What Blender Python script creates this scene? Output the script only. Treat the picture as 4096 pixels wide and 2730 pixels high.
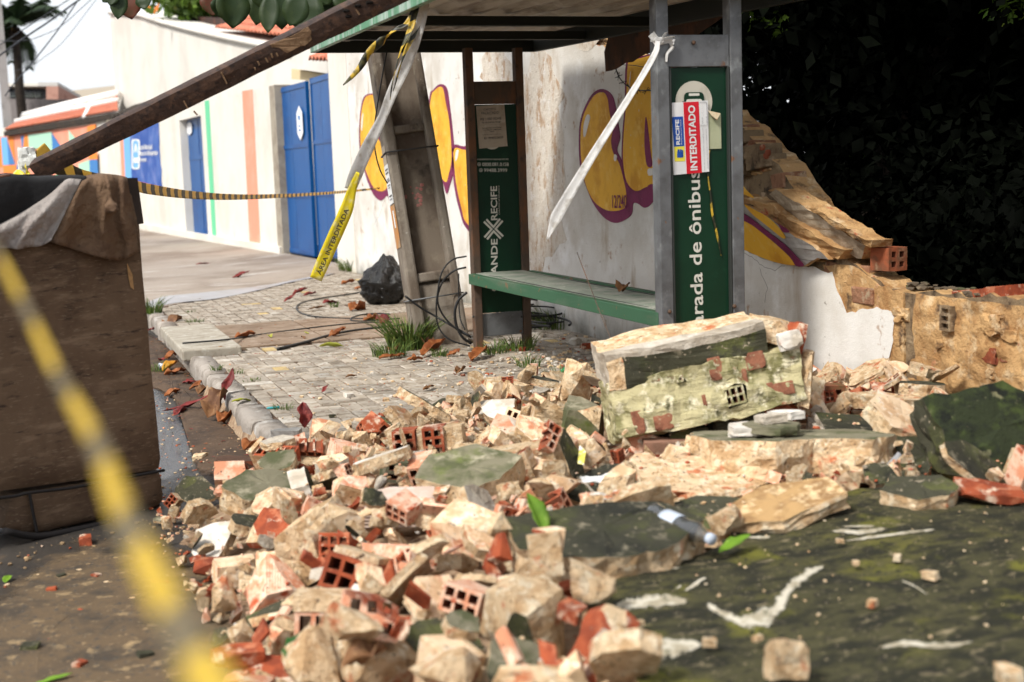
import bpy, bmesh, math, random
import numpy as np
from mathutils import Vector, Matrix, Euler, noise as mnoise
from mathutils.geometry import tessellate_polygon
sc = bpy.context.scene
for o in list(bpy.data.objects): bpy.data.objects.remove(o)
COL = sc.collection
random.seed(7); RNG = np.random.default_rng(7)
PI = math.pi; RAD = math.radians

# ---------------------------------------------------------------- camera
FPX, IW, IH = 5400.0, 4096.0, 2730.0          # focal length and photograph size in photograph pixels
YAW, PITCH, ROLL = RAD(19.5), RAD(7.4), RAD(-2.0)
CAM = Vector((0, 0, 1.3))                       # +Y runs along the street, z = 0 is the pavement
c_f = Vector((math.sin(YAW)*math.cos(PITCH), math.cos(YAW)*math.cos(PITCH), -math.sin(PITCH)))
c_r0 = Vector((math.cos(YAW), -math.sin(YAW), 0)); c_u0 = c_r0.cross(c_f)
c_r = math.cos(ROLL)*c_r0 + math.sin(ROLL)*c_u0
c_u = -math.sin(ROLL)*c_r0 + math.cos(ROLL)*c_u0
cd = bpy.data.cameras.new('camera'); cam = bpy.data.objects.new('camera', cd); COL.objects.link(cam)
cam.matrix_world = Matrix(((c_r.x, c_u.x, -c_f.x, CAM.x), (c_r.y, c_u.y, -c_f.y, CAM.y), (c_r.z, c_u.z, -c_f.z, CAM.z), (0, 0, 0, 1)))
cd.sensor_width = 36; cd.lens = 36*FPX/IW; cd.clip_start = 0.05; cd.clip_end = 2000
cd.dof.use_dof = True; cd.dof.focus_distance = 7.8; cd.dof.aperture_fstop = 2.5
sc.camera = cam

# ---------------------------------------------------------------- sky, sun, exposure (bright overcast, light from the open street on the left)
SUN_EL, SUN_DIR = RAD(48), Vector((-0.80, -0.42, 0))
wd = bpy.data.worlds.new('World'); sc.world = wd; wd.use_nodes = True
wn = wd.node_tree; wn.nodes.clear()
w_out = wn.nodes.new('ShaderNodeOutputWorld'); w_bg = wn.nodes.new('ShaderNodeBackground')
w_sky = wn.nodes.new('ShaderNodeTexSky'); w_sky.sky_type = 'NISHITA'; w_sky.sun_disc = False
w_sky.sun_elevation = SUN_EL; w_sky.sun_rotation = math.atan2(SUN_DIR.x, SUN_DIR.y); w_sky.dust_density = 4; w_sky.air_density = 1.0
w_mix = wn.nodes.new('ShaderNodeMix'); w_mix.data_type = 'RGBA'; w_mix.inputs[0].default_value = 0.9
w_mix.inputs[7].default_value = (3.4, 3.5, 3.65, 1)         # the even cloud layer
wn.links.new(w_sky.outputs[0], w_mix.inputs[6]); wn.links.new(w_mix.outputs[2], w_bg.inputs[0])
w_bg.inputs[1].default_value = 0.1; wn.links.new(w_bg.outputs[0], w_out.inputs[0])
sl = bpy.data.lights.new('sun', 'SUN'); sl.energy = 1.5; sl.angle = RAD(12); sl.color = (1.0, 0.965, 0.90)
sun = bpy.data.objects.new('sun', sl); COL.objects.link(sun)
sd = Vector((SUN_DIR.x, SUN_DIR.y, 0)).normalized()*math.cos(SUN_EL) + Vector((0, 0, math.sin(SUN_EL)))
sun.rotation_euler = (-sd).to_track_quat('-Z', 'Y').to_euler(); sun.location = (-10, -6, 14)
sc.view_settings.view_transform = 'Standard'; sc.view_settings.look = 'None'
sc.view_settings.exposure = 1.62; sc.view_settings.gamma = 1.0; sc.view_settings.use_curve_mapping = False
sc.render.engine = 'CYCLES'; sc.cycles.use_denoising = True; sc.cycles.use_adaptive_sampling = True; sc.cycles.adaptive_threshold = .02; sc.cycles.max_bounces = 5; sc.cycles.diffuse_bounces = 3; sc.cycles.glossy_bounces = 2; sc.cycles.transmission_bounces = 4
sc.cycles.transparent_max_bounces = 16; sc.cycles.caustics_reflective = False; sc.cycles.caustics_refractive = False

# ---------------------------------------------------------------- survey: a point of the photograph on a known plane -> place in the street
def P(px, py, X=None, Y=None, z=None, d=None, pl=None):
    v = c_f + c_r*float((px-IW/2)/FPX) - c_u*float((py-IH/2)/FPX)
    if X is not None: t = X/v.x
    elif Y is not None: t = Y/v.y
    elif z is not None: t = (z-CAM.z)/v.z
    elif pl is not None: t = (pl[0]-CAM).dot(pl[1])/v.dot(pl[1])
    else: t = d
    return CAM + v*float(t)

# ---------------------------------------------------------------- object helpers
def link(o, parent=None):
    COL.objects.link(o)
    if parent is not None: o.parent = parent
    return o
def tag(o, label=None, cat=None, group=None, kind=None):
    if label: o['label'] = label
    if cat: o['category'] = cat
    if group: o['group'] = group
    if kind: o['kind'] = kind
    return o
def empty(name, loc=(0, 0, 0), label=None, cat=None, group=None):
    o = bpy.data.objects.new(name, None); o.location = loc; o.empty_display_size = .1
    link(o); return tag(o, label, cat, group)
def mesh_obj(name, me, parent=None, loc=None, world=True):
    """link a mesh; when the parent is an Empty at a location, verts are given in world space and shifted"""
    o = bpy.data.objects.new(name, me)
    link(o, parent)
    if parent is not None and world: o.matrix_parent_inverse = wmat(parent).inverted()
    if loc is not None: o.location = loc
    return o
def wmat(o):
    m = Matrix.LocRotScale(o.location, o.rotation_euler, o.scale)
    if o.parent: m = wmat(o.parent) @ o.matrix_parent_inverse @ m
    return m
def center(o):
    """move a world-space mesh object's origin to the bottom centre of its box"""
    me = o.data; n = len(me.vertices); a = np.empty(n*3); me.vertices.foreach_get('co', a); a = a.reshape(-1, 3)
    c = (a.min(0)+a.max(0))/2; c[2] = a[:, 2].min()
    me.vertices.foreach_set('co', (a-c).ravel()); me.update(); o.location = Vector(c)+o.location
    return o

class MB:
    """collects faces with material slots, builds one mesh"""
    def __init__(s): s.v = []; s.f = []; s.m = []; s.smooth = []
    def add(s, vs, fs, m=0, sm=False):
        b = len(s.v); s.v += [tuple(v) for v in vs]
        for f in fs: s.f.append([b+i for i in f]); s.m.append(m); s.smooth.append(sm)
        return s
    def quad(s, a, b, c, d, m=0): return s.add([a, b, c, d], [(0, 1, 2, 3)], m)
    def box(s, c, size, rot=None, m=0, taper=1.0):
        x, y, z = size[0]/2, size[1]/2, size[2]/2; M = rot if rot is not None else Matrix.Identity(3)
        vs = []
        for k, (sx, sy, sz) in enumerate([(-1,-1,-1),(1,-1,-1),(1,1,-1),(-1,1,-1),(-1,-1,1),(1,-1,1),(1,1,1),(-1,1,1)]):
            t = taper if sz > 0 else 1
            vs.append(Vector(c) + M @ Vector((sx*x*t, sy*y*t, sz*z)))
        return s.add(vs, [(3,2,1,0),(4,5,6,7),(0,1,5,4),(1,2,6,5),(2,3,7,6),(3,0,4,7)], m)
    def bar(s, a, b, w, h, up=(0, 0, 1), m=0):
        a, b = Vector(a), Vector(b); d = (b-a); L = d.length; d.normalize(); u = Vector(up)
        r = d.cross(u).normalized(); u = r.cross(d).normalized()
        return s.box((a+b)/2, (w, L, h), Matrix((r, d, u)).transposed(), m)
    def tube(s, pts, rad, n=8, m=0, cap=True):
        rad = [float(q) for q in rad] if hasattr(rad, "__len__") else float(rad)
        pts = [Vector(p) for p in pts]; N = len(pts); rs = rad if hasattr(rad, '__len__') else [rad]*N
        t = (pts[1]-pts[0]).normalized(); ref = Vector((0, 0, 1)) if abs(t.z) < .9 else Vector((1, 0, 0))
        u = t.cross(ref).normalized(); vs = []; fs = []
        for i, p in enumerate(pts):
            t = (pts[min(i+1, N-1)]-pts[max(i-1, 0)]).normalized()
            u = (u - t*u.dot(t)).normalized(); w = t.cross(u)
            for k in range(n):
                a = 2*PI*k/n; vs.append(p + rs[i]*(math.cos(a)*u + math.sin(a)*w))
        for i in range(N-1):
            for k in range(n):
                fs.append((i*n+k, i*n+(k+1) % n, (i+1)*n+(k+1) % n, (i+1)*n+k))
        if cap: fs.append(tuple(range(n-1, -1, -1))); fs.append(tuple(range((N-1)*n, N*n)))
        return s.add(vs, fs, m, True)
    def prism(s, poly, off, m=0, ms=None, mb=None):
        """poly: list of 3D points (planar), off: extrusion vector to the back"""
        n = len(poly); off = Vector(off); poly = [Vector(p) for p in poly]
        tr = tessellate_polygon([poly]); b = [p+off for p in poly]
        nrm = Vector((0, 0, 0))
        for t in tr: nrm += (poly[t[1]]-poly[t[0]]).cross(poly[t[2]]-poly[t[0]])
        flip = nrm.dot(off) > 0
        tr = [tuple(reversed(t)) if flip else tuple(t) for t in tr]
        s.add(poly, tr, m); s.add(b, [tuple(reversed(t)) for t in tr], mb if mb is not None else m)
        s.add(poly+b, [(i, (i+1) % n, n+(i+1) % n, n+i) if flip else (i, n+i, n+(i+1) % n, (i+1) % n) for i in range(n)], ms if ms is not None else m)
        return s
    def grid(s, rows, m=0, sm=True, closed=False):
        R, C_ = len(rows), len(rows[0]); vs = [p for r in rows for p in r]; fs = []
        for i in range(R-1):
            for j in range(C_ if closed else C_-1):
                fs.append((i*C_+j, i*C_+(j+1) % C_, (i+1)*C_+(j+1) % C_, (i+1)*C_+j))
        return s.add(vs, fs, m, sm)
    def mesh(s, name, mats):
        me = bpy.data.meshes.new(name); me.from_pydata(s.v, [], s.f)
        for mt in (mats if isinstance(mats, (list, tuple)) else [mats]): me.materials.append(mt)
        me.polygons.foreach_set('material_index', s.m); me.polygons.foreach_set('use_smooth', s.smooth); me.update()
        return me
    def build(s, name, mats, parent=None, cent=False):
        o = mesh_obj(name, s.mesh(name, mats), parent)
        if parent is None or cent: center(o)
        return o
def solidify(o, t, off=0):
    m = o.modifiers.new('thickness', 'SOLIDIFY'); m.thickness = t; m.offset = off; return o
def bevel(o, w, seg=2):
    m = o.modifiers.new('bevel', 'BEVEL'); m.width = w; m.segments = seg; m.limit_method = 'ANGLE'; return o
def smooth_closed(pts, k=4):
    n = len(pts); out = []
    for i in range(n):
        p0, p1, p2, p3 = [np.array(pts[(i+j-1) % n], float) for j in range(4)]
        for t in np.arange(k)/k:
            out.append(tuple(.5*((2*p1)+(-p0+p2)*t+(2*p0-5*p1+4*p2-p3)*t*t+(-p0+3*p1-3*p2+p3)*t**3)))
    return out
def smooth_open(pts, k=6):
    pts = [np.array(p, float) for p in pts]; q = [2*pts[0]-pts[1]]+pts+[2*pts[-1]-pts[-2]]; out = []
    for i in range(1, len(q)-2):
        p0, p1, p2, p3 = q[i-1:i+3]
        for t in np.arange(k)/k:
            out.append(Vector(.5*((2*p1)+(-p0+p2)*t+(2*p0-5*p1+4*p2-p3)*t*t+(-p0+3*p1-3*p2+p3)*t**3)))
    return out+[Vector(pts[-1])]
def rough_line(pts, step, amp, seed=0, dim=(1, 2)):
    """subdivide a polyline and jitter it (broken edges); pts are 3D, dim = the two axes to jitter"""
    r = random.Random(seed); out = []
    for a, b in zip(pts[:-1], pts[1:]):
        a, b = Vector(a), Vector(b); n = max(1, int((b-a).length/step))
        for i in range(n):
            p = a.lerp(b, i/n)
            for k in dim: p[k] += r.uniform(-amp, amp)
            out.append(p)
    out.append(Vector(pts[-1])); return out
TEXT_CACHE = {}
def text_mesh(s, bold=0.0, extrude=0.0):
    key = (s, bold)
    if key in TEXT_CACHE: return TEXT_CACHE[key]
    cu = bpy.data.curves.new('lettering', 'FONT'); cu.body = s; cu.size = 1; cu.offset = bold; cu.resolution_u = 3
    o = bpy.data.objects.new('lettering_tmp', cu); COL.objects.link(o)
    dg = bpy.context.evaluated_depsgraph_get(); dg.update()
    me = o.evaluated_get(dg).to_mesh()
    v = [tuple(x.co) for x in me.vertices]; f = [tuple(p.vertices) for p in me.polygons]
    bpy.data.objects.remove(o)
    TEXT_CACHE[key] = (v, f); return v, f
def text_into(mb, s, org, right, up, width=None, height=None, bold=0.0, m=0):
    """lettering in the plane (right, up): org = lower left, scaled to width and/or height (cap height)"""
    v, f = text_mesh(s, bold)
    if not v: return
    a = np.array(v); lo, hi = a.min(0), a.max(0); w, h = hi[0]-lo[0], hi[1]-max(lo[1], 0)
    sy = height/h if height else width/w; sx = width/w if width else sy
    if not height: sy = sx
    right, up = Vector(right).normalized(), Vector(up).normalized(); org = Vector(org)
    mb.add([org + right*((x-lo[0])*sx) + up*(y*sy) for x, y, z in v], f, m)

def word_split(v, f, gap=.16):
    """lettering mesh -> one (verts, faces) per word"""
    xs = sorted(p[0] for p in v); cuts_ = [(a+b)/2 for a, b in zip(xs, xs[1:]) if b-a > gap]
    out = []
    for k in range(len(cuts_)+1):
        lo, hi = (cuts_[k-1] if k else -1e9), (cuts_[k] if k < len(cuts_) else 1e9)
        out.append([q for q in f if lo < sum(v[i][0] for i in q)/len(q) < hi])
    return out
def text_words(name, s, org, right, up, mt, parent, width=None, height=None, bold=0.0):
    v, f = text_mesh(s, bold); a = np.array(v); lo, hi = a.min(0), a.max(0); w, h = hi[0]-lo[0], hi[1]-max(lo[1], 0)
    sy = height/h if height else width/w; sx = width/w if width else sy
    right, up, org = Vector(right).normalized(), Vector(up).normalized(), Vector(org)
    for fs in word_split(v, f):
        if not fs: continue
        idx = sorted({i for q in fs for i in q}); mp = {i: k for k, i in enumerate(idx)}; mb = MB()
        mb.add([org+right*float((v[i][0]-lo[0])*sx)+up*float(v[i][1]*sy) for i in idx], [[mp[i] for i in q] for q in fs]); mb.build(name, mt, parent, True)

# ---------------------------------------------------------------- materials
MATS = {}
def mat(name, base, layers=(), rough=.8, bump=(), metal=0., coord='Object', rnd=0., spec=.3, objvar=0., trans=0., alpha=None, zgrad=None):
    """base colour, then noise layers (colour, scale, lo, hi[, detail, stretch(3)]) mixed on top; bump: (scale, strength[, distance])"""
    if name in MATS: return MATS[name]
    m = bpy.data.materials.new(name); m.use_nodes = True; nt = m.node_tree; N = nt.nodes; L = nt.links
    b = N['Principled BSDF']; b.inputs['Roughness'].default_value = rough; b.inputs['Metallic'].default_value = metal
    b.inputs['Specular IOR Level'].default_value = spec
    tc = N.new('ShaderNodeTexCoord'); vec = tc.outputs[coord]
    if rnd:
        oi = N.new('ShaderNodeObjectInfo'); mu = N.new('ShaderNodeMath'); mu.operation = 'MULTIPLY'; mu.inputs[1].default_value = rnd
        L.new(oi.outputs['Random'], mu.inputs[0]); ad = N.new('ShaderNodeVectorMath'); ad.operation = 'ADD'
        L.new(vec, ad.inputs[0]); L.new(mu.outputs[0], ad.inputs[1]); vec = ad.outputs[0]
    def nz(scale, detail=6, stretch=None):
        v = vec
        if stretch:
            mp = N.new('ShaderNodeMapping'); mp.inputs['Scale'].default_value = stretch; L.new(v, mp.inputs[0]); v = mp.outputs[0]
        t = N.new('ShaderNodeTexNoise'); t.inputs['Scale'].default_value = scale; t.inputs['Detail'].default_value = detail; t.inputs['Roughness'].default_value = .62
        L.new(v, t.inputs['Vector']); return t.outputs['Fac']
    col = None
    rgb = N.new('ShaderNodeRGB'); rgb.outputs[0].default_value = (*base, 1); col = rgb.outputs[0]
    for ly in layers:
        c, scale, lo, hi = ly[:4]; det = ly[4] if len(ly) > 4 else 6; st = ly[5] if len(ly) > 5 else None
        mr = N.new('ShaderNodeMapRange'); mr.inputs[1].default_value = lo; mr.inputs[2].default_value = hi
        L.new(nz(scale, det, st), mr.inputs[0])
        mx = N.new('ShaderNodeMix'); mx.data_type = 'RGBA'; L.new(mr.outputs[0], mx.inputs[0]); L.new(col, mx.inputs[6]); mx.inputs[7].default_value = (*c, 1)
        col = mx.outputs[2]
    if zgrad:       # (colour, z0, z1, noise scale): stains that climb from z0 (full) to z1 (none), broken up by noise
        c, z0, z1, ns, amp = zgrad
        sp = N.new('ShaderNodeSeparateXYZ'); geo = N.new('ShaderNodeNewGeometry'); L.new(geo.outputs['Position'], sp.inputs[0])
        a1 = N.new('ShaderNodeMath'); a1.operation = 'MULTIPLY_ADD'; L.new(nz(ns), a1.inputs[0]); a1.inputs[1].default_value = amp; L.new(sp.outputs[2], a1.inputs[2])
        mr = N.new('ShaderNodeMapRange'); mr.inputs[1].default_value = z0; mr.inputs[2].default_value = z1; mr.inputs[3].default_value = 1; mr.inputs[4].default_value = 0
        L.new(a1.outputs[0], mr.inputs[0]); mx = N.new('ShaderNodeMix'); mx.data_type = 'RGBA'
        L.new(mr.outputs[0], mx.inputs[0]); L.new(col, mx.inputs[6]); mx.inputs[7].default_value = (*c, 1); col = mx.outputs[2]
    if objvar:
        oi = N.new('ShaderNodeObjectInfo'); hs = N.new('ShaderNodeHueSaturation'); mr = N.new('ShaderNodeMapRange')
        mr.inputs[3].default_value = 1-objvar; mr.inputs[4].default_value = 1+objvar; L.new(oi.outputs['Random'], mr.inputs[0])
        L.new(mr.outputs[0], hs.inputs['Value']); L.new(col, hs.inputs['Color']); col = hs.outputs[0]
    L.new(col, b.inputs['Base Color'])
    if bump:
        prev = None
        for bp in bump:
            bn = N.new('ShaderNodeBump'); bn.inputs['Strength'].default_value = bp[1]; bn.inputs['Distance'].default_value = bp[2] if len(bp) > 2 else .01
            if bp[0] == 'wave':
                w = N.new('ShaderNodeTexWave'); w.wave_type = 'BANDS'; w.bands_direction = bp[3]; w.inputs['Scale'].default_value = bp[4]; w.inputs['Distortion'].default_value = .6
                L.new(vec, w.inputs['Vector']); L.new(w.outputs['Fac'], bn.inputs['Height'])
            else: L.new(nz(bp[0], 8), bn.inputs['Height'])
            if prev is not None: L.new(prev, bn.inputs['Normal'])
            prev = bn.outputs[0]
        L.new(prev, b.inputs['Normal'])
    if trans: b.inputs['Transmission Weight'].default_value = trans
    if alpha is not None: b.inputs['Alpha'].default_value = alpha
    MATS[name] = m; return m

def fade_mat(m, nscale=5, amp=.9, lo=.22, hi=.55):
    """lets a thin sheet run out raggedly towards its rim: alpha from the mesh's 'fade' attribute (0 rim, 1 inside) and noise"""
    nt = m.node_tree; N, L = nt.nodes, nt.links; at_ = N.new('ShaderNodeAttribute'); at_.attribute_name = 'fade'; tc = N.new('ShaderNodeTexCoord'); nz = N.new('ShaderNodeTexNoise'); nz.inputs['Scale'].default_value = nscale; nz.inputs['Detail'].default_value = 8; L.new(tc.outputs['Object'], nz.inputs['Vector'])
    a = N.new('ShaderNodeMath'); a.operation = 'MULTIPLY_ADD'; a.inputs[1].default_value = amp; L.new(nz.outputs[0], a.inputs[0]); L.new(at_.outputs['Fac'], a.inputs[2])
    mr = N.new('ShaderNodeMapRange'); mr.inputs[1].default_value = lo+amp*.5; mr.inputs[2].default_value = hi+amp*.5; L.new(a.outputs[0], mr.inputs[0]); t = N.new('ShaderNodeBsdfTransparent'); x = N.new('ShaderNodeMixShader'); o = N['Material Output']; src = o.inputs[0].links[0].from_socket
    L.new(mr.outputs[0], x.inputs[0]); L.new(t.outputs[0], x.inputs[1]); L.new(src, x.inputs[2]); L.new(x.outputs[0], o.inputs[0]); return m

# ================================================================ materials
asphalt = mat('asphalt', (.044, .036, .029), [((.021, .019, .018), 1.3, .45, .62), ((.17, .115, .062), 3.2, .58, .74, 10), ((.26, .19, .11), 30, .63, .71, 6), ((.09, .08, .07), 90, .58, .66)], rough=.62, bump=[(120, .5, .004), (14, .3, .01)], spec=.4)
soil = mat('gutter_soil', (.085, .052, .030), [((.045, .028, .018), 5, .45, .62), ((.17, .11, .07), 30, .58, .70), ((.16, .06, .03), 45, .64, .70)], rough=.85, bump=[(40, .7, .01), (9, .4, .02)])
gutter_m = fade_mat(mat('gutter_dirt', (.085, .052, .030), [((.045, .028, .018), 5, .45, .62), ((.17, .11, .07), 30, .58, .70), ((.16, .06, .03), 45, .64, .70)], rough=.85, bump=[(40, .7, .01), (9, .4, .02)]), 6, .8, .0, .25)
wet = mat('wet_asphalt', (.016, .016, .017), [((.07, .065, .06), 60, .62, .70), ((.04, .035, .03), 8, .5, .62)], rough=.22, bump=[(110, .35, .004), (12, .25, .01)], spec=.5)
paver_m = mat('paver_concrete', (.365, .315, .255), [((.24, .195, .145), 9, .46, .62, 10), ((.48, .445, .39), 5, .54, .68), ((.11, .065, .04), 30, .585, .66, 6)], rough=.9, bump=[(60, .35, .006), (220, .3, .002)], rnd=23, objvar=.22)
paver_y = mat('paver_ochre', (.50, .37, .17), [((.33, .24, .13), 9, .5, .64), ((.10, .07, .05), 38, .62, .70)], rough=.9, bump=[(60, .35, .006)], rnd=11, objvar=.12)
joint = mat('joint_dirt', (.12, .07, .042), [((.06, .04, .025), 14, .45, .6), ((.25, .12, .06), 60, .6, .68), ((.06, .09, .02), 5, .62, .72)], rough=.95, bump=[(70, .8, .01)])
kerb_m = mat('kerb_concrete', (.34, .30, .26), [((.20, .17, .14), 4, .46, .62), ((.50, .47, .43), 7, .56, .68), ((.05, .045, .035), 11, .62, .72)], rough=.92, bump=[(24, .7, .02), (110, .5, .005)], rnd=9, objvar=.1)
slab_brown = mat('slab_brown', (.25, .18, .125), [((.17, .115, .075), 3, .45, .62), ((.34, .27, .21), 8, .56, .68), ((.10, .05, .03), 60, .64, .70)], rough=.9, bump=[(90, .3, .004)], rnd=5, objvar=.1)
slab_pale = mat('slab_pale', (.36, .325, .265), [((.25, .215, .165), 5, .46, .62, 10, (1, 3, 1)), ((.44, .41, .35), 12, .54, .66, 10), ((.14, .10, .07), 36, .62, .68)], rough=.9, bump=[(80, .3, .004)])
apron_m = mat('apron_concrete', (.30, .25, .205), [((.20, .155, .12), .55, .46, .60), ((.44, .40, .36), 1.5, .56, .7, 6, (1, 3, 1)), ((.13, .075, .045), 22, .62, .70)], rough=.75, bump=[(50, .3, .006)])
apron_wet = mat('apron_smooth', (.33, .32, .33), [((.24, .21, .19), 1.5, .48, .66), ((.42, .42, .43), 3, .56, .7)], rough=.42, bump=[(60, .15, .004)], spec=.45)
grass_m = mat('grass_blade', (.085, .14, .022), [((.20, .20, .05), 30, .52, .64), ((.04, .075, .014), 17, .48, .60)], rough=.6)

# ================================================================ setting: ground, road, pavement
g = MB(); g.quad((-400, -60, -.16), (400, -60, -.16), (400, 600, -.16), (-400, 600, -.16)); tag(g.build('ground', soil), kind='structure')
g = MB(); g.quad((-9, -30, -.15), (1.06, -30, -.15), (1.06, 90, -.15), (-9, 90, -.15)); tag(g.build('road', asphalt), kind='structure')
def soft_sheet(name, pts, z, m, mound=0.0, k=4, parent=None):
    """a low irregular patch lying on a surface: outline pts (X, Y), rim at z, inner slightly raised"""
    pl = smooth_closed(pts, k); c = np.mean(pl, 0); mb = MB(); rings = []
    for s, dz in ((1, 0), (.82, mound*.5), (.55, mound*.85), (.25, mound)):
        rings.append([Vector((c[0]+(p[0]-c[0])*s, c[1]+(p[1]-c[1])*s, z+dz*(1+.5*mnoise.noise(Vector((p[0]*3, p[1]*3, s)))))) for p in pl])
    mb.grid(rings, closed=True); mb.add(rings[-1], [tuple(range(len(pl)))]); o = mb.build(name, m, parent)
    at_ = o.data.attributes.new('fade', 'FLOAT', 'POINT'); n_ = len(pl); val = [0.0]*n_+[.35]*n_+[.8]*n_+[1.0]*n_+[1.0]*n_; at_.data.foreach_set('value', val); return o
tag(soft_sheet('wet_asphalt', [(.30, 5.9), (.72, 6.3), (.86, 7.4), (.80, 8.8), (.78, 10.2), (.55, 10.9), (.2, 9.5), (.1, 7.5)], -.146, fade_mat(wet, 4)), kind='structure')
tag(soft_sheet('gutter_dirt', [(.72, 6.2), (1.06, 6.2), (1.06, 8), (1.06, 10), (1.06, 12), (.95, 13.4), (.62, 12.9), (.70, 11.4), (.60, 10.4), (.79, 9.2), (.86, 8.3), (.74, 7.4)], -.147, gutter_m, .026), kind='structure')
tag(soft_sheet('sand_spill', [(-.5, 2.9), (.3, 2.9), (.7, 4.0), (.6, 5.2), (.2, 5.8), (-.2, 5.3), (-.5, 4.4)], -.1465, fade_mat(mat('sand_dust', (.115, .078, .044), [((.055, .042, .030), 5, .46, .60, 10), ((.33, .23, .12), 11, .56, .68, 12), ((.05, .045, .04), 45, .56, .64), ((.36, .27, .16), 90, .64, .69)], rough=.95, bump=[(90, .5, .006)]), 7, 1.1), .006), kind='structure')
# pavement body: joint dirt just under the pavers
g = MB(); g.box((2.56, 9.5, -.082), (2.78, 15.6, .148)); pave = tag(g.build('pavement', joint), kind='structure')
# kerb of separate worn stones
kerb = MB(); kerb.box((1.115, 7.5, -.17), (.10, 10.9, .10)); kerb = tag(kerb.build('kerb', soil), kind='structure')
kr = random.Random(3); y = 2.2; 
while y < 13.6:
    L = kr.uniform(.42, .62)
    if not (9.93 < y+L/2 < 11.68):
        mb = MB(); rows = []; h = .16+kr.uniform(-.012, .008)
        prof = [(.0, -.16), (-.008, -.06), (0, -.022), (.018, -.004), (.05, 0), (.135, -.002), (.14, -.03), (.14, -.16)]
        nseg = 7
        for i in range(nseg+1):
            t = i/nseg; yy = (t-.5)*(L-.012); e = .010 if i in (0, nseg) else 0
            r = []
            for (a, b) in prof:
                n = mnoise.noise(Vector((a*9+y, yy*9+y*3, b*9)))*.014
                r.append(Vector((a-.07+n*.7+e*(1 if a < .07 else -1), yy, b+n-e*(b > -.1))))
            rows.append(r)
        mb.grid(rows, sm=True); mb.add(rows[0], [tuple(range(len(prof)))]); mb.add(rows[-1], [tuple(range(len(prof)-1, -1, -1))])
        me = mb.mesh('kerb_stone', kerb_m); o = mesh_obj('kerb_stone', me, kerb, world=False)
        o.location = Vector((1.11+kr.uniform(-.012, .012), y+L/2, .006+kr.uniform(-.008, .006))) - kerb.location; o.rotation_euler = (kr.uniform(-.02, .02), kr.uniform(-.03, .03), kr.uniform(-.025, .025))
    y += L
# pavers: strips of one crosswise block, then a pair side by side
pm = {}
def paver_mesh(w, l, m):
    if (w, l, m.name) in pm: return pm[(w, l, m.name)]
    mb = MB(); b = .004; x, yv = w/2, l/2
    top = [(-x+b, -yv+b, 0), (x-b, -yv+b, 0), (x-b, yv-b, 0), (-x+b, yv-b, 0)]; mid = [(-x, -yv, -b), (x, -yv, -b), (x, yv, -b), (-x, yv, -b)]; bot = [(p[0], p[1], -.02) for p in mid]
    mb.add(top, [(0, 1, 2, 3)]); 
    for A, B in ((top, mid), (mid, bot)): mb.add(list(A)+list(B), [(i, 4+i, 4+(i+1) % 4, (i+1) % 4) for i in range(4)])
    pm[(w, l, m.name)] = mb.mesh('paver', m); return pm[(w, l, m.name)]
items = []; pr = random.Random(11)
for s in range(14):
    x0 = 1.185+s*.1985; y = 5.4+pr.uniform(0, .2); k = pr.randrange(2)
    while y < 17.2:
        if k % 2 == 0: cells = [(x0+.0985, y+.05, .192, .092)]; L = .1
        else: cells = [(x0+.049, y+.099, .092, .19), (x0+.148, y+.099, .092, .19)]; L = .2
        for (cx, cy, w, l) in cells:
            far = 13.9+(cx-1.14)*1.30
            if cy < far-.08 and not (10.22 < cy < 11.90 and cx > 1.43) and not (9.9 < cy < 11.7 and cx < 1.44):
                items.append((cx, cy, w, l))
        y += L; k += 1
vis = [it for it in items if it[1] > 6.6+(it[0]-1.2)*.42 and not (it[0] > 2.8 and it[1] < 8.6)]
vis.sort(key=lambda i: i[1]*1.0+abs(i[0]-1.8)*.3); single = set(vis[:298])
rest = MB(); j = 0
for it in items:
    cx, cy, w, l = it; m = paver_y if pr.random() < .012 else paver_m
    dz = pr.uniform(-.004, .004)+.012*mnoise.noise(Vector((cx*1.2, cy*1.2, 0)))*.5; tx, ty = pr.uniform(-.012, .012), pr.uniform(-.012, .012)
    if it in single:
        o = mesh_obj('paver', paver_mesh(w, l, m), pave, world=False); o.location = Vector((cx, cy, dz)) - pave.location; o.rotation_euler = (tx, ty, pr.uniform(-.015, .015))
    else:
        v = [(cx+sx*(w/2-.003), cy+sy*(l/2-.003), dz+tx*sy*l/2-ty*sx*w/2) for sx, sy in ((-1,-1),(1,-1),(1,1),(-1,1))]
        rest.add(v, [(0, 1, 2, 3)], 1 if m is paver_y else 0)
        rest.add(v+[(a, b, -.02) for a, b, c in v], [(i, 4+i, 4+(i+1) % 4, (i+1) % 4) for i in range(4)], 1 if m is paver_y else 0)
po = rest.build('paver_field', [mat('paver_field_concrete', (.375, .325, .265), [((.24, .195, .145), 9, .45, .60, 10), ((.48, .445, .39), 5, .53, .66), ((.24, .205, .165), 14, .5, .6), ((.11, .065, .04), 30, .585, .66, 6)], rough=.9, bump=[(60, .35, .006), (220, .3, .002)]), paver_y], pave); po['kind'] = 'stuff'
# brown inspection slabs and the pale drain slab
for r, (ya, yb) in enumerate(((10.25, 10.93), (10.96, 11.86))):
    for c in range(4):
        xa = 1.435+c*.715; xb = min(xa+.70, 3.94)
        mb = MB(); mb.box(((xa+xb)/2, (ya+yb)/2, -.006), (xb-xa, yb-ya, .03)); o = bevel(mb.build('concrete_slab', slab_brown, pave), .005)
mb = MB(); mb.box((1.20, 10.80, .012), (.43, 1.70, .085)); bevel(mb.build('drain_slab', slab_pale, pave), .012)
mb = MB(); mb.box((1.17, 10.80, -.10), (.24, 1.66, .10)); mb.build('drain_wall', kerb_m, pave)
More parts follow.
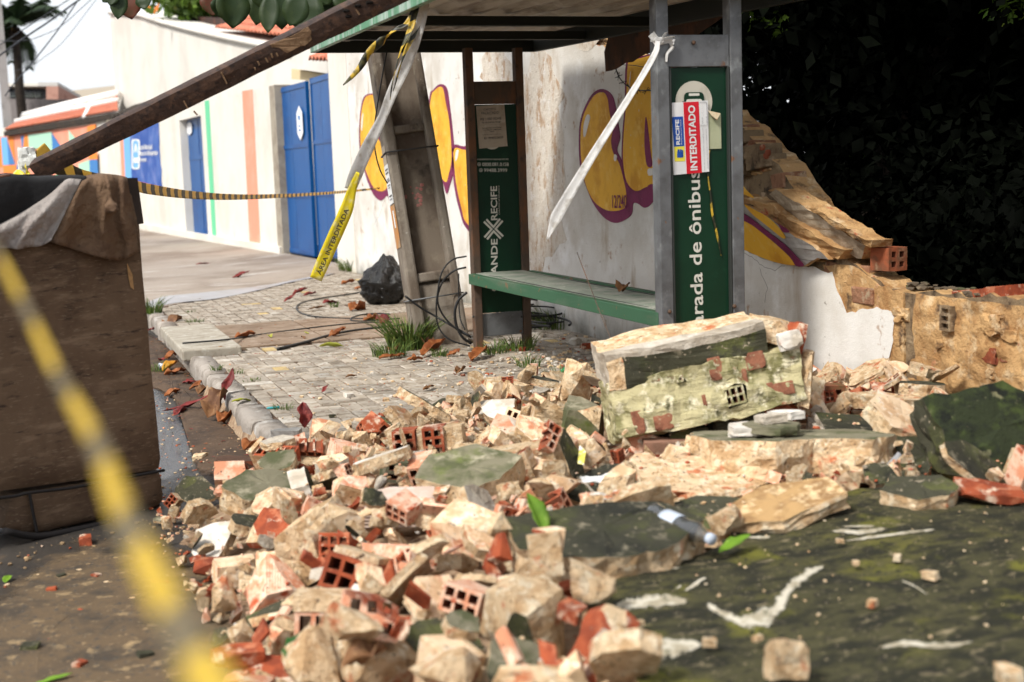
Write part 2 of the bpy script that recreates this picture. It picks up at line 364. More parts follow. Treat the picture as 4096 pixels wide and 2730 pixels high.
# concrete apron of the driveway and the far footpath
far_w = []
mb = MB(); out = [(.95, 13.55, .002), (1.2, 14.05, .002), (1.9, 14.95, .002), (2.5, 15.75, .002), (3.2, 16.65, .002), (3.95, 17.35, .002), (3.98, 18, .06), (3.75, 21.4, .06), (2.75, 34.5, .03), (-.5, 60, 0), (-3, 60, 0), (.0, 34, 0), (.7, 22, 0), (.9, 17, 0)]
mb.add(out, [tuple(range(len(out)))]); mb.add([(x, y, -.2) for x, y, z in out]+out, [(i, (i+1) % 14, 14+(i+1) % 14, 14+i) for i in range(14)])
tag(mb.build('driveway', apron_m), kind='structure')
mb = MB(); q = [P(x, y, z=.006) for x, y in ((560, 1235), (640, 1190), (800, 1172), (1000, 1150), (1180, 1118), (1345, 1075), (1330, 1096), (1160, 1130), (1040, 1160), (860, 1196), (700, 1212), (610, 1232))]
mb.add(smooth_closed(q, 3), [tuple(range(36))]); tag(mb.build('driveway_gutter', apron_wet), kind='structure')
# tufts of grass on the pavement
def tuft(name, cx, cy, z, n, hgt, spread, label, seed=0, cat='grass tuft', lean=.5):
    r = random.Random(seed); mb = MB()
    for i in range(int(n*2.2)):
        a = r.uniform(0, 2*PI); rr = spread*math.sqrt(r.random()); x, y = cx+rr*math.cos(a), cy+rr*math.sin(a)
        h = hgt*r.uniform(.45, 1); w = h*.016+.0012; b = r.uniform(0, 2*PI); bend = h*r.uniform(.2, lean*1.6)
        dx, dy = math.cos(a)*bend+r.uniform(-.3, .3)*bend, math.sin(a)*bend+r.uniform(-.3, .3)*bend
        px, py = math.cos(b)*w, math.sin(b)*w; vs = []
        for t, ww in ((0, 1), (.4, .9), (.75, .6)):
            c = Vector((x+dx*t*t, y+dy*t*t, z+h*t*(1-.25*t))); vs += [c-Vector((px*ww, py*ww, 0)), c+Vector((px*ww, py*ww, 0))]
        vs.append(Vector((x+dx, y+dy, z+h*.78)))
        mb.add(vs, [(0, 1, 3, 2), (2, 3, 5, 4), (4, 5, 6)])
    return tag(mb.build(name, grass_m), label, cat, 'grass tufts on the pavement')
def at0(px, py, z=0): q = P(px, py, z=z); return q.x, q.y

# ================================================================ street wall with graffiti, broken down towards the camera
WX = 3.95
plaster_w = mat('white_plaster', (.70, .68, .64), [((.56, .52, .46), 1.2, .46, .64), ((.44, .37, .29), 3.5, .56, .70, 8, (1, 1, .35)), ((.34, .20, .11), 6, .625, .70, 10), ((.78, .77, .75), 2.2, .56, .7), ((.20, .17, .13), 18, .66, .72)], rough=.9, bump=[(30, .35, .01), (120, .3, .004)], zgrad=((.045, .045, .022), .12, .42, 3.2, .45))
plaster_peel = mat('peeling_plaster', (.60, .54, .46), [((.42, .29, .19), 10, .50, .62, 12, (1, 1, .5)), ((.66, .62, .57), 13, .55, .62, 12), ((.24, .14, .08), 26, .61, .68, 10)], rough=.95, bump=[(22, .8, .015), (90, .5, .005)])
core_m = mat('wall_core', (.50, .305, .135), [((.34, .18, .07), 6, .45, .60, 10), ((.60, .44, .26), 11, .54, .66, 10), ((.13, .08, .045), 9, .575, .68, 12), ((.42, .12, .05), 5.5, .63, .68)], rough=.95, bump=[(14, .9, .03), (55, .8, .01)])
core_dark = mat('wall_core_weathered', (.235, .165, .095), [((.13, .085, .05), 6, .45, .60, 10), ((.36, .27, .17), 10, .55, .66, 10), ((.05, .035, .022), 12, .57, .68, 10)], rough=.95, bump=[(16, .9, .03), (70, .7, .008)])
terra = mat('terracotta', (.27, .065, .026), [((.17, .04, .018), 12, .45, .60, 10), ((.36, .14, .07), 16, .55, .66), ((.45, .33, .22), 9, .58, .68, 10)], rough=.85, bump=[(60, .4, .004)], rnd=17, objvar=.15)
yellow_p = mat('yellow_spray_paint', (.78, .42, .035), [((.62, .29, .02), 4, .46, .64), ((.80, .50, .10), 9, .55, .7), ((.62, .55, .42), 26, .665, .70)], rough=.75, bump=[(30, .3, .008), (120, .3, .004)])
purple_p = mat('purple_spray_paint', (.20, .022, .085), [((.12, .012, .05), 6, .45, .65), ((.5, .4, .42), 40, .68, .72)], rough=.75, bump=[(30, .3, .008)])
white_p = mat('white_spray_paint', (.75, .72, .68), [((.6, .55, .5), 9, .5, .7)], rough=.8)
wall = empty('street_wall', (WX, 10, 0), 'white plastered street wall with yellow and purple graffiti, broken down at one end', 'wall')
W2 = lambda px, py, dx=0: P(px, py, X=WX-dx)
top_edge = [Vector((WX, 17.0, 2.82)), Vector((WX, 12.2, 2.80)), W2(2090, 150), W2(2180, 165), W2(2300, 140), W2(2420, 170), W2(2500, 225), W2(2550, 235), W2(2605, 290), W2(2700, 330), W2(2800, 400), W2(2870, 440), W2(2940, 495), W2(2975, 520), W2(3040, 600), W2(3110, 660), W2(3160, 740), W2(3230, 830), W2(3270, 910), W2(3310, 985), W2(3400, 1045), W2(3450, 1085), W2(3520, 1130), W2(3600, 1160), W2(3760, 1175), W2(3900, 1180), W2(4096, 1195), Vector((WX, 3.6, .66)), Vector((WX, 2.0, .62))]
edge = rough_line(top_edge[2:], .05, .016, 5)
outline = [Vector((WX, 17.0, -.02))] + top_edge[:2] + edge + [Vector((WX, 2.0, -.02))]
mb = MB(); mb.prism(outline, (.17, 0, 0), 0, 1, 1); mb.build('wall_core', [core_dark, core_m], wall)
mb = MB(); mb.prism(rough_line([P(x, y, X=WX-.012) for x, y in ((3290, 1060), (3400, 1062), (3450, 1100), (3520, 1142), (3610, 1175), (3620, 1580), (3500, 1700), (3400, 1700), (3400, 1300), (3330, 1150), (3290, 1060))], .04, .008, 12)[:-1], (.011, 0, 0)); mb.build('render_coat', core_m, wall)
# white plaster coat, irregular towards the break
zz = lambda a, b: W2(2400+a*.7208, 900+b*.7208)
pe = [W2(2090, 158), W2(2180, 172), W2(2300, 150), W2(2420, 185), W2(2500, 238), W2(2560, 262), W2(2620, 330), W2(2680, 520), W2(2730, 700), W2(2930, 820), W2(2960, 900), W2(3060, 960), zz(1150, 230), zz(1310, 262), zz(1340, 380), zz(1390, 490), zz(1480, 465), zz(1610, 460), zz(1650, 520), zz(1640, 640), zz(1620, 740), zz(1560, 800), zz(1540, 900), zz(1560, 1000), zz(1500, 1090)]
pedge = rough_line(pe, .035, .011, 8)
q0 = pedge[-1]
pol = [Vector((WX, 16.98, .0)), Vector((WX, 16.98, 2.80)), Vector((WX, 12.2, 2.78))] + pedge + [Vector((WX, q0.y, 0))]
mb = MB(); mb.prism([p - Vector((.018, 0, 0)) for p in pol], (.02, 0, 0), 0, 1, 1); mb.build('plaster_coat', [plaster_w, core_m], wall)
def decal(name, pts, m, dx, k=4, jit=0, thick=.004, parent=wall):
    p = smooth_closed(pts, k) if k else pts
    q = [W2(x, y, .018+dx) for x, y in p]
    mb = MB(); mb.prism(q, (thick, 0, 0)); return mb.build(name, m, parent)
z2 = lambda L: [(1200+a*.595, b*.595) for a, b in L]
z3 = lambda L: [(2400+a*.7208, b*.7208) for a, b in L]
# the peeling rusty patch of wall between the shelter posts
r_ = random.Random(4); pp = []
for i in range(26):
    a = 2*PI*i/26; pp.append((2170+(105+r_.uniform(-38, 30))*math.cos(a), 640+(470+r_.uniform(-90, 40))*math.sin(a)))
decal('bare_patch', pp, plaster_peel, .0016, 2, thick=.003)
decal('bare_patch', [(1985+r_.uniform(-12, 12)+math.cos(a)*60, 285+90*math.sin(a)+r_.uniform(-10, 10)) for a in np.arange(0, 2*PI, .4)], plaster_peel, .0016, 2, thick=.003)
decal('bare_patch', z2([(1840, 290), (1900, 345), (1960, 330), (2010, 270), (2070, 230), (2050, 180), (1900, 200)]), plaster_peel, .0016, 2, thick=.003)
# graffiti
G1y = [(435, 665), (470, 640), (505, 650), (520, 720), (528, 820), (520, 920), (555, 985), (578, 1080), (592, 1180), (590, 1250), (555, 1288), (500, 1268), (450, 1170), (415, 1040), (405, 900), (412, 760)]
G1p = [(425, 660), (465, 632), (512, 640), (535, 720), (542, 820), (535, 915), (570, 975), (592, 1080), (606, 1180), (606, 1280), (620, 1400), (615, 1440), (590, 1320), (545, 1350), (500, 1320), (465, 1250), (440, 1180), (405, 1040), (396, 900), (404, 760)]
G2y = [(880, 660), (905, 610), (938, 585), (962, 600), (980, 700), (1000, 800), (1014, 950), (1018, 1080), (1000, 1170), (975, 1225), (900, 1100), (860, 900)]
G2p = [(870, 650), (895, 605), (940, 567), (985, 592), (1004, 700), (1022, 850), (1034, 1000), (1030, 1150), (1008, 1240), (985, 1305), (960, 1235), (900, 1120), (850, 900)]
G3y = [(1036, 1004), (1110, 1010), (1250, 1020), (1250, 1560), (1120, 1500), (1085, 1400), (1055, 1270), (1040, 1150)]
G3p = [(1028, 984), (1100, 986), (1260, 1000), (1265, 1620), (1120, 1540), (1070, 1410), (1042, 1290), (1026, 1150)]
G4y = [(1892, 830), (1930, 720), (1980, 642), (2035, 622), (2065, 660), (2080, 760), (2100, 870), (2090, 950), (2105, 1030), (2145, 1100), (2172, 1200), (2192, 1300), (2188, 1392), (2120, 1420), (2050, 1410), (1980, 1360), (1930, 1270), (1900, 1150), (1886, 1000)]
G4p = [(1880, 830), (1918, 712), (1972, 625), (2035, 600), (2095, 640), (2120, 720), (2140, 850), (2150, 930), (2130, 1010), (2160, 1080), (2195, 1240), (2260, 1290), (2320, 1272), (2345, 1245), (2375, 1245), (2385, 1330), (2345, 1385), (2310, 1397), (2270, 1370), (2238, 1370), (2222, 1450), (2130, 1500), (2050, 1470), (1980, 1385), (1935, 1290), (1888, 1150), (1874, 1000)]
G5y = [(2205, 420), (2260, 400), (2480, 380), (2500, 700), (2480, 1000), (2440, 1180), (2400, 1230), (2320, 1262), (2255, 1285), (2195, 1220), (2172, 1080), (2176, 900), (2192, 700)]
G5p = [(2193, 410), (2260, 388), (2500, 368), (2520, 700), (2500, 1010), (2460, 1200), (2410, 1250), (2320, 1278), (2250, 1300), (2184, 1230), (2162, 1080), (2166, 900), (2182, 700)]
for a, b in ((G5y, G5p), (G4y, G4p), (G1y, G1p), (G2y, G2p), (G3y, G3p)):
    dd = .003 if a is G5y else .0055
    decal('graffiti_outline', z2(b), purple_p, dd); decal('graffiti_fill', z2(a), yellow_p, dd+.0012)
decal('graffiti_outline', z3([(252, 655), (262, 690), (280, 850), (289, 915), (272, 930), (255, 900), (246, 780)]), purple_p, .007)
for q in ([(1935, 770), (1950, 790), (1935, 850), (1918, 915), (1905, 915), (1905, 850), (1920, 790)], [(2112, 1040), (2128, 1050), (2122, 1085), (2110, 1075)], [(2212, 560), (2222, 480), (2208, 640)], [(418, 770), (424, 775), (416, 880), (410, 850)], [(1050, 1015), (1066, 1015), (1056, 1070), (1042, 1080)]):
    decal('graffiti_highlight', z2(q), white_p, .0085, 3)
decal('graffiti_highlight', z3([(265, 940), (292, 938), (295, 968), (268, 975)]), white_p, .0085, 3)
mb = MB(); a, b = W2(2449, 832, .029), W2(2507, 832, .029); text_into(mb, '12/240', a, (b-a), (0, 0, 1), width=(b-a).length, height=.09, bold=.012); mb.build('graffiti_date', purple_p, wall)
# cracks and fallen coat edges as thin dark tubes, groove shade put into their colour
for k, cr in enumerate(([(2960, 1000), (3010, 1030), (3060, 1075), (3100, 1080), (3140, 1065)], [(3040, 1080), (3070, 1150), (3060, 1210)], [(1495, 900), (1520, 860), (1540, 800)], [(2150, 985), (2190, 975)])):
    mb = MB(); mb.tube(rough_line([W2(x, y, .017) for x, y in cr], .03, .008, k), .0022, 4); mb.build('crack', mat('crack_shade', (.10, .08, .06), rough=1), wall)
# hollow brick ends and broken tiles showing in the low part of the wall
def brick_end(cx, cy, w, h, cols, rows, mts, parent, X=WX-.012, name='brick'):
    """a hollow brick seen end-on, set in the wall face; cx, cy in photograph pixels"""
    c = P(cx, cy, X=X); mb = MB(); D = .035; t = w*.16; cw = (w-t*(cols+1))/cols; ch = (h-t*(rows+1))/rows
    xs = [0]; ys = [0]
    for i in range(cols): xs += [xs[-1]+t, xs[-1]+t+cw]
    xs.append(xs[-1]+t)
    for i in range(rows): ys += [ys[-1]+t, ys[-1]+t+ch]
    ys.append(ys[-1]+t)
    pt = lambda i, j, dx=0: Vector((c.x+dx, c.y-(xs[i]-w/2), c.z+ys[j]-h/2))
    for i in range(len(xs)-1):
        for j in range(len(ys)-1):
            if i % 2 == 1 and j % 2 == 1:
                a, b_, c_, d = pt(i, j), pt(i+1, j), pt(i+1, j+1), pt(i, j+1); o = Vector((D, 0, 0))
                mb.add([a, b_, c_, d, a+o, b_+o, c_+o, d+o], [(0, 4, 5, 1), (1, 5, 6, 2), (2, 6, 7, 3), (3, 7, 4, 0), (4, 7, 6, 5)])
            else: mb.quad(pt(i, j), pt(i, j+1), pt(i+1, j+1), pt(i+1, j))
    A = [pt(0, 0), pt(len(xs)-1, 0), pt(len(xs)-1, len(ys)-1), pt(0, len(ys)-1)]
    mb.add(A+[p+Vector((D, 0, 0)) for p in A], [(i, (i+1) % 4, 4+(i+1) % 4, 4+i) for i in range(4)])
    return mb.build(name, mts, parent)
brick_end(3778, 1275, .075, .115, 1, 3, core_dark, wall, WX-.042)
def lump(mb, c, r, seed=0, sq=(1, 1, 1), m=0, sub=2, amp=.35, rot=None):
    bm = bmesh.new(); bmesh.ops.create_icosphere(bm, subdivisions=sub, radius=1); rr = random.Random(seed); o = Vector((rr.uniform(0, 99), rr.uniform(0, 99), 0))
    R = rot if rot is not None else Matrix.Identity(3)
    for v in bm.verts:
        n = v.co.normalized(); k = 1+amp*mnoise.noise(n*1.3+o)+amp*.5*mnoise.noise(n*3.1+o); w = n*k
        w = Vector([max(-.78, min(.78, q)) for q in w]); v.co = R @ Vector((w.x*sq[0], w.y*sq[1], w.z*sq[2]))*r
    mb.add([Vector(c)+v.co for v in bm.verts], [[v.index for v in f.verts] for f in bm.faces], m); bm.free()
# crumbled mortar and masonry standing proud of the low wall and along the break
rr = random.Random(21)
fy = np.linspace(3.2, 5.36, 90); fz = np.linspace(-.01, .64, 34); rows = []
for z_ in fz:
    rows.append([Vector((WX-.006-max(-.004, .030*mnoise.noise(Vector((y_*3.3, z_*3.3, 2)))+.028*abs(mnoise.noise(Vector((y_*8, z_*8, 5))))+.012*mnoise.noise(Vector((y_*22, z_*22, 7)))), y_+.01*mnoise.noise(Vector((z_*9, y_*9, 0))), z_-.004-.02*abs(mnoise.noise(Vector((y_*6, 3, 0))))*(z_ > .6))) for y_ in fy])
mb = MB(); mb.grid(rows); mb.build('broken_face', core_m, wall)
for k in range(16):
    px, py = rr.uniform(3600, 4080), rr.uniform(1230, 1560)
    q = W2(px, py, .0); mb = MB(); lump(mb, q, rr.uniform(.03, .08), k, (rr.uniform(.35, .6), 1, rr.uniform(.5, .9)), amp=.8, sub=3)
    mb.build('mortar_lump', terra if k % 5 == 4 else core_m, wall)
for k, (px, py) in enumerate([(2960, 520), (3000, 575), (3065, 640), (3140, 730), (3190, 800), (3240, 870), (3285, 950), (3090, 800), (3000, 700), (3150, 900), (3220, 960), (3330, 1090), (3430, 1120), (3370, 1150), (2990, 640), (3060, 720)]):
    q = W2(px, py, -.07); mb = MB(); lump(mb, q, rr.uniform(.07, .12), 60+k, (.6, 1, .8), amp=.6); mb.build('broken_masonry', core_dark if k % 3 else core_m, wall)
rb = random.Random(77); bl = [W2(x, y) for x, y in ((2945, 500), (3010, 570), (3060, 630), (3110, 690), (3160, 760), (3210, 820), (3250, 880), (3290, 950), (3340, 1010), (3420, 1070), (3490, 1115), (3030, 640), (3090, 740), (3000, 590), (3150, 830), (3200, 900), (3250, 960))]
for k, q in enumerate(bl):
    mb = MB(); R_b = Euler((rb.uniform(-.12, .12), rb.uniform(-.12, .12), rb.uniform(-.15, .15))).to_matrix(); L_b = rb.uniform(.12, .19)
    mb.box((WX+.075+rb.uniform(-.03, .01), q.y+rb.uniform(-.02, .06), round(q.z/.095)*.095-.07), (.15, L_b, .085), R_b); mb.box((WX+.07, q.y+.02, round(q.z/.095)*.095-.117), (.16, L_b*1.1, .016), R_b, 1)
    o = mb.build('brick', [mat('edge_brick', (.30, .15, .085), [((.20, .085, .045), 9, .46, .60, 10), ((.42, .31, .20), 13, .53, .63, 12), ((.10, .06, .035), 20, .6, .68)], rough=.95, bump=[(26, .9, .015), (90, .7, .005)]), core_m], wall); bevel(o, .012, 2)
# flat bricks still bedded at the top of the break
for (x0, y0, x1, y1, m) in ((2940, 575, 3010, 545, core_dark), (2935, 628, 3082, 600, core_dark), (2935, 690, 3020, 680, core_dark), (3030, 660, 3100, 640, core_dark)):
    a, b = W2(x0, y0, -.02), W2(x1, y1, -.02); mb = MB(); mb.bar(a, b, .16, .075, (0, 0, 1)); bevel(mb.build('brick', m, wall), .008)
for px, py in ((3050, 590), (3072, 612), (3065, 625)):
    mb = MB(); lump(mb, W2(px, py, .062), .028, px, (.4, 1, .8)); mb.build('brick_scar', terra, wall)
# dirt and moss lying on the top of the low wall
mb = MB()
for k in range(60):
    q = P(rr.uniform(3570, 4096), 1168, X=WX); lump(mb, (WX+rr.uniform(.02, .16), q.y, .655+rr.uniform(-.01, .01)), rr.uniform(.012, .04), k, (1, 1, .4), sub=1)
o = mb.build('wall_top_crumbs', mat('dark_crumbs', (.10, .075, .05), [((.22, .17, .11), 20, .55, .65), ((.06, .08, .025), 7, .55, .65)], rough=1), wall); o['kind'] = 'stuff'
# the graffitied piece of wall that slid down: plaster skin, broken core, concrete tie beam
piece = empty('fallen_wall_piece', P(3200, 1060, X=WX), 'slab of graffitied wall hanging tilted off the broken wall end', 'wall fragment')
S = lambda a, b: (2900+a/2.34, 480+b/2.34)
TPN = Vector((-1, -.05, -.55)).normalized(); TPY = 6.3        # the piece leans out over the pavement
def pieceprism(name, pts, X0, th, m, ms, jit=.008, seed=1):
    q = rough_line([P(*S(a, b), pl=(Vector((X0, TPY, 1.0)), TPN)) for a, b in pts+pts[:1]], .03, jit, seed)[:-1]
    mb = MB(); mb.prism(q, (th, 0, 0), 0, 1, 1); return mb.build(name, [m, ms], piece)
shade_pl = mat('shaded_plaster', (.34, .32, .30), [((.24, .21, .19), 8, .46, .60, 10), ((.44, .42, .40), 12, .56, .68)], rough=.9, bump=[(40, .4, .01)])  # white plaster; shade of the downturned face is put into this grey
beam_c = mat('tie_beam_concrete', (.40, .33, .24), [((.26, .20, .14), 5, .46, .62), ((.52, .44, .34), 8, .56, .68)], rough=.95, bump=[(26, .7, .02)])
def tilt(o, pts): return o
skin = [(25, 770), (180, 795), (330, 860), (480, 965), (620, 1075), (780, 1160), (900, 1240), (970, 1310), (860, 1300), (730, 1370), (660, 1370), (500, 1345), (330, 1290), (200, 1230), (112, 1180), (105, 850)]
pieceprism('plaster_skin', skin, WX-.23, .03, shade_pl, core_m, .004, 2)
def pdecal(pts, m, dx): 
    q = [P(*S(a, b), pl=(Vector((WX-.232-dx, TPY, 1.0)), TPN)) for a, b in smooth_closed(pts, 3)]; mb = MB(); mb.prism(q, (.003, 0, 0)); mb.build('graffiti_fill' if m is yellow_p else 'graffiti_outline', m, piece)
pdecal([(112, 905), (250, 980), (400, 1090), (520, 1190), (620, 1290), (660, 1362), (500, 1342), (330, 1285), (200, 1225), (116, 1178)], yellow_p, .003)
pdecal([(80, 825), (180, 880), (290, 960), (430, 1070), (560, 1170), (650, 1260), (735, 1362), (665, 1368), (610, 1290), (500, 1185), (380, 1085), (250, 985), (110, 905)], purple_p, .006)
pdecal([(180, 795), (270, 840), (380, 900), (480, 985), (560, 1090), (540, 1110), (450, 1040), (350, 960), (260, 890)], yellow_p, .003)
pdecal([(460, 955), (500, 985), (540, 1050), (600, 1050), (560, 1010)], purple_p, .006)
pieceprism('broken_core', [(130, 700), (300, 760), (420, 790), (560, 900), (720, 1010), (900, 1110), (1010, 1180), (1130, 1230), (1090, 1290), (1000, 1310), (860, 1225), (700, 1110), (560, 1000), (430, 905), (300, 830), (150, 770)], WX-.20, .10, core_m, core_m, .009, 3)
pieceprism('tie_beam', [(410, 690), (470, 650), (600, 730), (780, 840), (960, 950), (1150, 1080), (1310, 1180), (1280, 1295), (1230, 1300), (1130, 1230), (1000, 1150), (830, 1050), (640, 900), (520, 810)], WX-.15, .16, beam_c, core_m, .005, 4)
pieceprism('mortar_ridge', [(780, 835), (850, 840), (1000, 920), (1180, 1040), (1370, 1140), (1360, 1185), (1300, 1180), (1150, 1085), (960, 955)], WX-.17, .12, core_m, core_m, .009, 5)
pdecal([(105, 565), (150, 600), (200, 660), (270, 735), (160, 690), (130, 690), (110, 640)], yellow_p, -.02)
# loose bricks lying on the low wall

# ================================================================ bus shelter
steel_g = mat('grey_painted_steel', (.15, .155, .16), [((.09, .09, .09), 5, .46, .62), ((.24, .25, .25), 9, .56, .7), ((.20, .09, .04), 12, .655, .71)], rough=.5, metal=.3, bump=[(40, .15, .004)], spec=.5)
steel_r = mat('rusty_steel', (.09, .060, .042), [((.17, .075, .035), 6, .47, .62, 8, (1, 1, .4)), ((.045, .035, .03), 9, .55, .68), ((.19, .18, .17), 7, .64, .72)], rough=.75, bump=[(50, .4, .004)])
green_b = mat('green_board', (.003, .030, .013), [((.002, .022, .009), 3, .45, .65), ((.006, .042, .019), 8, .6, .75)], rough=.45, spec=.25)
green_p = mat('green_paint_worn', (.085, .25, .13), [((.36, .45, .38), 9, .47, .60, 6, (1, 1, .12)), ((.07, .20, .10), 3.5, .5, .66), ((.18, .12, .07), 22, .655, .71)], rough=.5, bump=[(40, .2, .004)], spec=.4)
green_d = mat('green_rail_paint', (.032, .10, .05), [((.09, .13, .085), 6, .5, .66, 6, (1, .2, 1)), ((.20, .09, .045), 14, .62, .70)], rough=.55, bump=[(40, .2, .004)])
seat_m = mat('bench_top', (.24, .27, .22), [((.36, .36, .31), 4, .46, .62), ((.12, .19, .13), 6, .55, .68), ((.50, .48, .44), 18, .62, .70)], rough=.7, bump=[(60, .3, .004)])
sheet_m = mat('roof_sheet', (.42, .37, .31), [((.20, .15, .11), 3, .46, .62, 6, (4, .5, 1)), ((.50, .46, .41), 5, .56, .7)], rough=.55, metal=.2, bump=[(30, .2, .004)])
rust_sheet = mat('rust_plate', (.065, .032, .016), [((.13, .05, .02), 4, .46, .64), ((.03, .018, .012), 7, .55, .7)], rough=.9, bump=[(40, .5, .006)])
letter = mat('lettering_white', (.62, .60, .53), [((.45, .44, .38), 14, .52, .68)], rough=.6)
sh = empty('bus_shelter', (2.9, 7.5, 0), 'green bus shelter with bench, two lettered end panels and a metal roof', 'bus shelter')
def sbox(name, c, size, m, rot=None, bv=.004, parent=sh):
    mb = MB(); mb.box(c, size, rot); o = mb.build(name, m, parent, True)
    if bv: bevel(o, bv, 2)
    return o
YN, YF = 5.95, 9.0
ZR = lambda y: 2.135-(9.6-y)*.022             # roof underside sags towards the near end
# near end panel
xnl, xnr = 2.905, 3.300
sbox('post', (xnl, YN, 1.03), (.065, .075, 2.08), steel_g); sbox('post', (xnr, YN, 1.03), (.065, .075, 2.08), steel_g)
ztop = P(2770, 142, Y=YN).z; zpl = P(2770, 270, Y=YN).z
sbox('crossbar', ((xnl+xnr)/2, YN-.012, (ztop+zpl)/2), (xnr-xnl-.066, .030, ztop-zpl), steel_g)
bd = sbox('panel_board', ((xnl+xnr)/2, YN, (zpl+.42)/2), (xnr-xnl-.067, .024, zpl-.42-.004), green_b, bv=0)
sbox('panel_trim', (xnl+.040, YN-.02, (zpl+.42)/2), (.012, .03, zpl-.42), mat('dark_trim', (.03, .033, .03), rough=.5))
sbox('panel_trim', (xnr-.040, YN-.02, (zpl+.42)/2), (.012, .03, zpl-.42), MATS['dark_trim'])
for px, py in ((2773, 171), (2677, 1247), (2936, 1225)):
    q = P(px, py, Y=YN-(.03 if py < 300 else .040)); mb = MB(); mb.tube([q, q-Vector((0, .008, 0)), q-Vector((0, .011, 0))], [.010, .010, .006], 10); mb.build('bolt', steel_r, sh, True)
FN = YN-.0135
def on_near(px, py, dy=0): return P(px, py, Y=FN-dy)
# lettering runs upwards
mb = MB(); a, b = on_near(2815, 1345), on_near(2798, 700); text_words('lettering', 'Parada de ônibus', a, (b-a), Vector((-1, 0, 0)), letter, sh, (b-a).length*1.03, .066, .012)
# bus pictogram on a pale disc
cpt = on_near(2776, 408); R_ = .5*(on_near(2850, 408)-on_near(2703, 408)).length
mb = MB(); mb.prism([cpt+R_*Vector((math.cos(t), 0, math.sin(t))) for t in np.arange(40)*2*PI/40], (0, .003, 0)); mb.build('pictogram_disc', mat('disc_pale', (.52, .49, .41), [((.40, .37, .29), 8, .48, .66)], rough=.7), sh, True)
def rrect(cx, cz, w, h, r, y):
    pts = []
    for sx, sz, a0 in ((1, 1, 0), (-1, 1, 90), (-1, -1, 180), (1, -1, 270)):
        for k in range(4): a = RAD(a0+k*30); pts.append(Vector((cx+sx*(w/2-r)+r*math.cos(a), y, cz+sz*(h/2-r)+r*math.sin(a))))
    return pts
c0 = on_near(2776, 412, .003); s_ = R_/74.
for (dx, dz, w, h, r, m, dy) in ((0, -10, 80, 95, 16, green_b, .002), (0, 29, 42, 9, 2, letter, .0036), (0, -12, 64, 50, 8, letter, .0036), (-44, -6, 9, 24, 3, green_b, .002), (44, -6, 9, 24, 3, green_b, .002)):
    mb = MB(); mb.prism(rrect(c0.x+dx*s_, c0.z+dz*s_, w*s_, h*s_, r*s_, c0.y-dy), (0, .002, 0)); mb.build('pictogram', m, sh, True)
# far end panel
xfl, xfr = 2.935, 3.300
for x in (xfl, xfr): sbox('post', (x, YF, 1.05), (.055, .075, 2.12), steel_r)
zt, zb = P(1965, 327, Y=YF).z, P(1965, 418, Y=YF).z; zg = P(1970, 1252, Y=YF).z; zl = P(1970, 1345, Y=YF).z
sbox('crossbar', ((xfl+xfr)/2, YF-.01, (zt+zb)/2), (xfr-xfl-.057, .03, zt-zb), steel_r)
sbox('panel_board', ((xfl+xfr)/2, YF, (zb+zg)/2), (xfr-xfl-.057, .024, zb-zg-.004), green_b, bv=0)
sbox('kick_plate', ((xfl+xfr)/2, YF-.004, (zg+zl)/2), (xfr-xfl-.057, .02, zg-zl-.004), steel_g)
FF = YF-.0135
def on_far(px, py, dy=0): return P(px, py, Y=FF-dy)
def far_text(s, x0, y0, x1, y1, hpx, bold=.01, name='lettering'):
    a, b = on_far(x0, y0, .002), on_far(x1, y1, .002); k = (on_far(x0, y0)-on_far(x0, y0-100)).length/100
    mb = MB(); d = (b-a).normalized(); up = Vector((0, 0, 1)) if abs(d.x) > abs(d.z) else Vector((-1, 0, 0))
    text_words(name, s, a, d, up, letter, sh, (b-a).length, hpx*k, bold)
K = lambda a, b: (1800+a*.574, 350+b*.574)
far_text('ATENDIMENTO GRANDE RECIFE', *K(190, 508), *K(408, 507), 6, .0)
far_text('0800.081.0158', *K(225, 549), *K(409, 549), 14, .008); far_text('99488.3999', *K(237, 590), *K(399, 590), 14, .008)
far_text('GRANDE', *K(330, 1420), *K(330, 1055), 27, .02); far_text('RECIFE', *K(330, 925), *K(326, 688), 27, .02)
far_text('CONSÓRCIO DE TRANSPORTE', *K(347, 888), *K(344, 686), 5.5, .004)
for px, py in (K(203, 537), K(215, 578)):       # handset and chat marks: small rings
    q = on_far(px, py, .002); mb = MB(); r = .0125
    ring = [[q+rr*Vector((math.cos(t), 0, math.sin(t))) for t in np.arange(0, 2*PI, PI/10)] for rr in (r, r*.72)]
    mb.grid(ring, closed=True); mb.box(q, (.010, .001, .006), Matrix.Rotation(.7, 3, 'Y')); mb.build('pictogram', letter, sh, True)
# interlocking cross emblem: four bent strokes
cx_, cz_ = (lambda q: (q.x, q.z))(on_far(*K(303, 988))); u = (on_far(*K(303, 988))-on_far(*K(303, 1068))).length/80
for ang in (0, 90, 180, 270):
    mb = MB(); M_ = Matrix.Rotation(RAD(ang), 3, 'Y'); c = Vector((cx_, FF-.002, cz_))
    path = [(-66, 48 if ang % 180 else 52), (-14, 0), (-66, -48 if ang % 180 else -52)]
    pts = [Vector((x*u*1.05, 0, z_*u*1.05)) for x, z_ in path]; w = 7.5*u
    L_ = []; R__ = []
    for i, p in enumerate(pts):
        t = (pts[min(i+1, 2)]-pts[max(i-1, 0)]).normalized(); n = Vector((-t.z, 0, t.x)); k = w*(1.35 if i == 1 else 1)
        L_.append(c+M_ @ (p+n*k)); R__.append(c+M_ @ (p-n*k))
    mb.add(L_+R__, [(0, 1, 4, 3), (1, 2, 5, 4)]); o = mb.build('emblem', letter, sh, True)
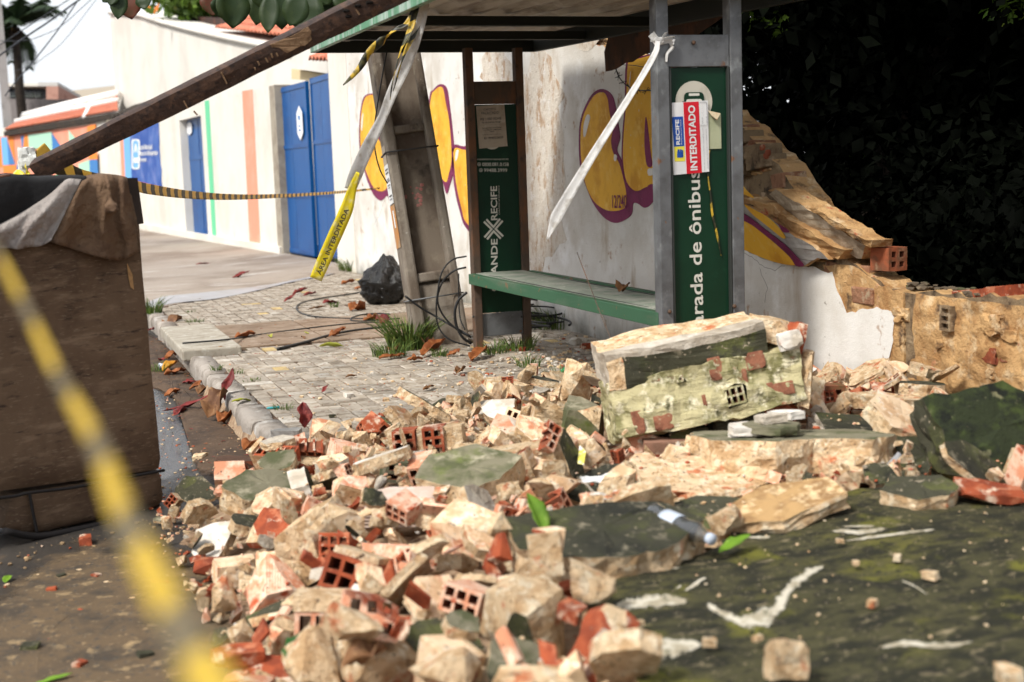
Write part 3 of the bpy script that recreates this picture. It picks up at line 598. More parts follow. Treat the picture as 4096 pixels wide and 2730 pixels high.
# pale paper disc behind the flyer (same pictogram disc as the near panel)
cpt = on_far(*K(293, 360), .001); mb = MB(); mb.prism([cpt+.0725*Vector((math.cos(t), 0, math.sin(t))) for t in np.arange(36)*2*PI/36], (0, .0006, 0)); mb.build('pictogram_disc', MATS['disc_pale'], sh, True)
for x, px in ((xfl, 1893), (xfr, 2086)):
    q = P(px, 1268, Y=YF-.038); mb = MB(); mb.tube([q, q-Vector((0, .004, 0))], .008, 8); mb.build('bolt', MATS['dark_trim'], sh, True)
# bench
zb_ = .555
mb = MB(); rows = []
for i in range(13):
    y = YN+.02+(YF-.04-YN)*i/12; sag = -.006*math.sin(PI*i/12)
    rows.append([Vector((x, y, zb_-.012+sag)) for x in (2.925, 3.0, 3.1, 3.2, 3.275)])
mb.grid(rows, sm=False); o = mb.build('bench_seat', seat_m, sh, True); solidify(o, .02, 1)
def srail(name, x, w, h, z, m):
    mb = MB(); mb.bar((x, YN-.0, z), (x, YF-.038, z), w, h); bevel(mb.build(name, m, sh, True), .004)
srail('bench_front_rail', 2.893, .05, .072, zb_-.03, green_d); srail('bench_back_rail', 3.335, .04, .05, zb_-.02, green_d)
mb = MB(); mb.bar((2.945, YN+.04, zb_+.0045), (2.945, YF-.05, zb_+.0045), .008, .004); mb.bar((3.25, YN+.04, zb_+.0045), (3.25, YF-.05, zb_+.0045), .008, .004); mb.build('seat_edge', MATS['dark_trim'], sh, True)
# roof
RL = lambda y: 1.985-(9.6-y)*.05             # street edge drifts towards the road at the near end
RR = 3.66; Y0, Y1 = 5.85, 9.6
A, B = (RL(Y0), Y0, ZR(Y0)), (RL(Y1), Y1, ZR(Y1)); C_, D_ = (RR, Y0, ZR(Y0)), (RR, Y1, ZR(Y1))
up_ = Vector((0, 0, .045))
def fascia(name, a, b, m, w=.035, h=.09):
    mb = MB(); mb.bar(Vector(a)+Vector((0, 0, h/2)), Vector(b)+Vector((0, 0, h/2)), w, h); bevel(mb.build(name, m, sh, True), .004)
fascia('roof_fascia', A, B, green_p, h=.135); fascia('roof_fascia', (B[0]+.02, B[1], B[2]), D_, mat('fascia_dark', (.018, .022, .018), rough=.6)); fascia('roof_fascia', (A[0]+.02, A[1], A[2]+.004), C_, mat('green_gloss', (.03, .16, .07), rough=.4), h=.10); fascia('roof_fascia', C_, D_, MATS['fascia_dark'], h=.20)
for y in (7.55, 8.6): fascia('purlin', (RL(y)+.02, y, ZR(y)+.015), (RR-.02, y, ZR(y)+.015), MATS['fascia_dark'], .05, .055)
mb = MB(); nrib = 34; xs = []
for i in range(nrib+1):
    t = i/nrib; ph = i % 4; xs.append((t, .0 if ph in (0, 1) else .03))
rows = [[Vector((RL(y)+.02+(RR-RL(y)-.04)*t, y, ZR(y)+.075+dz+.03*t)) for t, dz in xs] for y in np.linspace(Y0+.02, Y1-.02, 8)]
mb.grid(rows, sm=False); o = mb.build('roof_sheet', sheet_m, sh, True); solidify(o, .003, 1)
# rusty plate torn loose behind the roof edge
mb = MB(); mb.prism(rough_line([P(x, y, X=3.74) for x, y in ((2421, 288), (2416, 210), (2440, 120), (2600, 40), (2700, -60), (3010, -60), (2990, 5), (2804, 137), (2616, 209), (2421, 288))], .1, .01, 3)[:-1], (.004, 0, 0)); tag(mb.build('rusty_sheet', rust_sheet), 'torn rusty metal sheet hanging behind the shelter roof above the graffiti', 'metal sheet')
# barbed wire drooping off the wall top
cw = smooth_open([P(x, y, X=3.80) for x, y in ((2440, 225), (2462, 275), (2478, 312), (2510, 345), (2560, 362), (2612, 362))], 6); mb = MB(); mb.tube(cw, .004, 5)
for i in range(3, len(cw), 4):
    for k in range(3):
        d = Vector((random.uniform(-1, 1), random.uniform(-1, 1), random.uniform(-1, 1))).normalized()*.028; mb.tube([cw[i]-d, cw[i]+d], .0022, 4)
mb.tube(smooth_open([P(x, y, X=3.80) for x, y in ((2462, 275), (2475, 262), (2530, 262), (2590, 272))], 5), .0025, 5)
tag(mb.build('barbed_wire', mat('dark_wire', (.025, .022, .02), rough=.5, metal=.5)), 'loop of barbed wire drooping in front of the upper graffiti', 'wire')

# ---------------------------------------------------------------- papers stuck on the panels
paper = mat('paper_white', (.72, .72, .71), [((.6, .6, .6), 6, .5, .7)], rough=.7); red_i = mat('red_ink', (.60, .012, .025), rough=.55); blue_i = mat('blue_ink', (.012, .075, .35), rough=.55); yel_i = mat('yellow_ink', (.78, .68, .07), rough=.55); ink = mat('black_ink', (.03, .03, .035), rough=.7); grey_i = mat('grey_ink', (.25, .25, .27), rough=.7)
old_paper = mat('old_paper', (.40, .42, .27), [((.30, .33, .20), 5, .46, .64), ((.46, .46, .34), 9, .56, .7)], rough=.8)
Kn = lambda a, b: (2560+a*.4147, 250+b*.4147)
def flat(parent, name, pts, m, Y, th=.0008):
    mb = MB(); mb.prism([P(*p, Y=Y) for p in pts], (0, th, 0)); return mb.build(name, m, parent, True)
g_ = empty('torn_notice', P(2780, 560, Y=FN), 'faded pale green torn paper behind the red and white notice', 'paper')
flat(g_, 'sheet', [Kn(270, 515), Kn(282, 465), Kn(600, 480), Kn(780, 500), Kn(785, 832), Kn(690, 836), Kn(278, 862)], old_paper, FN-.004)
mb = MB(); mb.add([P(*Kn(655, 465), Y=FN-.009), P(*Kn(778, 493), Y=FN-.0055), P(*Kn(742, 556), Y=FN-.025), P(*Kn(690, 515), Y=FN-.022)], [(0, 1, 2, 3)]); solidify(mb.build('curled_corner', mat('paper_curl', (.55, .45, .30), [((.45, .28, .16), 20, .5, .6)], rough=.8), g_, True), .0006)
nt_ = empty('closure_notice', P(2770, 550, Y=FN), 'red, blue and white closure notice pasted over the bus pictogram', 'notice')
yN = FN-.010
flat(nt_, 'sheet', [Kn(287, 392), Kn(655, 368), Kn(668, 1055), Kn(325, 1088)], paper, yN)
flat(nt_, 'red_band', [Kn(418, 386), Kn(566, 378), Kn(597, 1065), Kn(452, 1077)], red_i, yN-.001)
flat(nt_, 'blue_field', [Kn(308, 528), Kn(414, 522), Kn(428, 808), Kn(328, 815)], blue_i, yN-.001)
flat(nt_, 'yellow_field', [Kn(330, 816), Kn(428, 810), Kn(436, 955), Kn(336, 957)], yel_i, yN-.001)
def ntext(s, p0, p1, hpx, m, bold, Y):
    a, b = P(*Kn(*p0), Y=Y), P(*Kn(*p1), Y=Y); k = (P(2700, 500, Y=Y)-P(2700, 600, Y=Y)).length/100*.4147
    d = (b-a).normalized(); mb = MB(); text_into(mb, s, a, d, Vector((-d.z, 0, d.x)), width=(b-a).length, height=hpx*k, bold=bold); mb.build('print', m, nt_, True)
ntext('INTERDITADO', (553, 1040), (527, 414), 74, paper, .03, yN-.002)
ntext('RECIFE', (386, 795), (374, 552), 40, paper, .03, yN-.002); ntext('PREFEITURA DA CIDADE', (408, 793), (396, 550), 10, paper, .004, yN-.002)
ntext('DATA ___/___/___', (610, 592), (604, 405), 14, grey_i, .0, yN-.002)
ntext('SECRETARIA DE POLITICA URBANA E LICENCIAMENTO SEPUL', (628, 1045), (610, 618), 8, grey_i, 0, yN-.002)
ntext('DIRETORIA EXECUTIVA DE CONTROLE URBANO SECON', (660, 1025), (641, 640), 8, grey_i, 0, yN-.002); ntext('ASSINATURA', (646, 592), (641, 520), 8, grey_i, 0, yN-.002)
for a, b in (((582, 607), (655, 604)), ((641, 385), (652, 600)), ((572, 384), (640, 382))):
    A_, B_ = P(*Kn(*a), Y=yN-.002), P(*Kn(*b), Y=yN-.002); mb = MB(); mb.bar(A_, B_, .001, .0014, (0, 1, 0)); mb.build('rule', grey_i, nt_, True)
# small coat of arms: tower and lion suggested by blocks
for dx, dy, w, h in ((384, 890, 50, 60), (372, 850, 18, 24), (395, 850, 18, 24), (412, 880, 10, 70)):
    flat(nt_, 'crest', [Kn(dx-w/2, dy-h/2), Kn(dx+w/2, dy-h/2+4), Kn(dx+w/2+2, dy+h/2), Kn(dx-w/2, dy+h/2)], blue_i, yN-.002, .0005)
fl = empty('loan_flyer', P(1965, 510, Y=FF), 'small typed credit flyer pasted at the top of the far panel', 'flyer')
aged = mat('aged_paper', (.44, .37, .29), [((.34, .28, .21), 8, .46, .64), ((.52, .46, .38), 14, .56, .68)], rough=.8)
yF = FF-.004; flat(fl, 'sheet', [K(181, 133), K(378, 120), K(401, 410), K(204, 428)], aged, yF)
def ftext(s, p0, p1, h, bold=0.01):
    a, b = P(*K(*p0), Y=yF-.0015), P(*K(*p1), Y=yF-.0015); k = (P(1900, 500, Y=yF)-P(1900, 600, Y=yF)).length/100*.574; d = (b-a).normalized()
    mb = MB(); text_into(mb, s, a, d, Vector((-d.z, 0, d.x)), width=(b-a).length, height=h*k, bold=bold); mb.build('print', ink, fl, True)
ftext('CRÉDITO', (234, 163), (322, 157), 18); ftext('FACILITADO', (220, 190), (340, 184), 18); ftext('R$ 1.000 REAIS', (213, 231), (358, 223), 17); ftext('TE AJUDARIA HOJE?', (220, 252), (355, 246), 11)
ftext('FLEXIVEL PARA NEGATIVADO', (226, 290), (360, 283), 8); ftext('NAO PRECISA COMPROVAR', (232, 303), (358, 297), 8); ftext('RENDA', (278, 313), (308, 311), 8); ftext('ENTRE EM CONTATO E PEÇA AQUI', (228, 335), (354, 328), 6, 0); ftext('81 99450-3639', (239, 363), (371, 355), 15)
for a, b in (((234, 167), (322, 161)), ((220, 194), (340, 188)), ((210, 264), (368, 256))):
    A_, B_ = P(*K(*a), Y=yF-.0015), P(*K(*b), Y=yF-.0015); mb = MB(); mb.bar(A_, B_, .0005, .0018, (0, 1, 0)); mb.build('rule', ink, fl, True)

# ---------------------------------------------------------------- leaning concrete pole
conc = mat('pole_concrete', (.25, .215, .175), [((.13, .10, .075), 4, .45, .62, 8, (1, 1, .4)), ((.30, .26, .20), 6, .55, .70), ((.035, .03, .026), 7, .60, .72, 8, (1, 1, .5)), ((.40, .37, .32), 30, .66, .71)], rough=.92, bump=[(40, .5, .008), (150, .4, .003)])
conc_d = mat('pole_recess_concrete', (.185, .150, .115), [((.11, .08, .06), 4, .45, .62, 8, (1, 1, .5)), ((.24, .20, .15), 7, .56, .70), ((.03, .026, .022), 4, .58, .74)], rough=.92, bump=[(60, .4, .006)])
pb0 = Vector((2.62, 9.5, 0)); pole = empty('concrete_pole', pb0, 'leaning grey concrete utility pole with recessed panels beside the shelter', 'utility pole')
tl = P(1497, 210, Y=9.75); bl = P(1685, 1395, z=0); tr_ = P(1705, 210, Y=9.7); br = P(1898, 1378, z=0)
axis = ((tl+tr_)/2-(bl+br)/2); axis_u = axis.normalized(); zt_ = 6.6
ex = Vector((1, -.10, 0)).normalized(); ey = axis_u.cross(ex).normalized(); ex = ey.cross(axis_u).normalized()
base_c = Vector((2.84, 9.60, -.05)); PW, PD = .40, .25
def pol_pt(x, y, s): k = 1-.035*s; return base_c + ex*x*PW*k + ey*y*PD*k + axis_u*s
fl_w = .105
def pslab(name, x0, x1, y0, y1, s0, s1, m, bv=.012):
    mb = MB(); vs = [pol_pt(x, y, s) for s in (s0, s1) for x, y in ((x0, y0), (x1, y0), (x1, y1), (x0, y1))]
    mb.add(vs, [(3, 2, 1, 0), (4, 5, 6, 7), (0, 1, 5, 4), (1, 2, 6, 5), (2, 3, 7, 6), (3, 0, 4, 7)]); o = mb.build(name, m, pole, True)
    if bv: bevel(o, bv, 2)
    return o
pslab('flange', -.5, -.5+.22, -.5, .5, 0, 6.6, conc, .018); pslab('flange', .5-.17, .5, -.5, .5, 0, 6.6, conc, .018)
pslab('web', -.285, .335, -.12, .12, 0, 6.6, conc_d, 0)
for s, hh, dp in ((.52, .07, -.40), (1.63, .06, -.36), (3.0, .10, -.42), (4.3, .1, -.42), (5.6, .1, -.42)): pslab('rib', -.286, .336, dp, .3, s, s+hh, conc, .012)
pslab('web', -.283, .333, -.30, .0, 0, .5, conc, .0)
for s in (.40, 1.50):
    mb = MB(); q = [pol_pt(x, y, s) for x, y in ((-.52, -.54), (.52, -.54), (.52, .52), (-.52, .52))]; q.append(q[0]); mb.tube(q, .006, 6); mb.build('steel_band', steel_g if s < 1 else mat('band_dark', (.03, .03, .03), rough=.5), pole, True)
# notices and old paint on the pole's side
mb = MB(); q = [P(x, y, Y=9.40) for x, y in ((1531, 522), (1556, 520), (1574, 684), (1550, 683))]
def on_side(s0, s1, y0, y1, m, name, off=.004):
    mb = MB(); mb.add([pol_pt(-.5, y0, s0)-ex*off, pol_pt(-.5, y0, s1)-ex*off, pol_pt(-.5, y1, s1)-ex*off, pol_pt(-.5, y1, s0)-ex*off], [(0, 1, 2, 3)]); return solidify(mb.build(name, m, pole, True), .001)
on_side(1.13, 1.42, -.42, .34, paper, 'pasted_flyer'); on_side(1.42, 1.56, -.35, .3, aged, 'pasted_flyer')
for k, (s, w) in enumerate([(1.385, .5), (1.36, .55), (1.315, .4), (1.30, .55), (1.27, .5), (1.25, .3), (1.19, .5), (1.165, .45)]):
    on_side(s-.004, s+.004, -.1-w*.5, -.1+w*.5, ink if k in (0, 1, 6) else grey_i, 'print', .007)
or_p = mat('orange_paint_worn', (.48, .22, .07), [((.34, .24, .15), 6, .46, .58), ((.58, .40, .24), 9, .56, .68)], rough=.8)
on_side(.80, 1.12, -.46, .38, or_p, 'old_paint', .0035); on_side(.95, 1.08, -.2, .0, paper, 'paper_scrap', .006)
mb = MB(); rr = random.Random(9)
for k in range(22):
    a, b = rr.gauss(0, .055), rr.gauss(0, .075); lump(mb, pol_pt(.02+a/PW*.8, -.125, 1.17+b), rr.uniform(.008, .02), k, (1, .12, 1), sub=1)
mb.build('pink_paint_spot', mat('pink_paint', (.42, .17, .15), [((.3, .15, .12), 30, .5, .6)], rough=.9), pole, True)
mb = MB(); mb.tube(smooth_open([P(x, y, Y=9.42) for x, y in ((1548, 205), (1530, 300), (1510, 420), (1497, 520), (1500, 600), (1520, 680), (1550, 735))], 6), .005, 6)
tag(mb.build('hanging_cable', mat('black_cable', (.012, .012, .012), rough=.45)), 'thin black cable hanging down the side of the leaning pole', 'cable')

# ---------------------------------------------------------------- rubbish bag behind the pole
mb = MB(); bmn = bmesh.new(); bmesh.ops.create_icosphere(bmn, subdivisions=5, radius=1)
bc = P(1555, 1218, z=0); bc = Vector((bc.x, bc.y+.1, 0))
for v in bmn.verts:
    n = v.co.normalized(); z = n.z
    r = 1.1+.16*mnoise.noise(n*1.7)-.26*abs(mnoise.noise(Vector((n.x*3.2, n.y*3.2, n.z*1.6+2))))-.13*abs(mnoise.noise(n*7+Vector((3, 1, 4))))-.05*abs(mnoise.noise(n*15)); pinch = 1-.10*mnoise.noise(Vector((n.x*2, n.y*2, 5)))-.30*max(0, z)**2 if z < .82 else max(.22, .70-(z-.82)*3.4)
    v.co = Vector((n.x*r*.235*pinch, n.y*r*.21*pinch, max(.0, .20+z*r*(.22 if z < .82 else .27))))
mb.add([bc+v.co for v in bmn.verts], [[v.index for v in f.verts] for f in bmn.faces], 0, True); bmn.free()
tag(mb.build('rubbish_bag', mat('black_plastic', (.0022, .0022, .0025), rough=.13, bump=[(24, .7, .04)], spec=.5)), 'full black plastic rubbish bag slumped against the leaning pole', 'bag')
# ---------------------------------------------------------------- cables on the ground
cab = MATS['black_cable']
def cable(pts, r, label, z0=.012, px=True, name='cable'):
    q = [P(p[0], p[1], z=p[2] if len(p) > 2 else z0) for p in pts] if px else pts
    mb = MB(); mb.tube(smooth_open(q, 8), r, 7); return tag(mb.build(name, cab), label, 'cable', 'loose black cables by the shelter')
cable([(730, 1374, .07), (900, 1360, .065), (1000, 1345), (1200, 1318), (1400, 1296), (1560, 1288)], .007, 'straight thin black cable lying across the pale drain slab')
cable([(1112, 1398), (1230, 1368), (1330, 1340), (1430, 1322), (1560, 1308), (1620, 1300)], .013, 'thick black cable end pointing towards the yellow leaf')
cable([(1465, 1165), (1380, 1180), (1270, 1196), (1200, 1215), (1188, 1240), (1230, 1262), (1320, 1272), (1440, 1275), (1560, 1270)], .007, 'wide loop of cable curling out from behind the rubbish bag')
cable([(1600, 1275), (1480, 1285), (1415, 1285), (1405, 1275), (1440, 1262), (1500, 1256), (1560, 1258)], .009, 'short folded black cable among dry leaves beside the pole')
def loop3(pts, r, label):
    q = [P(x, y, Y=Y) for x, y, Y in pts]; mb = MB(); mb.tube(smooth_open(q, 8), r, 7); return tag(mb.build('cable', cab), label, 'cable', 'loose black cables by the shelter')
loop3([(1865, 1026, 9.1), (1810, 1040, 9.2), (1770, 1085, 9.2), (1752, 1160, 9.2), (1745, 1240, 9.2), (1755, 1310, 9.2), (1800, 1360, 9.15), (1880, 1385, 9.1)], .006, 'largest cable loop arching between the pole and the far panel')
loop3([(1865, 1070, 9.12), (1815, 1085, 9.15), (1770, 1130, 9.2), (1750, 1200, 9.2), (1775, 1265, 9.2), (1830, 1320, 9.15), (1885, 1350, 9.1)], .007, 'inner cable loop arching between the pole and the far panel')
loop3([(1868, 1170, 9.1), (1835, 1200, 9.12), (1820, 1245, 9.12), (1825, 1300, 9.12), (1850, 1350, 9.1), (1885, 1375, 9.1)], .010, 'thick low cable loop beside the foot of the far panel')
loop3([(1620, 1185, 9.36), (1680, 1230, 9.33), (1740, 1265, 9.3), (1800, 1300, 9.2), (1880, 1345, 9.1)], .008, 'cable running down across the front of the leaning pole')
loop3([(1835, 1095, 9.3), (1835, 1180, 9.3), (1840, 1270, 9.25), (1860, 1320, 9.2)], .005, 'thin upright cable between the pole and the panel post')
rr = random.Random(31)
for k in range(9):
    c = P(2150+rr.uniform(-60, 60), 1330+rr.uniform(-28, 22), z=0); r1, r2 = rr.uniform(.25, .42), rr.uniform(.18, .34); a0 = rr.uniform(0, 6); hh = rr.uniform(.02, .10); tiltx = rr.uniform(.0, .55)
    pts = [Vector((c.x+.1+r1*.6*math.cos(a0+t), c.y+.25+r2*math.sin(a0+t), .02+hh*.3+max(0, tiltx*r1*(math.sin(a0+t)+1)*.45)+.01*k)) for t in np.arange(0, 5.6, .35)]
    cable(pts, rr.uniform(.006, .010), 'one of the tangled black cable coils under the bench', px=False)

# ================================================================ school wall, gate and house beyond
cream = mat('cream_paint', (.70, .67, .605), [((.61, .575, .505), .8, .46, .66), ((.71, .685, .635), 2.1, .56, .72), ((.45, .40, .32), 5, .66, .74, 8, (1, 1, .3))], rough=.85, bump=[(18, .15, .01)], zgrad=((.40, .36, .24), .02, .16, 5, .22))
cream_b = mat('cream_paint_back', (.70, .67, .61), [((.615, .58, .52), .7, .46, .66)], rough=.85, bump=[(2.2, .25, .05)])
cream_d = mat('cream_soffit', (.62, .50, .30), rough=.85)
blue_d = mat('blue_door_paint', (.002, .078, .27), [((.002, .056, .21), 1.2, .46, .64), ((.006, .105, .33), 3, .58, .72)], rough=.38, spec=.3)
salmon = mat('salmon_paint', (.80, .30, .20), [((.78, .36, .26), 2, .48, .66)], rough=.8); mint = mat('green_paint', (.14, .55, .30), rough=.8); mint_l = mat('mint_paint', (.40, .66, .50), rough=.8)
orange = mat('orange_paint', (.82, .25, .05), rough=.8); sky_b = mat('sky_blue_paint', (.17, .42, .72), rough=.8); mid_b = mat('mid_blue_paint', (.06, .20, .47), rough=.8)
tile_m = mat('roof_tile_red', (.52, .17, .10), [((.38, .11, .06), 3, .46, .64), ((.62, .32, .23), 6, .55, .7)], rough=.85); tile_d = mat('roof_tile_dark', (.035, .028, .022), [((.10, .06, .04), 8, .55, .7)], rough=.9)
lime = mat('lime_white', (.78, .75, .72), [((.70, .55, .50), 3, .55, .7)], rough=.9)
A0, B0 = Vector((3.75, 21.2, 0)), Vector((2.75, 34.5, 0)); sdir = (B0-A0).normalized(); snrm = Vector((-sdir.y, sdir.x, 0)); snrm = snrm if snrm.x < 0 else -snrm   # snrm faces the street
def SP(px, py, off=0): return P(px, py, pl=(A0-snrm*off, snrm))
def sprism(name, pts, m, off, th, parent, ms=None):
    mb = MB(); mb.prism([SP(x, y, off) for x, y in pts], -snrm*th, 0, 1 if ms else 0, 1 if ms else 0); return mb.build(name, [m, ms] if ms else m, parent, True)
def spt(s, z, off=0): q = A0+sdir*s-snrm*off; return Vector((q.x, q.y, z))
def sbox2(name, s0, s1, z0, z1, off, th, m, parent):
    mb = MB(); mb.prism([spt(s0, z0, off), spt(s1, z0, off), spt(s1, z1, off), spt(s0, z1, off)], -snrm*th); return mb.build(name, m, parent, True)
sw = empty('school_wall', spt(8, 0), 'cream school boundary wall with green and salmon stripes and a blue door', 'wall')
sdoor0, sdoor1 = (SP(818, 700)-A0).dot(sdir), (SP(731, 700)-A0).dot(sdir); zd0, zd1 = .11, SP(780, 468).z; sL = 21.5
sbox2('wall_panel', 0, sdoor0, -.1, 2.67, 0, .24, cream, sw); sbox2('wall_panel', sdoor1, sL, -.1, 2.70, 0, .24, cream, sw)
sbox2('lintel', sdoor0, sdoor1, zd1, 2.685, 0, .24, cream, sw); sbox2('door_step', sdoor0, sdoor1, -.1, zd0, 0, .24, cream, sw)
ld = sbox2('door', sdoor0+.01, sdoor1-.01, zd0+.004, zd1-.004, .16, .05, blue_d, sw)
for t in (.5,): sbox2('door_seam', sdoor0+(sdoor1-sdoor0)*t-.01, sdoor0+(sdoor1-sdoor0)*t+.01, zd0+.03, zd1-.03, .152, .006, mat('blue_dark', (.006, .05, .2), rough=.4), sw)
for zf in (.33, .67): sbox2('door_rail', sdoor0+.03, sdoor1-.03, zd0+(zd1-zd0)*zf-.05, zd0+(zd1-zd0)*zf+.05, .148, .012, blue_d, sw)
Z1 = lambda L: [(a*.595, b*.595) for a, b in L]
sprism('stripe', [(818, 405), (836, 402), (866, 962), (850, 958)], mint, -.004, .003, sw); sprism('stripe', [(968, 366), (1010, 358), (1042, 994), (999, 986)], salmon, -.004, .003, sw)
sprism('wall_footing', [(560, 895), (1118, 990), (1118, 1040), (560, 940)], cream, -.06, .06, sw)
hexs = lambda cx, cy, w, h: [(cx, cy-h), (cx+w, cy-h*.6), (cx+w, cy+h*.6), (cx, cy+h), (cx-w, cy+h*.6), (cx-w, cy-h*.6)]
white_s = mat('sign_white', (.78, .79, .80), rough=.6)
mb = MB(); mb.prism([SP(x, y, .13) for x, y in hexs(757, 515, 9, 27)], -snrm*.01); mb.build('door_badge', white_s, sw, True)
Zs = lambda a, b: (450+a*.1786, 500+b*.1786)
def sdecal(name, pts, m, dz, parent=sw): return sprism(name, pts, m, -dz, .002, parent)
sdecal('stripe', [Zs(160, 300), Zs(240, 260), Zs(285, 1200), Zs(205, 1200)], salmon, .004); sdecal('stripe', [Zs(240, 200), Zs(380, 150), Zs(432, 1220), Zs(285, 1220)], sky_b, .004)
# small dark tiled coping
def wavy(name, a, b, up, n, amp, m, parent):
    a, b, up = Vector(a), Vector(b), Vector(up); mb = MB(); rows = []
    for t in (0, .5, 1): rows.append([a.lerp(b, i/(n*6))+up*t+Vector((0, 0, amp*math.sin(2*PI*i/6)-.04*t*0)) for i in range(n*6+1)])
    mb.grid(rows); return solidify(mb.build(name, m, parent, True), .03)
wavy('coping_tiles', SP(440, 470, -.15), SP(590, 435, -.15), -snrm*.7+Vector((0, 0, .28)), 9, .05, tile_d, sw)
# school banner
bn = empty('school_banner', SP(585, 640), 'blue school name banner on the cream wall behind the timber', 'banner')
bz = [Zs(385, 60), Zs(1030, -60), Zs(1050, 380), Zs(1045, 520), Zs(1062, 700), Zs(1070, 880), Zs(1095, 1000), Zs(1090, 1250), Zs(1110, 1395), Zs(430, 1240)]
sprism('banner_sheet', bz, mat('banner_blue', (.016, .075, .33), [((.06, .14, .42), 1.4, .46, .62), ((.16, .20, .46), 2.6, .56, .68)], rough=.6), -.012, .006, bn)
sprism('banner_edge', [Zs(430, 1240), Zs(1110, 1395), Zs(1112, 1440), Zs(432, 1290)], mat('banner_red', (.65, .07, .05), rough=.6), -.013, .006, bn)
def ring_s(cx, cy, w, h, t, m, dz):
    def rp(w, h, r):
        o = []
        for sx, sy, a0 in ((1, 1, 0), (-1, 1, 90), (-1, -1, 180), (1, -1, 270)):
            for k in range(4): a = RAD(a0+30*k); o.append(Zs(cx+sx*(w-r)+r*math.cos(a), cy+sy*(h-r)+r*math.sin(a)))
        return o
    mb = MB(); mb.grid([[SP(*q, -dz) for q in rp(w, h, 50)], [SP(*q, -dz) for q in rp(w-t, h-t, 40)]], closed=True, sm=False); mb.build('emblem', m, bn, True)
sprism('emblem_field', [Zs(x, y) for x, y in ((435, 340), (570, 330), (605, 980), (475, 990))], sky_b, -.016, .003, bn)
ring_s(518, 660, 92, 335, 32, white_s, .021)
sprism('emblem', [Zs(x, y) for x, y in ((505, 430), (530, 430), (560, 620), (535, 620), (528, 560), (508, 560), (502, 620), (478, 620))], white_s, -.021, .003, bn)
sprism('emblem', [Zs(x, y) for x, y in ((470, 740), (575, 735), (580, 850), (478, 858))], white_s, -.021, .003, bn)
def btext(s, p0, p1, h):
    a, b = SP(*Zs(*p0), -.02), SP(*Zs(*p1), -.02); k = (SP(*Zs(500, 500))-SP(*Zs(500, 600))).length/100; d = (b-a).normalized(); mb = MB()
    text_into(mb, s, a, d, Vector((0, 0, 1)), width=(b-a).length, height=h*k, bold=.02); mb.build('banner_text', white_s, bn, True)
btext('Escola Municipal', (608, 555), (890, 540), 95); btext('Maria de Albuquerque', (615, 690), (1012, 665), 95); btext('Ferreira', (622, 828), (762, 818), 85)
# gable building behind the wall
gb = empty('school_building', spt(8, 0, 2), 'tall cream school building with sloping gable top behind the boundary wall', 'building')
gtop = [(437, 45), (480, 42), (560, 52), (640, 78), (760, 108), (880, 135), (1000, 158), (1110, 178), (1190, 200)]
gp = [SP(x, y, 1.2) for x, y in gtop]; gp = [Vector((gp[0].x, gp[0].y, -.1))]+gp+[SP(1215, 205, 1.2)]; e_ = SP(1420, 420, 1.2); gp += [Vector((gp[-1].x, gp[-1].y, -.1))]
mb = MB(); mb.prism(gp, -snrm*6); mb.build('gable_wall', cream_b, gb, True)
mb = MB(); pts = [SP(x, y, 1.16) for x, y in gtop]; mb.tube([p+Vector((0, 0, -.06)) for p in pts], .07, 6); mb.build('gable_moulding', cream_b, gb, True)
roofl = [SP(545, 50, 2.0), SP(800, 68, 2.0), SP(1000, 92, 2.0), SP(1240, 120, 2.0)]
mb = MB(); mb.prism(roofl+[SP(1240, 145, 2.0), SP(1000, 150, 2.0), SP(800, 115, 2.0), SP(640, 75, 2.0)], -snrm*.3); mb.build('roof_fascia', mat('fascia_brown', (.035, .018, .014), [((.10, .035, .02), 4, .5, .66)], rough=.8), gb, True)
def tile_field(name, a, b, up, nx, ny, amp, m, parent):
    a, b, up = Vector(a), Vector(b), Vector(up); mb = MB()
    for j in range(ny):
        rows = []
        for t in (0, 1.15): rows.append([a.lerp(b, i/(nx*6))+up*((j+t)/ny)+Vector((0, 0, amp*abs(math.sin(PI*i/6))-(.03 if t > 1 else 0)+.03)) for i in range(nx*6+1)])
        mb.grid(rows)
    return solidify(mb.build(name, m, parent, True), .02)
tile_field('roof_tiles', SP(860, 118, 1.3), SP(1250, 165, 1.3), -snrm*1.5+Vector((0, 0, .5)), 26, 5, .05, tile_m, gb)
sprism('porch_beam', [(1166, 200), (1345, 200), (1345, 300), (1225, 282), (1166, 275)], cream_b, .5, .3, gb); sprism('porch_soffit', [(1166, 276), (1345, 300), (1345, 330), (1166, 318)], cream_d, .65, 1.2, gb)
tile_field('porch_tiles', SP(1235, 250, .2), SP(1370, 258, .2), -snrm*1.6+Vector((0, 0, .62)), 9, 4, .06, tile_m, gb)
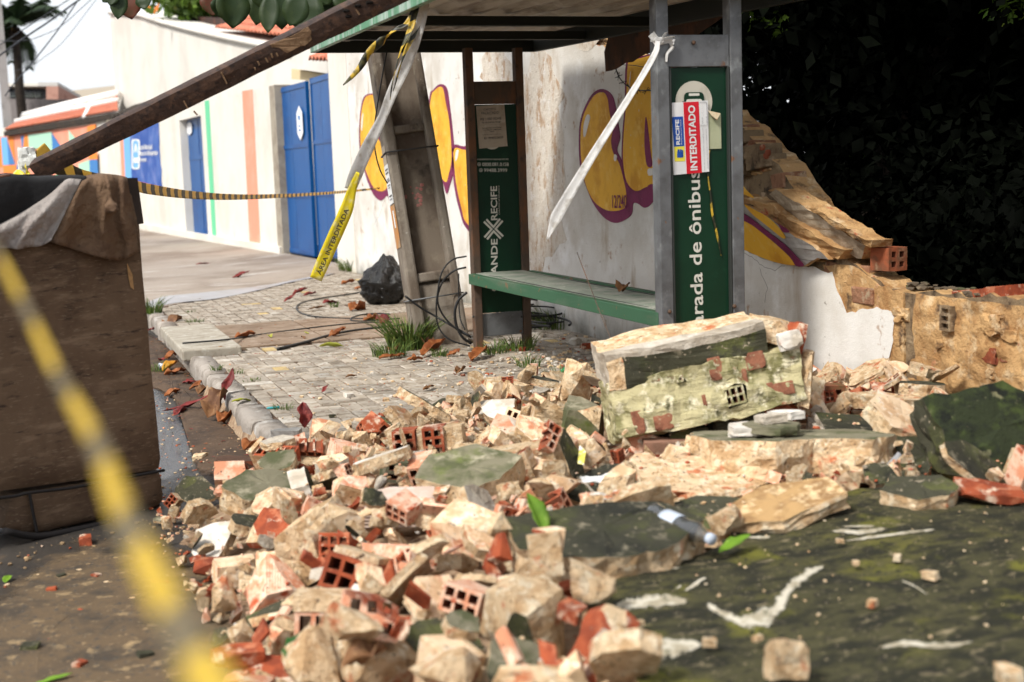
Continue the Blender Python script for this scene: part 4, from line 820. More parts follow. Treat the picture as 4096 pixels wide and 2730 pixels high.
# gate
gt = empty('metal_gate', A0, 'tall blue sheet metal gate of two leaves with a white hexagonal badge', 'gate')
def leaf(x0, x1, zb, zt, swing, name):
    a = SP(x0, 700, .1); b = SP(x1, 700, .1); a.z = b.z = 0; d = (b-a); L = d.length; d.normalize(); ang = math.atan2(d.y, d.x)+swing; d = Vector((math.cos(ang), math.sin(ang), 0)); n = Vector((-d.y, d.x, 0)); n = n if n.x < 0 else -n
    pt = lambda u, z, o=0: a+d*u*L+Vector((0, 0, z))+n*o
    def bx(nm, u0, u1, z0, z1, o, m): mb = MB(); mb.prism([pt(u0, z0, o), pt(u1, z0, o), pt(u1, z1, o), pt(u0, z1, o)], -n*.04); return bevel(mb.build(nm, m, gt, True), .006)
    lo = zb; bx('gate_leaf', 0, .482, lo, zt, 0, blue_d); bx('gate_leaf', .488, 1, lo, zt, 0, blue_d)
    for z0 in (zb+.02, zb+(zt-zb)*.34, zb+(zt-zb)*.63, zt-.08): bx('gate_rail', .01, .99, z0, z0+.06, .012, blue_d)
    bx('gate_stile', 0, .02, zb, zt, .015, blue_d); bx('gate_stile', .98, 1, zb, zt, .015, blue_d)
    return pt, n
zg0, zg1 = .06, 2.62
pt1, n1 = leaf(1118, 1244, zg0, zg1, .0, 'a'); pt2, n2 = leaf(1262, 1352, zg0+.04, zg1+.02, -.03, 'b')
mb = MB(); c = pt1(.80, 2.03, .03); u_ = (pt1(1, 1)-pt1(0, 1)).normalized(); mb.prism([c+u_*(x*.15)+Vector((0, 0, z*.25)) for x, z in ((0, 1), (1, .6), (1, -.6), (0, -1), (-1, -.6), (-1, .6))], -n1*.008); mb.build('gate_badge', white_s, gt, True)
mb = MB()
for z, w in ((.08, .09), (-.04, .06), (-.10, .08)): mb.box(c+n1*.004+Vector((0, 0, z)), (.004, w, .06 if z > 0 else .025), Matrix.Rotation(math.atan2(u_.y, u_.x)-PI/2, 3, 'Z'))
mb.build('badge_print', mid_b, gt, True)
gp_ = empty('gate_pillar', (3.98, 17.5, 0), 'cream painted gate pillar joining the white graffiti wall', 'pillar')
mb = MB(); mb.box((4.06, 17.55, 1.42), (.26, 1.05, 2.9)); bevel(mb.build('shaft', cream, gp_, True), .01); mb = MB(); mb.box((4.06, 17.02, 2.60), (.22, .10, .32)); mb.build('weathered_cap', tile_d, gp_, True)
gq = empty('gate_pier', A0, 'grey cement edged pier between the striped wall and the blue gate', 'pillar')
mb = MB(); mb.box(spt(.12, 1.30, .14), (.34, .30, 2.72), Matrix.Rotation(math.atan2(sdir.y, sdir.x), 3, 'Z')); mb.build('shaft', mat('cement_edge', (.34, .30, .24), [((.24, .2, .16), 4, .46, .64)], rough=.95, bump=[(20, .5, .02)]), gq, True)

# mural house beyond
Pm, Qm = P(395, 500, d=38.8), P(0, 545, d=46); Pm.z = Qm.z = 0; mdir = (Qm-Pm).normalized(); mn = Vector((-mdir.y, mdir.x, 0)); mn = mn if mn.y < 0 else -mn
MP = lambda px, py, off=0: P(px, py, pl=(Pm-mn*off, mn))
hs = empty('mural_house', Pm, 'low house with red tiled roof and a geometric colour mural on its wall', 'house')
mb = MB(); w0, w1 = Pm-mdir*.6, Qm+mdir*8; mb.prism([Vector((w0.x, w0.y, -.1)), Vector((w1.x, w1.y, -.1)), Vector((w1.x, w1.y, 3.15)), Vector((w0.x, w0.y, 3.15))], -mn*.25); mb.build('wall', cream, hs, True)
Zm = lambda a, b: (a*.272, 480+b*.272)
mur = [(salmon, [(-300, 290), (1410, 62), (1445, 960), (-300, 960)]), (orange, [(-60, 270), (12, 264), (38, 700), (-60, 700)]), (sky_b, [(10, 262), (100, 255), (132, 662), (42, 668)]), (mid_b, [(102, 290), (222, 655), (130, 664)]), (orange, [(104, 250), (195, 243), (222, 640)]), (mid_b, [(305, 235), (352, 228), (330, 500)]), (orange, [(352, 228), (410, 220), (428, 430), (332, 500)]),
 (mint_l, [(410, 220), (755, 178), (778, 560), (690, 530), (620, 418), (426, 430)]), (mid_b, [(757, 190), (884, 380), (892, 470), (776, 556)]), (mint_l, [(1005, 146), (1150, 330), (1022, 402)]), (orange, [(1280, 95), (1402, 64), (1412, 210), (1288, 262)]), (orange, [(44, 676), (240, 664), (246, 790), (50, 790)]), (mid_b, [(244, 664), (312, 660), (334, 790), (250, 790)]),
 (mint_l, [(1150, 650), (1312, 588), (1322, 790), (1160, 780)]), (mid_b, [(1314, 590), (1432, 584), (1444, 790), (1322, 790)]), (orange, [(1300, 500), (1428, 470), (1432, 582), (1312, 588)]), (mint, [(800, 820), (1048, 760), (1052, 960), (806, 960)]), (orange, [(690, 850), (800, 820), (806, 960), (700, 960)]), (mid_b, [(1052, 760), (1180, 740), (1190, 960), (1056, 960)])]
for k, (m, q) in enumerate(mur):
    mb = MB(); mb.prism([MP(*Zm(*z), -.01-.004*k) for z in q], -mn*.003); mb.build('mural_shape', m, hs, True)
e0, e1 = P(20, 522, d=45.2), P(470, 445, d=37.5); r0, r1 = P(105, 474, d=49), P(470, 388, d=43)
mb = MB(); nT = 46; rows = []
for t in np.linspace(0, 1, 7): rows.append([e0.lerp(e1, i/(nT*4)).lerp(r0.lerp(r1, i/(nT*4)), t)+Vector((0, 0, .06*abs(math.sin(PI*i/4))+.04*((t*6) % 1))) for i in range(nT*4+1)])
mb.grid(rows); solidify(mb.build('roof', tile_m, hs, True), .04)
for (t0, wd) in ((.93, .18), (.52, .10)):
    mb = MB(); mb.tube([e0.lerp(r0, t0)+Vector((0, 0, .08)), e0.lerp(r0, t0).lerp(e1.lerp(r1, t0), .5)+Vector((0, 0, .10)), e1.lerp(r1, t0)+Vector((0, 0, .08))], wd, 6); mb.build('roof_mortar_line', lime, hs, True)
mb = MB(); q = e0.lerp(e1, .75); mb.tube([q, q.lerp(r0.lerp(r1, .75), 1)], .10, 6); mb.build('roof_mortar_line', lime, hs, True)
mb = MB(); mb.bar(e0-Vector((0, 0, .12)), e1-Vector((0, 0, .12)), .10, .16); mb.build('eave_board', tile_d, hs, True)

# far buildings
grim = mat('grimy_wall', (.19, .17, .165), [((.08, .07, .07), 1.1, .45, .62, 8, (1.2, 1.2, .25)), ((.32, .30, .29), .9, .55, .7)], rough=.95)
fw = MB(); a, b = P(20, 396, d=62), P(470, 402, d=60); fw.prism([a, b, Vector((b.x, b.y, 0)), Vector((a.x, a.y, 0))], Vector((0, 1, 0))*.4); tag(fw.build('stained_wall', grim), 'dark stained concrete wall above the low red roof', 'wall')
fb = empty('checked_building', P(110, 380, d=76), 'distant building with checked dark and white windows behind the palm', 'building')
def far_box(name, x0, y0, x1, y1, d, m, parent, th=4): a, b = P(x0, y0, d=d), P(x1, y1, d=d); c_, e = P(x1, y0, d=d), P(x0, y1, d=d); mb = MB(); mb.prism([a, c_, b, e], c_f*th); return mb.build(name, m, parent, True)
far_box('wall', 8, 345, 185, 405, 76, mat('far_white', (.50, .49, .50), rough=.9), fb, 6); far_box('roof_slab', 5, 333, 212, 346, 75, mat('far_cream', (.66, .62, .55), rough=.9), fb, 8)
dk = mat('far_window', (.035, .04, .055), rough=.3); 
for i in range(10):
    x = 14+i*17; far_box('window', x, 350+(i % 2)*2, x+9, 362, 75.7, dk, fb, .5); far_box('window', x+8*(i % 2), 366, x+13+6*(i % 2), 392, 75.7, dk, fb, .5)
for y in (372, 379, 386): far_box('railing', 12, y, 165, y+1.5, 75.4, mat('far_rail', (.30, .34, .30), rough=.6), fb, .05)
bt = empty('brick_tower', P(200, 380, d=74), 'small brick water tower beside the checked building', 'tower')
far_box('shaft', 185, 345, 233, 405, 74, mat('far_brick', (.40, .22, .17), [((.5, .42, .38), .6, .5, .6, 3, (.2, .2, 1.5)), ((.26, .12, .09), 2, .5, .66)], rough=.9), bt, 4); far_box('tank', 152, 330, 231, 346, 74, mat('far_concrete', (.48, .46, .43), rough=.9), bt, 4)
be = MB(); q = [P(245, 368, d=85), P(465, 342, d=85), P(465, 420, d=85), P(245, 420, d=85)]; be.prism(q, c_f*5); tag(be.build('beige_building', mat('far_beige', (.47, .41, .33), rough=.9)), 'plain beige building beyond the stained wall', 'building')
# utility pole and wires at the far left
up = MB(); a = P(2, 120, d=48); up.bar((a.x, a.y, 0), (a.x-.05, a.y, 9.5), .36, .30, (1, 0, 0)); tag(up.build('far_pole', mat('far_pole_concrete', (.34, .33, .32), [((.22, .21, .2), 2, .5, .64)], rough=.9)), 'grey concrete pole at the edge behind the mural house', 'utility pole')
wire_m = mat('wire_black', (.03, .035, .045), rough=.6)
for k, (pts, r, lb) in enumerate([([(420, -95), (273, 0), (130, 95), (0, 180), (-60, 225)], .010, 'overhead wire running highest across the palm crown'), ([(440, -85), (312, 3), (200, 84), (87, 159), (-40, 250)], .020, 'thickest overhead wire crossing in front of the palm trunk'), ([(350, -60), (309, 6), (234, 117), (140, 238), (51, 342), (20, 385)], .014, 'steep overhead wire dropping to the checked building'), ([(460, -80), (363, 0), (249, 102), (180, 138), (105, 162), (0, 165)], .008, 'faint sagging overhead wire across the white sky'), ([(450, -75), (384, 0), (255, 165), (170, 235), (120, 264), (60, 285)], .006, 'faintest overhead wire nearest the gable')]):
    mb = MB(); mb.tube(smooth_open([P(x, y, d=27+k) for x, y in pts], 6), r, 5); tag(mb.build('overhead_wire', wire_m), lb, 'wire', 'overhead wires')
# parked car at the far left, mostly hidden
car_w = mat('car_white', (.72, .73, .75), rough=.25, spec=.5); glass = mat('car_glass', (.02, .025, .03), rough=.08, spec=.6); tyre = mat('tyre_rubber', (.02, .02, .02), rough=.8); rimm = mat('wheel_rim', (.45, .45, .46), rough=.35, metal=.8)
cc = P(-190, 700, d=33); car = empty('parked_car', (cc.x, cc.y, -.15), 'white car with roof rack, mostly hidden behind the brown sofa', 'car')
car.rotation_euler = (0, 0, .02)
def cpart(name, mb, m, bv=.03):
    o = mesh_obj(name, mb.mesh(name, m), car, world=False)
    if bv: bevel(o, bv, 3)
    return o
mb = MB(); prof = [(-2.1, .32), (2.1, .32), (2.15, .75), (2.0, .98), (1.1, 1.06), (-2.0, 1.06), (-2.15, .8)]; mb.prism([Vector((-.86, y, z)) for y, z in prof], (1.72, 0, 0)); cpart('body', mb, car_w, .06)
mb = MB(); mb.add([Vector((s*x, y, z)) for s in (1, -1) for x, y, z in ((.80, 1.1, 1.05), (.70, .55, 1.66), (.70, -1.7, 1.70), (.80, -2.0, 1.05))], [(0, 1, 2, 3), (7, 6, 5, 4), (0, 4, 5, 1), (1, 5, 6, 2), (2, 6, 7, 3)]); cpart('cabin', mb, car_w, .04)
mb = MB(); mb.add([Vector((s*x, -1.99+(z-1.1)*.46-.004, z)) for s, x, z in ((1, .70, 1.12), (-1, .70, 1.12), (-1, .62, 1.58), (1, .62, 1.58))], [(0, 1, 2, 3)]); cpart('rear_window', mb, glass, 0)
for s in (1, -1):
    mb = MB(); mb.add([Vector((s*(.80-(z-1.05)*.164+.004), y, z)) for y, z in ((.85, 1.12), (.5, 1.56), (-1.6, 1.6), (-1.8, 1.12))], [(0, 1, 2, 3) if s > 0 else (3, 2, 1, 0)]); cpart('side_window', mb, glass, 0)
    mb = MB(); mb.bar((s*.62, -1.5, 1.76), (s*.62, .4, 1.74), .04, .035); cpart('roof_rail', mb, rimm, .008)
    mb = MB(); mb.box((s*.66, -2.12, .88), (.26, .06, .16)); cpart('tail_light', mb, red_i, .01)
    for y in (-1.3, 1.3):
        mb = MB(); mb.tube([Vector((s*.68, y, .33)), Vector((s*.90, y, .33))], .33, 20); w = cpart('wheel', mb, tyre, .02)
        mb = MB(); mb.tube([Vector((s*.89, y, .33)), Vector((s*.91, y, .33))], .20, 16); r = mesh_obj('rim', mb.mesh('rim', rimm), w, world=False)
mb = MB(); mb.bar((-.70, -.9, 1.80), (.95, -.9, 1.80), .05, .04); cpart('rack_bar', mb, rimm, .008); mb = MB(); mb.box((.94, -.9, 1.80), (.14, .06, .05)); cpart('rack_bar_end', mb, tyre, .01)

# ================================================================ discarded upholstered base, cloths, timber, barrier tapes
fab = mat('brown_fabric', (.125, .080, .049), [((.082, .050, .030), 2.6, .45, .60, 10), ((.18, .122, .078), 5, .54, .68, 12, (1, 1, 4)), ((.040, .026, .018), 9, .57, .70, 10, (1, 1, 5)), ((.17, .12, .08), 160, .60, .68, 2, (.15, .15, 1))], rough=.95, bump=[(260, .4, .002), (7, .4, .02)])
pip = mat('black_piping', (.012, .010, .010), rough=.8); blackc = mat('black_cloth', (.010, .0095, .010), [((.02, .018, .018), 4, .5, .66)], rough=.95, bump=[(8, .5, .03)])
brown_cl = mat('brown_cloth', (.165, .10, .058), [((.10, .056, .033), 4, .45, .62), ((.20, .13, .08), 6, .56, .70)], rough=.9, bump=[(8, 1., .06), (22, .8, .02), (200, .3, .002)])
grey_cl = mat('grey_cloth', (.33, .295, .27), [((.24, .20, .18), 4, .46, .62), ((.40, .37, .35), 7, .56, .7), ((.10, .07, .05), 5, .64, .74)], rough=.92, bump=[(8, .9, .05), (24, .6, .015), (220, .3, .002)])
f0 = P(180, 2150, z=-.15); f1 = P(665, 2030, z=-.15); fdir = (f1-f0).normalized(); fnrm = Vector((fdir.y, -fdir.x, 0)).normalized()     # faces the camera
if fnrm.y > 0: fnrm = -fnrm
FP = lambda px, py, off=0: P(px, py, pl=(f0+fnrm*off, fnrm))
sofa = empty('discarded_sofa', (f0+f1)/2, 'worn brown fabric sofa stood on end at the roadside', 'sofa')
def soft_box(name, corners, th, m, parent, nx=16, nz=24, bulge=.012, seed=0, edge=.035):
    """corners: lower left, lower right, upper right, upper left on the front face; padded box going back by th"""
    a, b, c, d = corners; mb = MB(); rows = []; fr = []
    for j in range(nz+1):
        r = []
        for i in range(nx+1):
            u, v = i/nx, j/nz; p = a.lerp(b, u).lerp(d.lerp(c, u), v)
            ew = min(u, 1-u)*(b-a).length; eh = min(v, 1-v)*(d-a).length
            rnd_ = -edge*(max(0, 1-ew/edge)**2+max(0, 1-eh/edge)**2)
            n = mnoise.noise(Vector((u*3+seed, v*4, seed)))*bulge+mnoise.noise(Vector((u*9+seed, v*11, 3)))*bulge*.35
            r.append(p+fnrm*(rnd_+n))
        fr.append(r)
    mb.grid(fr); back = [[p-fnrm*(th+(p-a).dot(fnrm)) for p in r] for r in fr]
    rim = [fr[0][i] for i in range(nx+1)]+[fr[j][nx] for j in range(1, nz+1)]+[fr[nz][i] for i in range(nx-1, -1, -1)]+[fr[j][0] for j in range(nz-1, 0, -1)]
    rimb = [back[0][i] for i in range(nx+1)]+[back[j][nx] for j in range(1, nz+1)]+[back[nz][i] for i in range(nx-1, -1, -1)]+[back[j][0] for j in range(nz-1, 0, -1)]
    mb.grid([rim, rimb], closed=True); mb.grid([list(reversed(r)) for r in back]); return mb.build(name, m, parent, True)
soft_box('upholstered_side', [FP(-420, 2025), FP(655, 1880), FP(548, 735), FP(-420, 770)], .30, fab, sofa, 20, 26, .010, 2, .02)
soft_box('base_band', [FP(150, 2140, -.015), FP(668, 2025, -.015), FP(657, 1885, -.015), FP(118, 1972, -.015)], .30, fab, sofa, 16, 8, .010, 7, .03)
soft_box('base_end', [FP(18, 2118, -.05), FP(148, 2140, -.015), FP(117, 1972, -.015), FP(60, 1982, -.05)], .24, fab, sofa, 4, 8, .006, 9, .02)
for q in ([(-60, 1998), (60, 1985), (118, 1972), (300, 1950), (480, 1915), (657, 1882)], [(118, 1972), (128, 2030), (150, 2140)]):
    mb = MB(); mb.tube(smooth_open([FP(x, y, .008) for x, y in q], 6), .007, 6); mb.build('piping', pip, sofa, True)
mb = MB(); mb.tube(smooth_open([FP(x, y, .012) for x, y in ((18, 2125), (150, 2146), (300, 2122), (420, 2095), (440, 2080))], 5), [.016]*20+[.012], 6); mb.build('torn_lining', pip, sofa, True)
mb = MB(); q = [FP(x, y, .003) for x, y in ((508, 1052), (530, 1100), (536, 1160), (522, 1150), (512, 1100))]; mb.add(q, [(0, 1, 2, 3, 4)]); mb.build('worn_patch', mat('worn_wood_patch', (.36, .21, .09), [((.12, .07, .04), 14, .48, .6)], rough=.9), sofa, True)
# dark board behind the cloths at the top corner
bd_ = MB(); bd_.prism([FP(x, y, -.01) for x, y in ((495, 712), (550, 712), (575, 895), (512, 905))], -fnrm*.22); bevel(tag(bd_.build('dark_board', mat('dark_wood', (.028, .020, .016), [((.05, .035, .028), 5, .5, .66)], rough=.85)), 'dark board edge sticking out at the top corner of the sofa', 'board'), .006)
# cloths: surfaces swept between an upper and a lower outline, with folds
def drape(name, top, bot, m, label, off0, fold, nf, seed=0, nv=22, nu=46, dirn=0.0):
    T = smooth_open([Vector((x, y, 0)) for x, y in top], 12); B_ = smooth_open([Vector((x, y, 0)) for x, y in bot], 12)
    def samp(L, u): x = u*(len(L)-1); i = min(int(x), len(L)-2); return L[i].lerp(L[i+1], x-i)
    rows = []
    for j in range(nv+1):
        v = j/nv; r = []
        for i in range(nu+1):
            u = i/nu; q = samp(T, u).lerp(samp(B_, u), v)
            o = off0+.02*math.sin(PI*min(1, v*1.2))+fold*(.35+.65*v)*(math.sin(nf*2*PI*(u+dirn*v)+2.5*mnoise.noise(Vector((u*2, v*2, seed))))+.6*mnoise.noise(Vector((u*7+seed, v*3, 1)))+.35*mnoise.noise(Vector((u*15+seed, v*9, 4))))
            if v < .06: o -= .03*(1-v/.06)
            r.append(FP(q.x, q.y, o))
        rows.append(r)
    # fold over the top edge, going back
    rows = [[p-fnrm*.16-Vector((0, 0, .05)) for p in rows[0]], [p-fnrm*.08+Vector((0, 0, .006)) for p in rows[0]]]+rows
    mb = MB(); mb.grid(rows); o = tag(mb.build(name, m), label, 'cloth'); solidify(o, .004); return o
drape('black_cloth', [(-60, 718), (60, 700), (140, 712), (240, 708), (345, 706)], [(-60, 960), (60, 935), (150, 900), (250, 850), (335, 790)], blackc, 'black cloth hanging over the top of the sofa under the timber', .012, .006, 2, 1)
drape('brown_cloth', [(330, 722), (390, 708), (440, 700), (480, 704), (508, 712)], [(198, 968), (300, 1000), (400, 1030), (480, 1042), (556, 1008)], brown_cl, 'brown work cloth draped over the sofa corner with a knotted cord', .045, .022, 2.6, 3)
drape('grey_cloth', [(-90, 945), (0, 902), (90, 850), (200, 775), (268, 722), (326, 720)], [(-80, 1000), (20, 992), (70, 998), (110, 990), (160, 985), (205, 962)], grey_cl, 'pale grey cloth sagging across the front of the sofa', .055, .016, 1.6, 8, dirn=.4)
mb = MB(); mb.tube(smooth_open([FP(x, y, o) for x, y, o in ((424, 702, .07), (434, 740, .10), (440, 790, .105), (443, 826, .11))], 6), [.0085]*14+[.011, .016, .02, .022, .02], 8); lump(mb, FP(443, 832, .11), .034, 4, (1, 1, .8)); tag(mb.build('knotted_cord', brown_cl), 'knotted brown cord hanging down over the brown cloth', 'cord')
mb = MB(); mb.bar(FP(-120, 770, -.05), FP(28, 742, -.05), .10, .09); bevel(tag(mb.build('wood_slat', mat('red_wood', (.13, .05, .025), [((.06, .025, .015), 3, .45, .6)], rough=.7)), 'short reddish wooden slat behind the black cloth', 'plank'), .004)

# timber leaning from the sofa up to the shelter roof
tim = mat('old_timber', (.040, .021, .014), [((.075, .038, .022), 3.2, .48, .62, 9, (6, .6, 6)), ((.018, .010, .008), 5, .52, .64, 9, (8, .6, 8)), ((.10, .05, .03), 16, .60, .70, 8, (5, .8, 5))], rough=.72, bump=[(20, .6, .01), (70, .5, .004)], spec=.35)
tim_p = mat('bare_timber_patch', (.24, .15, .085), [((.13, .075, .04), 12, .46, .60), ((.32, .22, .13), 22, .56, .68)], rough=.9, bump=[(50, .8, .008)])
ta, tb = P(150, 678, d=6.22), P(1660, -72, d=5.62); tdir = (tb-ta).normalized(); tL = (tb-ta).length
toc = ((ta+tb)/2-CAM).normalized(); tu = (toc.cross(tdir)).normalized(); tu = tu if tu.z > 0 else -tu; tf = tdir.cross(tu).normalized(); tf = tf if tf.dot(toc) < 0 else -tf   # tf faces the camera
tu = (Matrix.Rotation(RAD(14), 3, tdir) @ tu); tf = (Matrix.Rotation(RAD(14), 3, tdir) @ tf)
timber = empty('timber_post', ta, 'old dark square timber leaning from the sofa up to the shelter roof', 'timber')
mb = MB(); rows = []; NS = 70; HW = .047
prof = [(-1, -1), (-.3, -1.0), (.3, -1.0), (1, -1), (1, -.3), (1, .3), (1, 1), (.3, 1), (-.3, 1), (-1, 1), (-1, .3), (-1, -.3)]
for i in range(NS+1):
    s = i/NS*tL; r = []; k = .93+.12*i/NS
    for a, b in prof:
        n = .05*mnoise.noise(Vector((a*2, b*2, s*2.0)))+.06*mnoise.noise(Vector((a*3, b*3, s*7)))-(.05*max(0, mnoise.noise(Vector((a*1.5, b*4, s*5))) ) if abs(a) == 1 else 0)
        c = .94 if (abs(a) == 1 and abs(b) == 1) else 1
        r.append(ta+tdir*s+tf*(a*HW*k*c*(1+n))+tu*(b*HW*k*c*(1+n)))
    rows.append(r)
mb.grid(rows, closed=True, sm=False); mb.add(rows[0], [tuple(range(12))]); mb.add(rows[-1], [tuple(range(11, -1, -1))]); mb.build('beam', tim, timber, True)
def tp(px, py, off=.001): 
    n = tf; return P(px, py, pl=(ta+tdir*(tL*.5)+tf*(HW*1.03+off), n))
Zb = lambda a, b: (1100+a*.2762, b*.2762)
mb = MB(); q = rough_line([tp(*Zb(*z)) for z in ((-70, 640), (60, 600), (200, 540), (350, 470), (470, 405), (515, 450), (528, 590), (430, 655), (300, 700), (150, 785), (60, 690), (-50, 690), (-70, 640))], .02, .003, 4, (0, 2))[:-1]; mb.prism(q, -tf*.004); mb.build('bare_wood_patch', tim_p, timber, True)
for a in ((735, 615, 752, 645), (775, 655, 790, 672), (885, 290, 908, 335), (1018, 270, 1022, 280), (1030, 245, 1038, 262), (1062, 233, 1072, 250), (1085, 215, 1090, 232), (1105, 213, 1112, 226), (1425, 40, 1438, 60)):
    mb = MB(); p0, p1 = tp(a[0], a[1] if a[1] < 500 else a[1]-210, .002), tp(a[2], a[3] if a[3] < 500 else a[3]-210, .002); mb.bar(p0, p1, .006, .004, tf); mb.build('saw_mark', tim_p, timber, True)
for k, (a, b) in enumerate(((1030, 160), (1060, 245), (1370, 40), (1200, 90))):
    mb = MB(); q = tp(*Zb(a, b), -.004); lump(mb, q, .018, k, (1, 1, .45), sub=2); mb.build('rot_hole', mat('rot_dark', (.006, .004, .003), rough=1), timber, True)

# ---------------------------------------------------------------- barrier tapes
def tape_mat(name, light, dark, per, slant, dirt=None, rough=.45, bands=True, frac=.5, trn=.3):
    m = bpy.data.materials.new(name); m.use_nodes = True; nt = m.node_tree; N, L = nt.nodes, nt.links; b = N['Principled BSDF']; b.inputs['Roughness'].default_value = rough
    uv = N.new('ShaderNodeUVMap'); sp = N.new('ShaderNodeSeparateXYZ'); L.new(uv.outputs[0], sp.inputs[0])
    ma = N.new('ShaderNodeMath'); ma.operation = 'MULTIPLY_ADD'; L.new(sp.outputs[1], ma.inputs[0]); ma.inputs[1].default_value = slant; L.new(sp.outputs[0], ma.inputs[2])
    dv = N.new('ShaderNodeMath'); dv.operation = 'DIVIDE'; L.new(ma.outputs[0], dv.inputs[0]); dv.inputs[1].default_value = per
    fr = N.new('ShaderNodeMath'); fr.operation = 'FRACT'; L.new(dv.outputs[0], fr.inputs[0]); gt_ = N.new('ShaderNodeMath'); gt_.operation = 'GREATER_THAN'; L.new(fr.outputs[0], gt_.inputs[0]); gt_.inputs[1].default_value = frac if bands else 2
    mx = N.new('ShaderNodeMix'); mx.data_type = 'RGBA'; L.new(gt_.outputs[0], mx.inputs[0]); mx.inputs[6].default_value = (*light, 1); mx.inputs[7].default_value = (*dark, 1); col = mx.outputs[2]
    if dirt:
        tc = N.new('ShaderNodeTexCoord'); nz = N.new('ShaderNodeTexNoise'); nz.inputs['Scale'].default_value = dirt[1]; L.new(tc.outputs['Object'], nz.inputs['Vector'])
        mr = N.new('ShaderNodeMapRange'); mr.inputs[1].default_value = .5; mr.inputs[2].default_value = .68; L.new(nz.outputs[0], mr.inputs[0]); m2 = N.new('ShaderNodeMix'); m2.data_type = 'RGBA'; L.new(mr.outputs[0], m2.inputs[0]); L.new(col, m2.inputs[6]); m2.inputs[7].default_value = (*dirt[0], 1); col = m2.outputs[2]
    L.new(col, b.inputs['Base Color'])
    tr = N.new('ShaderNodeBsdfTranslucent'); L.new(col, tr.inputs[0]); ms = N.new('ShaderNodeMixShader'); ms.inputs[0].default_value = trn; L.new(b.outputs[0], ms.inputs[1]); L.new(tr.outputs[0], ms.inputs[2]); L.new(ms.outputs[0], N['Material Output'].inputs[0])
    return m
t_stripe = tape_mat('tape_striped', (.82, .56, .10), (.06, .04, .015), .19, .9)
t_white = tape_mat('tape_white', (.80, .79, .77), (.80, .79, .77), 1, 0, ((.60, .57, .52), 25), bands=False, trn=.5)
t_yellow = tape_mat('tape_yellow', (.86, .72, .03), (.86, .72, .03), 1, 0, ((.85, .76, .30), 30), bands=False)
t_tangle = tape_mat('tape_tangled', (.62, .42, .04), (.020, .022, .012), .13, 1.0, ((.10, .09, .03), 30))
t_near = tape_mat('tape_near', (.80, .58, .08), (.28, .23, .14), .115, .12, frac=.62, trn=.45)
nt_n = t_near.node_tree; tp_n = nt_n.nodes.new('ShaderNodeBsdfTransparent'); mx_n = nt_n.nodes.new('ShaderNodeMixShader'); mx_n.inputs[0].default_value = .72; o_n = nt_n.nodes['Material Output']; s_n = o_n.inputs[0].links[0].from_socket      # thin see-through plastic
nt_n.links.new(tp_n.outputs[0], mx_n.inputs[1]); nt_n.links.new(s_n, mx_n.inputs[2]); nt_n.links.new(mx_n.outputs[0], o_n.inputs[0])
def ribbon(pts, width, m, angs=None, side=None, cup=0.0, nw=4, k=8):
    """a strip along pts; width and turn angle per control point; UV x runs in metres along it"""
    C = smooth_open(pts, k); n = len(C); wd_ = width if hasattr(width, '__len__') else [width]*len(pts); an = angs or [0]*len(pts)
    me_v, me_f, uvs = [], [], []; s = 0; side = Vector(side or (0, 0, 1))
    for i, p in enumerate(C):
        x = i/(n-1)*(len(pts)-1); j = min(int(x), len(pts)-2); fx = x-j; w = wd_[j]*(1-fx)+wd_[j+1]*fx; a = an[j]*(1-fx)+an[j+1]*fx
        t = (C[min(i+1, n-1)]-C[max(i-1, 0)]).normalized(); u = (side-t*side.dot(t)).normalized(); u = Matrix.Rotation(a, 3, t) @ u; v = t.cross(u)
        if i: s += (C[i]-C[i-1]).length
        for q in range(nw+1):
            c = q/nw-.5; me_v.append(p+u*c*w+v*(cup*w*(4*c*c-.5)+.004*mnoise.noise(Vector((s*9, c*3, 0))))); uvs.append((s, c*w))
    for i in range(n-1):
        for q in range(nw): me_f.append((i*(nw+1)+q, i*(nw+1)+q+1, (i+1)*(nw+1)+q+1, (i+1)*(nw+1)+q))
    me = bpy.data.meshes.new('tape'); me.from_pydata([tuple(v) for v in me_v], [], me_f); me.materials.append(m)
    ul = me.uv_layers.new(name='UVMap')
    for lp in me.loops: ul.data[lp.index].uv = uvs[lp.vertex_index]
    me.polygons.foreach_set('use_smooth', [True]*len(me_f)); me.update(); return me
def tape_obj(name, me, label, parent=None):
    o = mesh_obj(name, me, parent); solidify(o, .0006)
    if parent is None: center(o); tag(o, label, 'barrier tape')
    return o
# striped tape from the timber end, past the sofa, to the wall hook
tape_obj('striped_tape', ribbon([P(148, 600, d=6.45), P(190, 640, d=6.5), P(262, 680, d=6.6), P(330, 712, d=6.75), P(420, 730, d=7.0), P(520, 740, d=7.4), P(600, 758, d=7.8), P(760, 780, d=8.8), P(950, 789, d=10.2), P(1150, 783, d=12.2), P(1300, 774, d=14), P(1420, 764, d=16), P(1520, 753, X=3.90)], [.095, .09, .085, .085, .075, .06, .06, .052, .042, .034, .03, .03, .02], t_stripe, [.3, .1, .0, -.1, .0, .1, .15, .2, .25, .3, .3, .4, .6], cup=.08), 'yellow and black striped barrier tape strung from the timber to the graffiti wall')
g_ = empty('plastic_tape_wad', P(80, 650, d=6.4), 'crumpled clear and yellow tape wad tied at the low end of the timber', 'barrier tape')
rr = random.Random(3); clear_t = mat('clear_plastic', (.62, .62, .58), [((.70, .58, .15), 6, .55, .62), ((.35, .36, .38), 9, .56, .66)], rough=.25, spec=.5)
mb = MB(); lump(mb, P(108, 632, d=6.42), .052, 5, (1, .6, 1.25), amp=.55, sub=3); lump(mb, P(92, 668, d=6.42), .030, 8, (1, .6, 1.4), amp=.6, sub=3); mb.build('crumpled_plastic', clear_t, g_, True)
